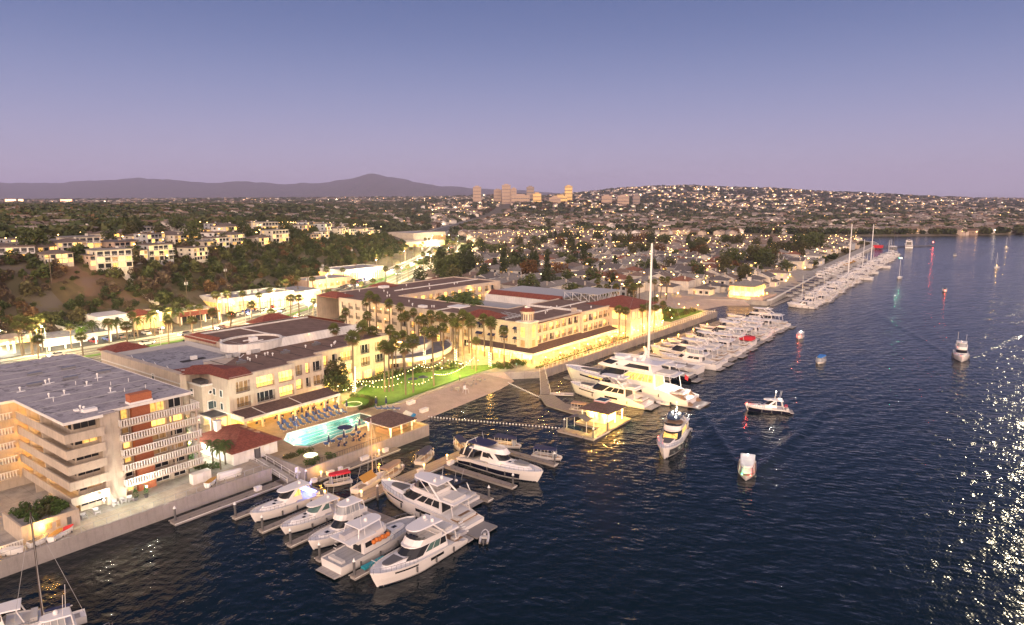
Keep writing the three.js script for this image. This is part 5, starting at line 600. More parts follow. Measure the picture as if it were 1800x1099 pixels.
  list.forEach(([k, a, l], i) => { let o; if (!proto[k]) { proto[k] = o = P[k]({}); o.userData.label = l; put(o, a, 0, 90); } else { o = copy(proto[k], a, 0, 0, 90 * R, l); } o.userData.group = 'yachts moored bow in along the hotel promenade'; const L = [22, 26, 24, 20, 19, 25, 17][k]; o.position.z = -(75.5 + (a - 187) * .045 + L / 2 + hash(i, 3, 3) * 2); o.userData.category = 'yacht'; if (/red canvas/.test(l)) { off.set(o, new THREE.Vector3()); part(o, 'stern_cover', tier(-9.6, -4.6, 4.6, 4.4, 2.2, 3.4, { taper: .3, nose: .1 }).solid, M.red, 'bright red canvas cover'); } });
  // far marina: hand of boat kinds repeated
  const Q = [flyYacht('moored_yacht', 'white flybridge yacht in the long row of the far marina', { L: 16, B: 4.6, F: 1.6 }), sedanBridge('moored_cruiser', 'white convertible cruiser in the long row of the far marina', { L: 14, B: 4.4, F: 1.5 }), expressBoat('moored_motorboat', 'white express cruiser in the long row of the far marina', { L: 13, B: 4.2, F: 1.4 }), sailYacht('moored_sailboat', 'masted sailboat in the long row of the far marina', { L: 13, H: 15, F: 1.3 }), canopyBoat('covered_boat', 'boat under a long navy cover on the inner side of the far marina', { L: 13, B: 4, F: 1, top: M.navy })], fr = rng(77);
  const used = Q.map(() => 0), add = (k, a, b, t) => { const o = used[k]++ ? copy(Q[k], a, 0, b, t * R) : put(Q[k], a, b, t); o.userData.group = ['white flybridge yachts in the far marina', 'white cruisers in the far marina', 'white motorboats in the far marina', 'sailboats in the far marina', 'navy covered boats in the far marina'][k]; return o; };
  for (let a = 349, i = 0; a < 740; a += 6.4 + fr() * 1.4, i++) { const st = 82.5 + (a - 347) * .058, k = i === 0 ? 2 : [0, 1, 2, 0, 1, 3, 2, 1][Math.floor(fr() * 8)]; add(k, a, st + 8 + fr() * 1.5, i === 0 ? 92 : 90 + (fr() - .5) * 5); if (a > 372 && i % 2 && i < 44) add(a < 470 ? 4 : Math.floor(fr() * 3), a + 2, st + 27, 91 + fr() * 4); }
  const big = put(sailYacht('sailing_yacht', 'tall sailing yacht with white mast in the middle of the far marina', { L: 26, B: 6, F: 1.8, H: 36, mr: .34 }), 497, 99.5, 92); put(sailYacht('sailing_yacht', 'second tall sailing yacht with white mast, deeper in the far marina', { L: 24, B: 6, F: 1.8, H: 33, mr: .34 }), 590, 103.5, 92); put(sailYacht('sailing_yacht', 'slender sailing yacht between the two tallest masts of the far marina', { L: 18, F: 1.5, H: 24, mr: .22 }), 540, 100, 92);
  put(flyYacht('superyacht', 'white motor yacht alongside the end of the far pier', { L: 38, B: 8, F: 3.2, hard: false }), 860, 118, 10); put(sailYacht('sailing_yacht', 'dark masted sailing yacht behind the far pier end', { L: 28, F: 2, H: 42, mr: .36, mastM: M.black, hull: BM.hullNavy }), 838, 129, 10);
}
// ---------- docks ----------
const pileProto = thing('mooring_pile', '', 'pile', [0, 0, 0], { add: false }); part(pileProto, 'shaft', cyl(0, 0, -3, 2.6, .19, .19, 8), M.dgrey); part(pileProto, 'cap', new THREE.ConeGeometry(.26, .5, 8).translate(0, 2.8, 0), M.white);
let pileUsed = 0; function pile(a, b, label, group) { const o = pileUsed++ ? copy(pileProto, a, 0, b) : put(pileProto, a, b, 0); o.userData.label = label; if (group) o.userData.group = group; else delete o.userData.group; }
function dock(label, a0, a1, b0, b1, o = {}) { const d = thing('dock', label, 'dock', [(a0 + a1) / 2, 0, (b0 + b1) / 2], { abs: true, group: o.group }); part(d, 'deck', bx(a0, a1, .38, .52, b0, b1), M.plank); part(d, 'float', bx(a0 + .08, a1 - .08, -.3, .38, b0 + .08, b1 - .08), M.seawall); part(d, 'rub_strip', [bx(a0 - .05, a1 + .05, .32, .46, b0 - .06, b0), bx(a0 - .05, a1 + .05, .32, .46, b1, b1 + .06)], M.trimWhite); for (let i = 0, n = Math.max(2, Math.round(Math.max(a1 - a0, b1 - b0) / 5)); i < n; i++) { const t = (i + .5) / n; part(d, 'cleat', a1 - a0 > b1 - b0 ? bx(a0 + (a1 - a0) * t - .2, a0 + (a1 - a0) * t + .2, .52, .64, b0 + .12, b0 + .22) : bx(a0 + .12, a0 + .22, .52, .64, b0 + (b1 - b0) * t - .2, b0 + (b1 - b0) * t + .2), M.dgrey); } return d; }
dock('long floating dock running along the seawall', 50, 70.4, 106.6, 108.6); pile(50.6, 107.7, 'white capped pile at the outer end of the seawall dock');
dock('main walkway dock leading out from the gangway', 69.7, 72.7, 70, 108.8); dock('cross dock running behind the sport yacht', 72.8, 112, 89.2, 92.4);
const ord = ['first', 'second', 'third', 'fourth', 'fifth'];[101.4, 93.7, 86.3, 79.3, 71.6].forEach((b, i) => { dock(ord[i] + ' finger dock from the seawall on the near side of the marina', 57, 69.6, b - .65, b + .65, { group: 'finger docks of the near marina' }); pile(57.4, b, 'white capped pile at the end of the ' + ord[i] + ' near finger dock', 'white capped piles of the near marina'); });
[[88, 'nearest'], [94.9, 'middle'], [108.4, 'farthest']].forEach(([a, w]) => { dock(w + ' finger dock pointing into the open channel', a - .7, a + .7, 72.2, 89.1, { group: 'finger docks toward the channel' }); pile(a, 72.6, 'white capped pile at the end of the ' + w + ' channel finger dock', 'white capped piles at the channel fingers'); });
pile(70.6, 99, 'dark pile beside the main walkway dock'); pile(76.6, 88.4, 'pile at the bow of the big stern-out yacht'); pile(73.2, 104, 'pile at the foot of the gangway');
dock('service dock below the pool wall', 75.2, 95.6, 102.8, 104.7);
{ // gangways
  const g = thing('gangway', 'sloping metal gangway from the seawall corner to the main dock', 'gangway', [71.8, .5, 112], { abs: true }); part(g, 'walkway', faces([[[70.5, 2.3, 118], [72.6, 2.3, 118], [72.6, .62, 106], [70.5, .62, 106]]]), M.conc); for (const a of [70.5, 72.6]) { part(g, 'handrail', [bar([a, 3.3, 118], [a, 1.62, 106], .05), bar([a, 2.8, 118], [a, 1.12, 106], .04), ...[0, 1, 2, 3, 4, 5].map(i => bar([a, 2.3 - i * .336, 118 - i * 2.4], [a, 3.3 - i * .336, 118 - i * 2.4], .05))], M.white); }
  part(g, 'landing', bx(70.4, 74, 2.1, 2.32, 118, 121), M.conc);
  const h = thing('gangway', 'long railed gangway from the hotel terrace to the floating pavilion dock', 'gangway', [152, .5, 105], { abs: true }); part(h, 'walkway', faces([[[161, 2.4, 113.4], [163.4, 2.4, 113.4], [148.5, .62, 101], [146.5, .62, 102.8]]]), M.plank); part(h, 'handrail', [bar([161, 3.4, 113.4], [146.5, 1.6, 102.8], .05), ...[0, 1, 2, 3, 4, 5].map(i => bar([161 - i * 2.9, 2.4 - i * .356, 113.4 - i * 2.12], [161 - i * 2.9, 3.4 - i * .356, 113.4 - i * 2.12], .05))], M.white); part(h, 'handrail', [bar([163.4, 3.4, 113.4], [148.5, 1.6, 101], .05), ...[0, 1, 2, 3, 4, 5].map(i => bar([163.4 - i * 2.98, 2.4 - i * .356, 113.4 - i * 2.48], [163.4 - i * 2.98, 3.4 - i * .356, 113.4 - i * 2.48], .05))], M.white);
  const d = thing('dock', 'broad platform dock below the hotel gangway', 'dock', [143, 0, 93], { abs: true }); part(d, 'deck', prism([[148.8, 100.4], [146.2, 103.2], [140.2, 97], [137.6, 83.6], [143.4, 83.4], [144, 93.4]], .38, .54), M.plank); part(d, 'float', prism([[148.4, 100.4], [146.2, 102.9], [140.5, 96.8], [137.9, 83.8], [143.2, 83.6], [143.7, 93.4]], -.3, .37), M.seawall);
  dock('long dock along the bows of the hotel marina', 166, 297, 105.6, 108.4); for (let i = 0, a = 168.5; a < 296; a += 7, i++) { const d2 = dock('finger dock between yachts of the hotel marina', a + .1, a + 1.3, 82 + i * .3, 105.5, { group: 'finger docks of the hotel marina' }); if (i % 2 === 0) pile(a + .7, 82.5 + i * .3, 'white capped pile among the yachts of the hotel marina', 'piles of the hotel marina'); }
  dock('long dock behind the far marina boats', 346, 470, 103, 105); { const q = thing('dock', 'slanting dock along the outer far marina', 'dock', [600, 0, 112], { abs: true }); part(q, 'deck', prism([[470, 105.6], [742, 121.4], [742, 118.6], [470, 102.8]], -.2, .5), M.plank); part(q, 'covered_walk', faces([[[560, 3.4, 119], [620, 3.4, 122.5], [620, 3.0, 119.5], [560, 3.0, 116]]]), M.ochre); }
  { const q = thing('pier', 'dark pier reaching out past the far marina', 'pier', [840, 0, 112], { abs: true }); part(q, 'deck', prism([[815, 150], [820, 151], [905, 102], [902, 98]], .6, 1.1), M.dgrey); part(q, 'pavilion', bx(812, 822, 1.1, 4, 136, 144), M.red); part(q, 'beacon_lamp', ball(903, 4.5, 100, .6), glow([1, .08, .05], 14)); part(q, 'post', bar([903, 1, 100], [903, 4, 100], .12), M.dgrey); lampLight(903, 4.5, 100, [1, .08, .05], 45, .6); }
  const dl = rng(41); for (const [a, b] of [[71.2, 96], [71.2, 89.5], [75, 90.8], [81.5, 90.8], [90.5, 90.8], [97, 90.8], [103, 90.8], [76.2, 103.6], [90.5, 103.6]]) { const p = thing('dock_pedestal', 'small white power pedestal with amber lamp on the near marina dock', 'pedestal', [a, .5, b], { abs: true, group: 'lit power pedestals on the near marina docks' }); part(p, 'post', bx(a - .13, a + .13, .52, 1.35, b - .13, b + .13), M.white); part(p, 'lamp', bx(a - .1, a + .1, 1.36, 1.6, b - .1, b + .1), glow(AMBER, 16)); lampLight(a, 1.75, b, AMBER, 7, .1); }
  for (let a = 172; a < 296; a += 14) { const p = thing('dock_pedestal', 'small white power pedestal with amber lamp at the bows of the hotel marina', 'pedestal', [a, .5, 106.5], { abs: true, group: 'lit power pedestals along the hotel marina dock' }); part(p, 'post', bx(a - .15, a + .15, .52, 1.35, 106.4, 106.7), M.white); part(p, 'lamp', bx(a - .14, a + .14, 1.36, 1.7, 106.42, 106.68), glow(AMBER, 16)); lampLight(a, 1.9, 106.5, AMBER, 8, .12); }
}
for (const [a, b, w, l, m] of [[78, 103.2, 1.4, 'white dock box at the near end of the pool dock'], [80.4, 103.2, .7, 'narrow white dock box beside the larger one on the pool dock'], [87, 103.9, 1.8, 'long white dock box in the middle of the pool dock'], [92.5, 103.9, 1.2, 'white dock box at the far end of the pool dock'], [65.5, 107.6, 1.2, 'white dock box on the seawall dock'], [95.6, 88.6, 1.4, 'white dock box at the root of the middle channel finger'], [88.9, 90.2, 1.2, 'white dock box on the cross dock by the tan boat'], [73.9, 102.6, .9, 'white box at the foot of the gangway']]) { const t = thing('dock_box', l, 'box', [a, .52, b], { abs: true }); part(t, 'chest', bx(a - w / 2, a + w / 2, .53, 1.15, b - .35, b + .35), M.white); part(t, 'lid', bx(a - w / 2 - .05, a + w / 2 + .05, 1.15, 1.27, b - .4, b + .4), BM.deckW); }
{ const t = thing('float', 'turquoise float board on the last finger dock beside the outer yacht', 'float', [61, .5, 71.6], { abs: true }); part(t, 'board', tier(-2, 2, .9, .6, .6, .95, { nose: .4 }).solid.map(g => g.translate(61, 0, -71.7)), M.teal); part(t, 'strap', bx(60.9, 61.1, .95, .99, 71.2, 72.2), M.white); }
// ---------- float lines and string lights ----------
function stringOf(name, label, cat, p, q, sag, step, r, m, pn, wire) { const t = thing(name, label, cat, [p[0], p[1], p[2]], { abs: true }), L = Math.hypot(q[0] - p[0], q[2] - p[2], q[1] - p[1]), n = Math.max(2, Math.round(L / step)), g = [], w = []; let z = null; for (let i = 0; i <= n; i++) { const s = i / n, pt = [p[0] + (q[0] - p[0]) * s, p[1] + (q[1] - p[1]) * s - 4 * sag * s * (1 - s), p[2] + (q[2] - p[2]) * s]; g.push(ball(pt[0], pt[1], pt[2], r, 6)); if (z) w.push(bar(z, pt, .02, 3)); z = pt; } const o = part(t, pn, g, m); o.userData.kind = 'stuff'; part(t, 'cable', w, wire || M.rail); return t; }
stringOf('float_line', 'line of white swimming floats from the beach to the pavilion landing', 'float line', [114.5, .12, 117], [128.4, .12, 83], 0, .78, .2, M.white, 'floats'); stringOf('float_line', 'line of white swimming floats from the beach corner to the platform dock', 'float line', [152.5, .12, 118.8], [139.6, .12, 88], 0, .78, .2, M.white, 'floats');
const bulbM = glow([1, .72, .32], 14), poles = [[113.3, 138.6], [121.5, 128], [131, 126.6], [136, 137.5], [147, 138], [152, 131], [107.5, 137.6]], sl = [[0, 1], [1, 2], [0, 3], [3, 4], [4, 5], [6, 0], [2, 5]];
sl.forEach(([i, j], k) => { stringOf('string_lights', 'string of warm bulbs ' + ['sagging over the near half of the lawn', 'between the two palms at the beach edge of the lawn', 'along the back hedge of the lawn', 'over the far end of the lawn', 'by the terrace corner of the lawn', 'between the pool lounge and the lit palm', 'along the beach side of the far lawn'][k], 'string lights', [poles[i][0], 5.6, poles[i][1]], [poles[j][0], 5.6, poles[j][1]], 1.7, 1.05, .085, bulbM, 'bulbs'); const m = [(poles[i][0] + poles[j][0]) / 2, (poles[i][1] + poles[j][1]) / 2]; lampLight(m[0], 3.7, m[1], WARM, 5, .4); });
// lawn floodlights
for (const [a, b, cd, l] of [[111, 135, 80, 'near the pool hedge'], [117, 135.5, 110, 'in the middle of the near lawn'], [124, 133.5, 150, 'under the twin palms'], [140, 132.5, 200, 'in the far part of the lawn'], [147, 131.5, 200, 'close to the terrace'], [153.5, 130.5, 110, 'at the terrace corner']]) { const t = thing('garden_lamp', 'slim garden lamp on the lawn ' + l, 'lamp', [a, 2.3, b], { abs: true, group: 'garden lamps lighting the lawn' }); part(t, 'post', cyl(a, b, 2.3, 4.6, .05), M.rail); part(t, 'lamp_head', ball(a, 4.7, b, .12), glow([1, .78, .22], 22)); lampLight(a, 4.7, b, [1, .82, .25], cd, .12); }
{ const t = thing('lamp_post', 'white globe lamp in the shrubs beside the pool terrace', 'lamp', [106.2, 2.2, 140], { abs: true }); part(t, 'pole', cyl(106.2, 140, 2.2, 4.6, .06), M.rail); part(t, 'globe', ball(106.2, 4.8, 140, .22), glow(WHITE, 24)); lampLight(106.2, 4.8, 140, WHITE, 26, .22); }
// ---------- pool, spa and deck ----------
struct('pool_deck', prism([[74.2, 105.3], [105.8, 105.3], [105.8, 113.5], [110.5, 122], [107, 126], [109.4, 131], [108.4, 134.4], [104.6, 138], [78.5, 138], [78.5, 131.6], [76.6, 131.4], [76.6, 117.5], [74.2, 117.5]], 2.1, 2.27, [poolEdge, spaEdge]), mat([.44, .33, .22], .8, { map: T.concrete }));
{
  const tileM = mat([.1, .52, .5], .4, { map: T.stucco }), wat = mat([.9, 1, 1], .02, { transmission: 1, thickness: 0, ior: 1.33, bumpMap: tex(256, 7, (u, v) => .5 + .5 * (fbm(u * 10, v * 10, 501, 10, 3) - .5), { data: true }), bumpScale: .09 });
  const P = thing('swimming_pool', 'glowing turquoise lap pool with dark lane lines on the terrace', 'pool', [91, .6, 120], { abs: true }), wall = poolEdge.map((p, i) => { const q = poolEdge[(i + 1) % poolEdge.length]; return [[p[0], .9, p[1]], [q[0], .9, q[1]], [q[0], 2.26, q[1]], [p[0], 2.26, p[1]]]; });
  part(P, 'basin', [faces(wall), prism(poolEdge, .6, .9)], tileM); part(P, 'lane_line', [116.6, 118.4, 120.2, 122].map(b => bx(82.5, 101.5, .9, .93, b - .14, b + .14)), mat([.02, .06, .12], .6)); part(P, 'lane_rope', [117.5, 119.3, 121.1].map(b => bx(83, 100.5, 1.99, 2.06, b - .03, b + .03)), M.white); part(P, 'coping', poolEdge.map((p, i) => bar([p[0], 2.28, p[1]], [poolEdge[(i + 1) % poolEdge.length][0], 2.28, poolEdge[(i + 1) % poolEdge.length][1]], .12, 5)), M.trimWhite); part(P, 'pool_water', prism(poolEdge.map(([a, b]) => [a + (91 - a) * .004, b + (120 - b) * .004]), 2.02, 2.03), wat);
  for (const [a, b, cd] of [[82, 120.5, 190], [86, 124.6, 90], [93, 124.2, 50], [100, 123.6, 30], [88.5, 115.9, 40]]) { part(P, 'underwater_lamp', ball(a, 1.45, b, .16), glow([1, .97, .75], 40)); lampLight(a, 1.45, b, [1, .97, .75], cd, .16); }
  const S = thing('hot_tub', 'round hot tub with pale ring coping beyond the pool', 'hot tub', [106.6, 1.2, 130.9], { abs: true }); part(S, 'basin', [prism(spaEdge, 1.2, 1.3), faces(spaEdge.map((p, i) => { const q = spaEdge[(i + 1) % 16]; return [[p[0], 1.3, p[1]], [q[0], 1.3, q[1]], [q[0], 2.27, q[1]], [p[0], 2.27, p[1]]]; }))], tileM); part(S, 'coping', new THREE.TorusGeometry(2.1, .16, 5, 26).rotateX(Math.PI / 2).translate(106.6, 2.3, -130.9), M.trimWhite); part(S, 'pool_water', prism(spaEdge, 2.1, 2.11), wat); part(S, 'underwater_lamp', ball(105.4, 1.7, 130.9, .14), glow([1, .9, .55], 30)); lampLight(105.4, 1.7, 130.9, [1, .9, .55], 14, .14);
  // loungers
  const lg = thing('sun_lounger', 'blue sun lounger in the rows beside the pool', 'sun lounger', [0, 0, 0], { add: false, group: 'blue sun loungers round the pool' }); part(lg, 'seat', bx(-.35, .35, .3, .4, -.7, .6), M.blue); part(lg, 'backrest', faces([[[-.35, .38, .55], [.35, .38, .55], [.35, .95, 1.1], [-.35, .95, 1.1]]]), M.blue); for (const [x, z] of [[-.3, -.6], [.3, -.6], [-.3, .5], [.3, .5]]) part(lg, 'leg', bx(x - .03, x + .03, 0, .3, z - .03, z + .03), M.white); let n = 0; const addL = (a, b, t) => n++ ? copy(lg, a, 2.27, b, t * R) : put(lg, a, b, t, 2.27);
  for (let i = 0; i < 11; i++) { addL(84.6 + i * 1.62, 127.6 - i * .06, 0); addL(86 + i * 1.55, 130.6, 0); } for (let i = 0; i < 6; i++) addL(84.6 + i * 1.7, 112.9 + (i % 2) * .2, 160); for (let i = 0; i < 4; i++) addL(107.6 + i * .9, 122.6 - i * 1.1, 40);
  const um = thing('closed_parasol', 'closed navy parasol with pale tip on the pool deck', 'parasol', [0, 0, 0], { add: false, group: 'closed navy parasols round the pool' }); part(um, 'pole', cyl(0, 0, 0, 2.6, .04), M.white); part(um, 'folded_canopy', [cyl(0, 0, 1.0, 1.9, .3, .2, 7), cyl(0, 0, 1.9, 2.5, .2, .06, 7)], M.navy); part(um, 'tip', ball(0, 2.65, 0, .14, 6), M.white); n = 0; const addU = (a, b) => n++ ? copy(um, a, 2.27, b) : put(um, a, b, 0, 2.27); for (const [a, b] of [[85.4, 129], [88.3, 129.2], [91.6, 129], [94.4, 129.2], [97.4, 129], [100.2, 128.8], [102.6, 128.4], [86.8, 125.9], [93.2, 132.8], [84.3, 111.6], [88, 111.4], [92.4, 112.8], [95.2, 115], [108.4, 124.6], [110, 122.8]]) addU(a, b);
  const op = (a, b, l, w = 1.7) => { const t = thing('open_parasol', l, 'parasol', [a, 2.27, b], { abs: true }); part(t, 'pole', cyl(a, b, 2.27, 4.6, .04), M.white); part(t, 'canopy', new THREE.ConeGeometry(w, .55, 8).translate(a, 4.55, -b), M.navy); }; op(90.4, 114, 'open navy parasol over the pool edge'); op(105.4, 137, 'open navy parasol beside the lounge terrace'); op(127.5, 131.5, 'left of two open navy parasols on the lawn', 1.5); op(130.6, 130.6, 'right of two open navy parasols on the lawn', 1.5);
  const tb = (a, b, l) => { const t = thing('table_set', l, 'table', [a, 2.27, b], { abs: true, group: 'tables and chairs on the pool deck' }); part(t, 'table_top', cyl(a, b, 2.95, 3.02, .55, .55, 10), M.tan); part(t, 'table_leg', cyl(a, b, 2.27, 2.95, .05), M.rail); for (let i = 0; i < 4; i++) { const x = a + .95 * Math.cos(i * 1.57), z = b + .95 * Math.sin(i * 1.57); part(t, 'chair', [bx(x - .22, x + .22, 2.65, 2.72, z - .22, z + .22), bx(x - .22, x + .22, 2.72, 3.15, z - .22 * Math.sign(Math.sin(i * 1.57) + .01) - .03, z - .22 * Math.sign(Math.sin(i * 1.57) + .01) + .03)], M.navy); } }; for (const [a, b] of [[86, 109.6], [89.8, 109.6], [91.8, 110.6], [84, 135.4], [88.6, 135.2], [93, 135.4], [97.5, 135.2], [101.5, 135.6]]) tb(a, b, a < 84.5 || b > 130 ? 'small table with navy chairs under the lounge roof' : 'small table with navy chairs between pool and water');
  const fp = thing('fire_feature', 'oval glowing water feature among plants at the pool deck corner', 'fountain', [78.4, 2.2, 109.6], { abs: true }); part(fp, 'bowl', new THREE.CylinderGeometry(1.5, 1.3, .5, 18).translate(78.4, 2.5, -109.6), M.concWarm); part(fp, 'glowing_light_disc', new THREE.CylinderGeometry(1.3, 1.3, .05, 18).translate(78.4, 2.79, -109.6), glow([.9, 1, .4], 2.2)); lampLight(78.4, 3.1, 109.6, [.9, 1, .4], 9, .6);
  const fe = thing('pool_fence', 'thin dark railing along the water side of the pool deck', 'fence', [90, 2.2, 105.5], { abs: true }), fg = [bx(74.4, 93, 3.3, 3.36, 105.5, 105.56)]; for (let a = 74.4; a < 93; a += .6) fg.push(bx(a, a + .04, 2.27, 3.3, 105.5, 105.55)); part(fe, 'railing', fg, M.rail); const f2 = thing('pool_fence', 'thin dark railing round the lawn side of the pool', 'fence', [109, 2.2, 130], { abs: true }), h2 = []; for (let i = 0; i < 60; i++) { const t = -1.9 + i * .05, a = 104.5 + 8.4 * Math.cos(t), b = 131.5 + 7.4 * Math.sin(t); h2.push(cyl(a, b, 2.27, 3.4, .025, .025, 4)); } part(f2, 'railing', h2, M.rail);
  const sr = thing('seawalk_railing', 'thin metal railing along the seawall walk', 'railing', [45, 2.5, 110.8], { abs: true }), sg = [bx(20, 70, 3.42, 3.47, 110.8, 110.85)]; for (let a = 20; a < 70; a += 1.8) sg.push(bx(a, a + .05, 2.5, 3.42, 110.8, 110.85)); part(sr, 'railing', sg, M.lgrey);
}
// pool bar pavilion
{
  const t = thing('pool_bar', 'open sided pool bar with dark hip roof lit under the eaves', 'pavilion', [98.4, 2.2, 109], { abs: true }); part(t, 'roof', hip(95.6, 102.2, 105.6, 113, 4.9, 1.9, .6), M.shingle); part(t, 'eave', [bx(95, 102.8, 4.55, 4.68, 105, 113.6)], M.trimWhite); for (const [a, b] of [[95.8, 105.8], [102, 105.8], [95.8, 112.8], [102, 112.8], [98.9, 105.8]]) part(t, 'post', bx(a - .14, a + .14, 2.27, 4.55, b - .14, b + .14), M.white); part(t, 'counter', [bx(96.6, 101.4, 2.27, 3.3, 106.6, 107.1), bx(96.6, 97.1, 2.27, 3.3, 107.1, 111.4)], M.teak); part(t, 'railing', [bx(95.8, 102, 3.2, 3.28, 105.5, 105.58), ...[...Array(20).keys()].map(i => bx(95.8 + i * .32, 95.84 + i * .32, 2.3, 3.2, 105.5, 105.56))], M.rail); part(t, 'back_shelf', bx(98, 101, 2.27, 4.2, 111.5, 112), M.teak); for (const [a, b] of [[95.4, 105.4], [102.4, 105.4], [95.4, 113]]) lampOn(t, a, 4.35, b, WARM, 45, .14, 34, 'eave_lamp'); lampOn(t, 99, 4.2, 109, WARM, 60, .14, 26, 'ceiling_lamp');
  const q = thing('floating_pavilion', 'glowing pavilion with hip roof and skylight on a floating dock', 'pavilion', [137.5, .5, 78.6], { abs: true }); part(q, 'deck', bx(132.6, 143.4, .3, .55, 74, 83.3), M.plank); part(q, 'float', bx(132.8, 143.2, -.3, .3, 74.2, 83.1), M.seawall); part(q, 'room', [bx(135.4, 140.8, .55, 3.5, 77, 81.8)], M.hotel); part(q, 'roof', hip(134.6, 141.6, 75.6, 82.6, 3.7, 1.6, .6), M.shingle); part(q, 'eave', bx(134.1, 142.1, 3.38, 3.48, 75.1, 83.1), M.trimWhite); const sk = part(q, 'skylight', bx(136.6, 139.6, 5.1, 5.5, 77.6, 80.6), M.trimWhite); part(sk, 'skylight_pane', bx(136.8, 139.4, 5.5, 5.54, 77.8, 80.4), M.glassBlue); part(sk, 'red_trim', bx(136.55, 139.65, 5.2, 5.3, 77.55, 80.65), M.red);
  for (const [a, b] of [[134.7, 75.7], [141.5, 75.7], [134.7, 82.5], [138.1, 75.7]]) part(q, 'post', bx(a - .12, a + .12, .55, 3.4, b - .12, b + .12), M.white); for (const a of [136.2, 137.6, 139]) part(q, 'window', bx(a, a + .9, 1.4, 2.9, 76.9, 76.97), PANE.hot); for (const b of [78, 79.6]) part(q, 'window', bx(135.3, 135.37, 1.4, 2.9, b, b + 1), PANE.lit); part(q, 'door', bx(135.3, 135.37, .56, 2.7, 81, 81.7), M.tan); for (const [a, b] of [[135, 76], [141, 76], [138, 75.9], [134.9, 80], [141.4, 80]]) lampOn(q, a, 3.1, b, WARM, 170, .13, 34, 'eave_lamp');
  part(q, 'railing', [bx(143.2, 143.28, 1.5, 1.58, 74.2, 83), ...[...Array(15).keys()].map(i => bx(143.2, 143.26, .55, 1.5, 74.3 + i * .6, 74.35 + i * .6))], M.rail);
  dock('arm of the floating pavilion dock ending at the boat lift', 125.4, 132.5, 73.8, 76.6); dock('short dock across the end of the pavilion arm', 125.4, 128, 76.7, 83.4); const c = thing('boat_lift', 'dark canopy on white posts at the end of the pavilion dock', 'canopy', [129.4, .5, 80], { abs: true }); part(c, 'canopy', faces([[[128.2, 2.9, 77.4], [131.4, 2.9, 77.4], [131, 3.5, 80], [128.6, 3.5, 80]], [[128.2, 2.9, 82.6], [131.4, 2.9, 82.6], [131, 3.5, 80], [128.6, 3.5, 80]]]), mat([.1, .1, .13], .8)); for (const [a, b] of [[128.2, 77.4], [131.4, 77.4], [128.2, 82.6], [131.4, 82.6]]) part(c, 'post', cyl(a, b, -1, 2.9, .06), M.white);
  const b2 = put(canopyBoat('canopy_boat', 'tan topped electric boat beside the platform dock of the pavilion', { L: 7, top: M.tan }), 142, 86.6, -80);
  for (const [a, b, l] of [[125.8, 74.2, 'left outer'], [127.4, 82.8, 'inner'], [132, 74.2, 'right outer']]) pile(a, b, 'white post at the ' + l + ' corner of the boat lift dock');
}
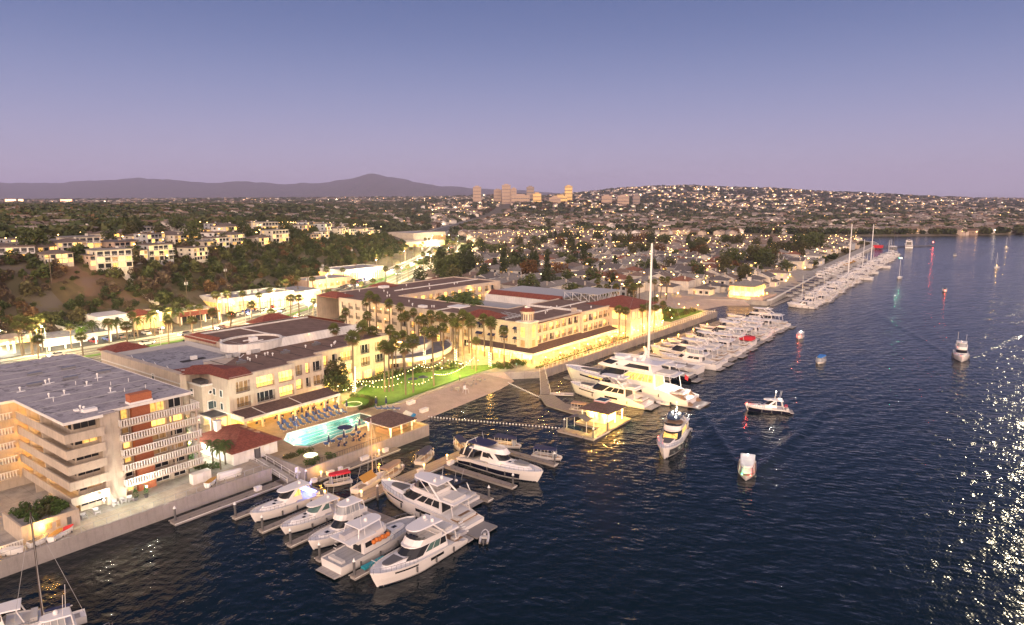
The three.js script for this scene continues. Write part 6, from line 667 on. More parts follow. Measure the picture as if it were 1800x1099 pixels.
// ---------- beach and seawalk things ----------
{
  for (const [a, b, l] of [[134, 121.4, 'nearest'], [140, 122.1, 'middle'], [144.8, 122.9, 'farthest']]) { const y = 1.75 - (123.8 - b) * .03, t = thing('fire_pit', 'round stone fire pit on the beach, ' + l + ' of three', 'fire pit', [a, y, b], { abs: true }); part(t, 'ring', new THREE.TorusGeometry(.75, .26, 6, 16).rotateX(Math.PI / 2).translate(a, y + .2, -b), M.concWarm); part(t, 'ash_bed', cyl(a, b, y - .1, y + .15, .6, .6, 12), M.dgrey); for (let i = 0; i < 5; i++) { const s = i * 1.257 + .3; part(t, 'seat_stone', ball(a + 1.7 * Math.cos(s), y + .1, b + 1.7 * Math.sin(s), .3, 6), M.seawall); } }
  const wc = (a, b, y, l) => { const t = thing('lifeguard_chair', l, 'chair', [a, y, b], { abs: true }); part(t, 'seat', bx(a - .5, a + .5, y + 1.1, y + 1.2, b - .4, b + .4), M.white); part(t, 'backrest', bx(a - .5, a + .5, y + 1.2, y + 2, b + .34, b + .42), M.white); for (const [x, z] of [[-.45, -.4], [.45, -.4], [-.45, .4], [.45, .4]]) part(t, 'leg', bar([a + x * 1.4, y - .1, b + z * 1.4], [a + x, y + 1.15, b + z], .06), M.white); }; wc(134.8, 119, .85, 'white lifeguard chair in the middle of the beach'); wc(73.4, 106.6, .55, 'white frame chair at the pool wall corner by the gangway');
  const cab = (a, b, y, l) => { const t = thing('beach_cabana', l, 'bench', [a, y, b], { abs: true }); part(t, 'box', bx(a - 1.1, a + 1.1, y, y + .75, b - .5, b + .5), M.white); part(t, 'lid', bx(a - 1.2, a + 1.2, y + .75, y + .85, b - .6, b + .6), BM.deckW); part(t, 'handle', bx(a - .3, a + .3, y + .4, y + .46, b - .56, b - .5), M.lgrey); }; cab(116.7, 121.2, 1.75, 'white beach storage box near the lawn path'); cab(116.4, 116.4, .75, 'white beach storage box at the float line');
  for (let i = 0; i < 3; i++) { const t = thing('kayak', ['white paddle board nearest the pool bar', 'white paddle board in the middle of the rack', 'white and blue kayak at the end of the rack'][i], 'kayak', [110.8 + i * .7, 1.2, 116 + i * .4]); part(t, 'hull', tier(-2, 2, .5, .5, .1, .4, { nose: .4, taper: .3 }).solid, M.white); part(t, 'nose', tier(1.2, 2.3, .52, .4, .12, .42, { nose: .6, taper: .2 }).solid, mat([.02, .25, .55], .5)); t.rotation.y = -100 * R; t.rotation.x = 0; }
  const mats = [M.red, mat([.45, .05, .12], .6), M.ochre, M.white, BM.hullBlueGrey]; [[36.5, 112.6, 0, 'red and white dinghy upturned near the terrace lamp', 20], [35.2, 112.2, 2, 'ochre dinghy leaning beside the red one', 40], [33, 112.3, 4, 'grey covered tender on the seawalk', 10], [29.6, 111.9, 3, 'white dinghy stored behind the dark mast', -40], [26.6, 112, 4, 'blue grey dinghy near the left edge of the seawalk', -20], [25, 111.9, 1, 'dark red kayak at the left edge of the seawalk', 60], [59.6, 112.5, 2, 'orange striped boat upturned at the end of the seawalk', 30]].forEach(([a, b, k, l, r]) => { const t = thing('stored_dinghy', l, 'dinghy', [a, 2.26, b], { turn: r * R }), fn = hullFn(2.9, 1.2, .55, 1.2), h = hullGeo(fn, .05); part(t, 'hull', h.hull.map(g => g.translate(0, .38, 0)), M.white); part(t, 'cover', [h.deck.clone().translate(0, .42, 0)], mats[k]); part(t, 'cradle', [bx(-.8, -.7, 0, .3, -.5, .5), bx(.7, .8, 0, .3, -.5, .5)], M.dgrey); });
  const bc = (a, b, l) => { const t = thing('patio_chair', l, 'chair', [a, 2.24, b], { abs: true, group: 'pale patio chairs along the apartment wall' }); part(t, 'seat', bx(a - .4, a + .4, 2.5, 2.65, b - .4, b + .4), M.lgrey); part(t, 'backrest', bx(a - .4, a + .4, 2.65, 3.2, b + .3, b + .4), M.lgrey); for (const s of [-.36, .36]) part(t, 'arm', bx(a + s - .05, a + s + .05, 2.24, 2.9, b - .36, b + .3), M.lgrey); }; for (const [a, b] of [[40.4, 116], [42.4, 116.3], [45.6, 117.2], [46.8, 117.2], [47.9, 117]]) bc(a, b, 'pale patio chair against the apartment wall on the seawalk');
  const ac = thing('service_cabinet', 'white service cabinet below the right end of the balconies', 'cabinet', [59, 2.2, 115.6], { abs: true }); part(ac, 'box', bx(57.6, 61, 2.24, 4.1, 114.9, 116.2), M.trimWhite); part(ac, 'door', bx(58.4, 59.4, 2.4, 3.9, 114.84, 114.9), M.white);
  const bt = thing('covered_boat', 'white boat under a cover on the seawalk by the service cabinet', 'boat', [63.6, 2.24, 113]); { const h = hullGeo(hullFn(4.4, 1.6, .7, 1.2)); part(bt, 'hull', h.hull.map(g => g.translate(0, .3, 0)), M.white); part(bt, 'cover', tier(-2.1, 1.9, 1.5, 1, .95, 1.3, { nose: .5, taper: .4 }).solid, BM.deckW); part(bt, 'trolley', [bx(-1.4, -1.3, 0, .3, -.6, .6), bx(1, 1.1, 0, .3, -.5, .5)], M.dgrey); bt.rotation.y = -10 * R; }
  for (const [a, b, l] of [[48.6, 116.6, 'left of the lit doorway'], [50.2, 116.4, 'right of the lit doorway']]) { const t = thing('planter', 'potted conical shrub ' + l + ' on the seawalk', 'plant', [a, 2.24, b], { abs: true }); part(t, 'pot', cyl(a, b, 2.24, 2.8, .25, .35, 10), M.dgrey); const g = []; const pr = rng(a * 10 | 0); for (let i = 0; i < 60; i++) { const y = pr() * 1.5, r = .42 * (1 - y / 1.9), th = pr() * 6.28, x = a + r * Math.cos(th), z = b + r * Math.sin(th), s = .16; g.push(faces([[[x - s, 2.8 + y, z], [x, 2.85 + y, z + s], [x + s, 3 + y, z - s]]])); } part(t, 'foliage', g, M.green); }
  // terrace parasols and tables of the waterfront restaurant
  const um = thing('cream_parasol', 'cream parasol glowing over tables on the hotel terrace', 'parasol', [0, 0, 0], { add: false, group: 'cream parasols of the waterfront terrace' }); part(um, 'pole', cyl(0, 0, 0, 2.6, .05), M.teak); part(um, 'canopy', new THREE.ConeGeometry(1.7, .6, 8).translate(0, 2.6, 0), mat([.7, .6, .42], .9, { transmission: .3, thickness: 0 })); part(um, 'table_top', cyl(0, 0, .7, .76, .6, .6, 10), M.teak); for (let i = 0; i < 4; i++) { const t = i * 1.571 + .8; part(um, 'chair', [bx(Math.cos(t) * .95 - .22, Math.cos(t) * .95 + .22, .4, .48, Math.sin(t) * .95 - .22, Math.sin(t) * .95 + .22), bx(Math.cos(t) * 1.15 - .22, Math.cos(t) * 1.15 + .22, .48, .95, Math.sin(t) * 1.15 - .03, Math.sin(t) * 1.15 + .03)], M.rail); } let n = 0; for (let a = 169; a < 221; a += 4.2) { const b = 117.4 + (n % 2) * 1.2; n++ ? copy(um, a, 2.26, b) : put(um, a, b, 0, 2.26); }
  const tl = thing('lamp_post', '', 'lamp', [0, 0, 0], { add: false }); part(tl, 'pole', cyl(0, 0, 0, 3, .05), M.rail); part(tl, 'lantern', ball(0, 3.15, 0, .17), glow(WARM, 30)); n = 0; for (let a = 166.5; a < 262; a += 8) { const o = n++ ? copy(tl, a, 2.26, 115.1) : put(tl, a, 115.1, 0, 2.26); o.userData.label = 'slender lantern post along the hotel promenade'; o.userData.group = 'lantern posts along the promenade'; lampLight(a, 5.41, 115.1, WARM, 90, .17); }
  for (const [a, b] of [[272, 124], [282, 122], [290, 128], [268, 134], [278, 138], [292, 120]]) { const o = copy(tl, a, 2.3, b, 0, 'lantern post in the small park beyond the hotel', 'lantern posts in the small park'); lampLight(a, 5.45, b, WARM, 90, .17); }
  for (const [a, b] of [[64, 128], [63.4, 123.5], [66.2, 134], [72.5, 140]]) { copy(tl, a, 2.2, b, 0, 'lantern post on the path between apartment block and pool house', 'lantern posts by the pool house path'); lampLight(a, 5.35, b, WHITE, 46, .17); }
}
// ---------- trees ----------
const leafT = tex(64, 3, (u, v) => { const k = .55 + .95 * n2(u, v, 6, 601, 3); return [k, k, k * .9]; });
const FM = { palm: mat([.12, .135, .042], .85, { map: leafT }), palmDry: mat([.22, .15, .08], .95), feather: mat([.075, .11, .025], .8, { map: leafT }), oak: mat([.075, .095, .03], .9, { map: leafT }), olive: mat([.085, .085, .035], .9, { map: leafT }), rust: mat([.13, .07, .028], .9, { map: leafT }), dark: mat([.05, .066, .026], .9, { map: leafT }), hedge: mat([.055, .1, .02], .9, { map: leafT }), bark: mat([.16, .12, .085], .95, { map: T.stucco }), lime: mat([.1, .2, .015], .9, { map: leafT }) };
const leafTri = (v, x, y, z, s, f) => { const a = f() * 6.283, b = (f() - .5) * 2.4, ca = Math.cos(a), sa = Math.sin(a), cb = Math.cos(b), sb = Math.sin(b), e1 = [ca * s, sb * s * .6, sa * s], e2 = [-sa * s * cb, s * (.35 + Math.abs(sb)) * .7, ca * s * cb], P = (i, j) => [x + e1[0] * i + e2[0] * j, y + e1[1] * i + e2[1] * j, z + e1[2] * i + e2[2] * j]; v.push(...P(-.5, 0), ...P(.5, 0), ...P(.35, .9), ...P(-.5, 0), ...P(.35, .9), ...P(-.4, .75)); };
function crownGeo(seed, { rx = 3, ry = 2.6, y = 4.5, lumps = 9, leaves = 900, size = .42, cone = 0, flat = 0 } = {}) {
  const f = rng(seed), L = [], v = []; for (let i = 0; i < lumps; i++) { const th = i * 2.4 + f(), ph = (i + .5) / lumps, rr0 = Math.sqrt(1 - Math.pow(2 * ph - 1, 2)) * .62, k = cone ? 1.15 - ph : 1; L.push([rx * rr0 * Math.cos(th) * k, y + ry * (2 * ph - 1) * .72, rx * rr0 * Math.sin(th) * k, (.36 + .28 * f()) * rx * (cone ? .55 + .6 * (1 - ph) : 1)]); }
  for (let i = 0; i < leaves; i++) { const l = L[Math.floor(f() * lumps)], t = f() * 6.283, u = f() * 1.7 - .7, w = Math.sqrt(Math.max(0, 1 - u * u)), r = l[3] * (.72 + .34 * f()), yy = l[1] + u * r * (ry / rx) * (flat ? .8 : 1); if (flat && yy < 0) continue; leafTri(v, l[0] + w * r * Math.cos(t), yy, l[2] + w * r * Math.sin(t), size * (.6 + .8 * f()), f); }
  return tri(v);
}
function treeProto(name, seed, m, o = {}) { const t = thing(name, '', 'tree', [0, 0, 0], { add: false }), h = o.y ?? 4.5; if (!o.flat) { const f = rng(seed + 5), g = [cyl(0, 0, -.8, h, .26, .14, 7)]; for (let i = 0; i < 5; i++) { const th = i * 1.3 + f(); g.push(bar([0, h * .55 + i * .2, 0], [Math.cos(th) * (o.rx ?? 3) * .5, h + (f() - .2) * 1.2, Math.sin(th) * (o.rx ?? 3) * .5], .08, 5)); } part(t, 'trunk', g, FM.bark); } part(t, 'crown', crownGeo(seed, o), m); return t; }
function fanPalm(seed, H, bend = .5) {
  const t = thing('fan_palm', '', 'palm', [0, 0, 0], { add: false }), f = rng(seed), pts = []; for (let i = 0; i <= 6; i++) pts.push(new THREE.Vector3(bend * Math.pow(i / 6, 2), -.5 + (H + .5) * i / 6, bend * .4 * Math.sin(i / 3)));
  const cv = new THREE.CatmullRomCurve3(pts), tg = new THREE.TubeGeometry(cv, 7, .2, 7), p = tg.attributes.position; for (let i = 0; i < p.count; i++) { const y = p.getY(i), k = 1.35 - .45 * Math.min(1, Math.max(0, y) / H), c = cv.getPoint(Math.min(1, Math.max(0, (y + .5) / (H + .5)))); p.setX(i, c.x + (p.getX(i) - c.x) * k); p.setZ(i, c.z + (p.getZ(i) - c.z) * k); } part(t, 'trunk', tg, FM.bark);
  const v = [], d = [], top = pts[6], N = 62; for (let i = 0; i < N; i++) { const el = (-55 + 135 * Math.pow((i + .5) / N, .85)) * R, az = i * 2.4 + f() * .5, dry = i < 15, dx = Math.cos(el) * Math.cos(az), dy = Math.sin(el), dz = Math.cos(el) * Math.sin(az), pl = (dry ? .55 : 1.0) * (.85 + .3 * f()), o = new THREE.Vector3(top.x + dx * pl, top.y + dy * pl, top.z + dz * pl), dir = new THREE.Vector3(dx, dy, dz), sd = new THREE.Vector3(-Math.sin(az), 0, Math.cos(az)), out = dry ? d : v, w0 = sd.clone().multiplyScalar(.03); const q0 = top.clone().sub(w0), q1 = top.clone().add(w0); out.push(q0.x, q0.y, q0.z, q1.x, q1.y, q1.z, o.x, o.y, o.z);
    for (let k = -3; k <= 3; k++) { const th = k * .36, L = (1.3 - .07 * k * k) * (.9 + .2 * f()), b = dir.clone().multiplyScalar(Math.cos(th)).addScaledVector(sd, Math.sin(th)), e = o.clone().addScaledVector(b, L); e.y -= .28 * L; const wv = sd.clone().multiplyScalar(Math.cos(th) * .15).addScaledVector(dir, -Math.sin(th) * .15), m1 = o.clone().addScaledVector(b, L * .45).add(wv), m2 = o.clone().addScaledVector(b, L * .45).sub(wv); out.push(o.x, o.y, o.z, m1.x, m1.y, m1.z, e.x, e.y, e.z, o.x, o.y, o.z, e.x, e.y, e.z, m2.x, m2.y, m2.z); } }
  part(t, 'crown', tri(v), FM.palm); part(t, 'dry_skirt', tri(d), FM.palmDry); return t;
}
function featherPalm(seed, H, m = FM.feather) {
  const t = thing('feather_palm', '', 'palm', [0, 0, 0], { add: false }), f = rng(seed), v = []; part(t, 'trunk', cyl(0, 0, -.5, H, .22, .15, 8), FM.bark); for (let i = 0; i < 20; i++) { const az = i * 2.4 + f() * .4, el = (70 - 75 * (i / 20)) * R, L = 2.5 + f() * .5; let x = 0, y = H, r = 0, a = el; const S = 8; for (let k = 0; k < S; k++) { const nr = r + Math.cos(a) * L / S, ny = y + Math.sin(a) * L / S; a -= .26; for (const s of [-1, 1]) { const w = .62 * Math.sin(Math.PI * (k + .7) / (S + .8)), P = (rad, yy, w2, dr) => [Math.cos(az) * rad - Math.sin(az) * w2 * s, yy + dr, Math.sin(az) * rad + Math.cos(az) * w2 * s], A = P(r, y, 0, 0), B = P(nr, ny, 0, 0), C = P(nr + .22, ny, w, -.22); v.push(...A, ...B, ...C); const D = P((r + nr) / 2, (y + ny) / 2, 0, 0), E = P(nr + .05, ny, w * .9, -.3); v.push(...A, ...D, ...E); } r = nr; y = ny; } } part(t, 'crown', tri(v), m); return t;
}
const planted = {}; function plant(protos, key, a, y, b, s, label, group, f = rnd) { const k = Math.floor(f() * protos.length), id = key + k; let o; if (!planted[id]) { planted[id] = o = protos[k]; scene.add(o); o.position.set(a, y, -b); o.rotation.y = f() * 6.28; } else o = copy(protos[k], a, y, b, f() * 6.28); if (Array.isArray(s)) o.scale.set(s[0], s[1], s[0]); else o.scale.setScalar(s); o.userData.label = label; if (group) o.userData.group = group; else delete o.userData.group; return o; }
const fans = [fanPalm(1, 11), fanPalm(2, 11, -.4), fanPalm(3, 11, .2)], queens = [featherPalm(11, 5.5), featherPalm(12, 5.5)], limePalm = [featherPalm(13, 5, FM.lime)];
// palms of the lawn, terraces and street: [a, b, height]
const palmY = (a, b) => Math.max(2.2, TH(a, b));
{
  const f = rng(31), lawn = [[113.3, 138.6, 15], [118.9, 133.1, 12.4], [119.6, 132.2, 11.8], [120.9, 132.3, 12.5], [120.2, 126.6, 12.5], [122.9, 126.6, 14.1], [130.9, 126.9, 14.8], [146.7, 146, 10.6], [150.1, 128.4, 9.3], [151.3, 131, 14.5], [151.4, 142.7, 11.5], [153.2, 139.2, 12.9], [153.5, 136.3, 15.4], [156, 128, 14], [158.2, 124.4, 11.4]], L = ['with trunk wrapped in lights at the pool end of the lawn', 'left of three in the cluster on the near lawn', 'middle of three in the cluster on the near lawn', 'right of three in the cluster on the near lawn', 'left of the pair at the beach edge of the lawn', 'right of the pair at the beach edge of the lawn', 'alone at the beach edge near the open parasols', 'behind the back hedge of the lawn', 'short, at the far end of the lawn', 'slender, beside the short palm at the far lawn', 'by the curved entrance pavilion', 'with lit trunk near the terrace', 'tallest beside the terrace', 'at the terrace corner near the beach', 'in front of the awnings at the beach corner'];
  lawn.forEach(([a, b, h], i) => plant(fans, 'fan', a, 2.25, b, [h / 13 * .75 + .16, h / 11.4], 'tall fan palm ' + L[i], 'fan palms round the hotel lawn', f));
  for (const [a, b, h] of [[124.6, 160.2, 13], [127.4, 151.1, 14.1], [131.1, 151.7, 12.3], [135, 146, 11], [137, 150, 12], [139.5, 147.5, 10.5], [158, 160, 11], [163, 170, 11], [165, 163, 9], [133.3, 166.3, 10], [142, 168, 11], [150, 175, 12], [167.7, 195, 14.9], [169.3, 193, 13.8], [170, 199, 12], [168, 171.8, 11.2], [166.6, 174.2, 9], [170.3, 169.4, 9], [169, 164.4, 9], [166, 156, 11], [164, 150, 10.5], [166.5, 153, 11.5], [161, 145, 11], [148, 186, 10], [155, 192, 11], [162, 158, 12.5], [167.4, 146, 12], [166.8, 139, 12.5], [164.6, 134, 11.5], [160.5, 152, 13], [169.5, 180, 12], [168.5, 185, 13], [158, 168, 11]]) plant(fans, 'fan', a, 2.25, b, [h / 13 * .75 + .16, h / 11.4], 'fan palm in the dense group between the two hotel wings', 'fan palms between the hotel wings', f);
  for (const [a, b, h] of [[216.6, 118, 11.9], [219, 116.6, 11.2], [229, 114.9, 11.1], [233, 114.9, 11.2], [238, 114.9, 10], [256, 120, 9], [258, 124, 10]]) plant(fans, 'fan', a, 2.26, b, [h / 12, h / 12.2], 'slender fan palm on the promenade by the red roofed end of the hotel', 'fan palms at the far end of the promenade', f);
  for (const [a, b] of [[195, 168], [199, 172], [202, 178], [206, 184], [196, 178], [201, 188]]) plant(queens, 'queen', a, 2.2, b, 1.7 + f() * .5, 'lit feather palm in the glowing hotel courtyard', 'feather palms in the courtyard', f);
  for (let i = 0; i < 64; i++) { const s = i / 64, k = Math.floor(s * 9), a0 = road[3 + 0][0]; const side = i % 2 ? 15 : -14.6, t = 2 + s * 7.6, j = Math.floor(t), u = t - j, p = road[j], q = road[j + 1], l = Math.hypot(q[0] - p[0], q[1] - p[1]), a = p[0] + (q[0] - p[0]) * u - (q[1] - p[1]) / l * side + (f() - .5) * 3, b = p[1] + (q[1] - p[1]) * u + (q[0] - p[0]) / l * side; plant(fans, 'fan', a, 2.3, b, [.85 + f() * .2, .65 + f() * .45], side > 0 ? 'fan palm on the dealership side of the highway' : 'fan palm on the hotel side of the highway', side > 0 ? 'palms on the inland side of the highway' : 'palms on the hotel side of the highway', f); }
  for (const [a, b, h] of [[79.5, 257, 12], [76.4, 255.5, 11], [78, 259, 12.5], [82, 258, 11.5], [84, 261, 12]]) plant(fans, 'fan', a, 2.3, b, [1.05, h / 12.2], 'fan palm in the dark clump before the bright filling station', 'palm clump at the filling station', f);
  for (const [a, b] of [[100, 262], [104.5, 259.5], [108, 262], [114, 259.6], [120, 262], [128, 264], [110.8, 290], [134, 268]]) plant(queens, 'queen', a, 2.3, b, 1.15, 'feather palm along the parking strip below the bluff', 'feather palms along the parking strip', f);
  plant(limePalm, 'lime', 97, 2.3, 263.5, 1, 'lime green floodlit feather palm in front of the white arched building', undefined, f); plant(limePalm, 'lime', 108, 2.3, 297, 1.9, 'tall lime green palm lit from below against the bluff', undefined, f);
  for (let i = 0; i < 26; i++) { const a = 262 + f() * 75, b = 146 + f() * 26; plant(fans, 'fan', a, 2.2, b, [.8 + f() * .2, .55 + f() * .35], 'fan palm in the gardens behind the small second beach', 'palms behind the second beach', f); }
  for (const [a, b] of [[65, 121.5], [66.4, 119.6], [64.5, 118]]) plant(queens, 'queen', a, 2.2, b, .75, 'small palm in the bed beside the pool house', 'small palms beside the pool house', f);
  { const t = thing('wrapped_lights', 'column of warm lights wrapped round the palm trunk at the pool end of the lawn', 'string lights', [113.3, 2.3, 138.6], { abs: true }), g = []; for (let i = 0; i < 90; i++) { const y = 2.6 + i * .075, s = i * .9; g.push(ball(113.3 + .36 * Math.cos(s) + .004 * i, y, 138.6 + .36 * Math.sin(s), .06, 4)); } part(t, 'bulbs', g, bulbM).userData.kind = 'stuff'; lampLight(112.7, 5, 138, WARM, 7, .5); }
  [[153.2, 139.2], [146.7, 146], [156, 128]].forEach(([a, b], k) => { const t = thing('wrapped_lights', ['column of warm lights on a palm trunk near the terrace', 'column of warm lights on the palm behind the hedge', 'column of warm lights on the palm at the terrace corner'][k], 'string lights', [a, 2.3, b], { abs: true }), g = []; for (let i = 0; i < 60; i++) { const s = i * .9; g.push(ball(a + .36 * Math.cos(s), 2.6 + i * .075, b + .36 * Math.sin(s), .06, 4)); } part(t, 'bulbs', g, bulbM).userData.kind = 'stuff'; lampLight(a - .6, 4.4, b - .6, WARM, 12, .4); });
}
const oaks = [treeProto('broadleaf_tree', 41, FM.oak), treeProto('broadleaf_tree', 42, FM.olive, { rx: 2.6, ry: 3, y: 5 }), treeProto('broadleaf_tree', 43, FM.oak, { rx: 3.6, ry: 2.4, y: 4.6, lumps: 12, leaves: 1100 })], rusts = [treeProto('autumn_tree', 45, FM.rust)], darks = [treeProto('conifer_tree', 46, FM.dark, { rx: 2.2, ry: 4.4, y: 5.2, cone: 1, lumps: 12 }), treeProto('conifer_tree', 47, FM.dark, { rx: 2.4, ry: 3.6, y: 5, lumps: 11 })], cyps = [treeProto('cypress_tree', 48, FM.dark, { rx: 1.5, ry: 5.6, y: 6.2, lumps: 14, cone: 1 })], shrubs = [treeProto('shrub', 51, FM.hedge, { rx: 1.2, ry: 1, y: .7, lumps: 6, leaves: 260, size: .26, flat: 1 }), treeProto('shrub', 52, FM.olive, { rx: 1.3, ry: .9, y: .6, lumps: 6, leaves: 260, size: .26, flat: 1 })];
for (const s of shrubs) s.userData.category = 'shrub';
{
  const f = rng(61), one = (pr, k, a, b, s, l, g) => plant(pr, k, a, Math.max(2.1, TH(a, b)) - .1, b, s, l, g, f);
  one(rusts, 'rust', 337, 246, 1.9, 'tall rust brown tree among the houses behind the hotel'); one(cyps, 'cyp', 348, 240, 1.75, 'tall narrow dark cypress beside the rust brown tree'); one(darks, 'dark', 371, 292, 1.8, 'broad dark conifer behind the rust brown tree'); one(darks, 'dark', 378, 284, 1.7, 'second dark conifer touching the broad one'); one(rusts, 'rust', 640, 330, 2.1, 'rust coloured tree high in the crowded houses'); one(darks, 'dark', 655, 322, 2.2, 'dark tree beside the far rust coloured tree');
  [[300, 284], [307, 280], [313, 276], [320, 290], [326, 283], [296, 276], [332, 292]].forEach(([a, b], i) => one(i % 2 ? oaks : darks, i % 2 ? 'oak' : 'dark', a, b, 2 + f() * .5, 'tall dark tree in the grove between highway and hotel roof', 'grove beside the highway'));
  [[479, 152], [486, 160], [492, 150], [500, 166], [470, 170]].forEach(([a, b]) => one(oaks, 'oak', a, b, 2.3, 'large green tree on the point behind the lit waterfront house', 'large trees behind the lit waterfront house')); [[660, 168], [689, 167], [700, 176], [715, 180], [676, 182]].forEach(([a, b]) => one(oaks, 'oak', a, b, 2.5, 'large dark tree on the wooded point by the far marina', 'trees on the wooded point'));
  one(rusts, 'rust', 445, 160, 1.4, 'yellow floodlit tree in front of the white gabled houses'); lampLight(442, 3, 156, AMBER, 260, .3);
  one(oaks, 'oak', 62.8, 131, .9, 'small round tree between apartment block and hotel'); one(oaks, 'oak', 65.5, 137, .95, 'green tree at the corner of the hotel porch'); one(oaks, 'oak', 62, 140, .8, 'green tree in the gap behind the apartment block'); one(oaks, 'oak', 110, 141, 1.15, 'leafy tree beside the globe lamp at the hotel corner'); one(oaks, 'oak', 108, 139, .95, 'smaller leafy tree at the pool end of the hotel');
  // hedges and beds round the lawn, seawalk and promenade
  for (let i = 0; i < 30; i++) { const s = i / 30, a = 112 + 40 * s, b = 141.5 + 3 * Math.sin(s * 3.1) - 7 * s * s; plant(shrubs, 'shrub', a, 2.2, b, .9 + f() * .5, 'clipped green shrub in the back hedge of the lawn', 'shrubs of the lawn hedge', f); } for (let i = 0; i < 26; i++) { const t = -1.6 + i * .09; plant(shrubs, 'shrub', 105 + 7.2 * Math.cos(t), 2.2, 132.5 + 6.4 * Math.sin(t), .55, 'low shrub in the curved bed round the hot tub', 'shrubs round the hot tub', f); } for (let i = 0; i < 34; i++) plant(shrubs, 'shrub', 32.6 + f() * 5.6, 4.6, 115.2 + f() * 6, .55 + f() * .25, 'shrub in the planted roof of the ground floor terrace', 'planted terrace roof', f); for (let i = 0; i < 16; i++) plant(shrubs, 'shrub', 75 + f() * 6, 2.2, 105.9 + f() * 1.8 + (f() < .4 ? 6 : 0), .45 + f() * .2, 'low plant at the corner of the pool deck', 'plants at the pool deck corner', f);
  for (let i = 0; i < 40; i++) plant(shrubs, 'shrub', 164 + i * 1.45, 2.2, 115.9 + f() * .5, .42 + f() * .15, 'low shrub in the planter along the promenade', 'planters along the promenade', f); for (let i = 0; i < 22; i++) plant(shrubs, 'shrub', 157 + f() * 9, 2.2, 121.5 + f() * 6, .6 + f() * .3, 'shrub in the bed at the terrace corner', 'shrubs at the terrace corner', f); for (let i = 0; i < 30; i++) plant(shrubs, 'shrub', 264 + f() * 33, 2.3, 121 + f() * 26, .7 + f() * .6, 'green shrub in the small park beyond the hotel', 'shrubs of the small park', f); for (let i = 0; i < 24; i++) plant(shrubs, 'shrub', 61.5 + f() * 5, 2.2, 117.5 + f() * 22, .5 + f() * .4, 'green shrub along the path beside the pool house', 'shrubs beside the pool house path', f); for (let i = 0; i < 20; i++) plant(shrubs, 'shrub', 86 + f() * 52, 2.2, 200 + f() * 18, .9 + f() * .6, 'shrub in the bed between hotel and highway', 'shrubs between hotel and highway', f);
}
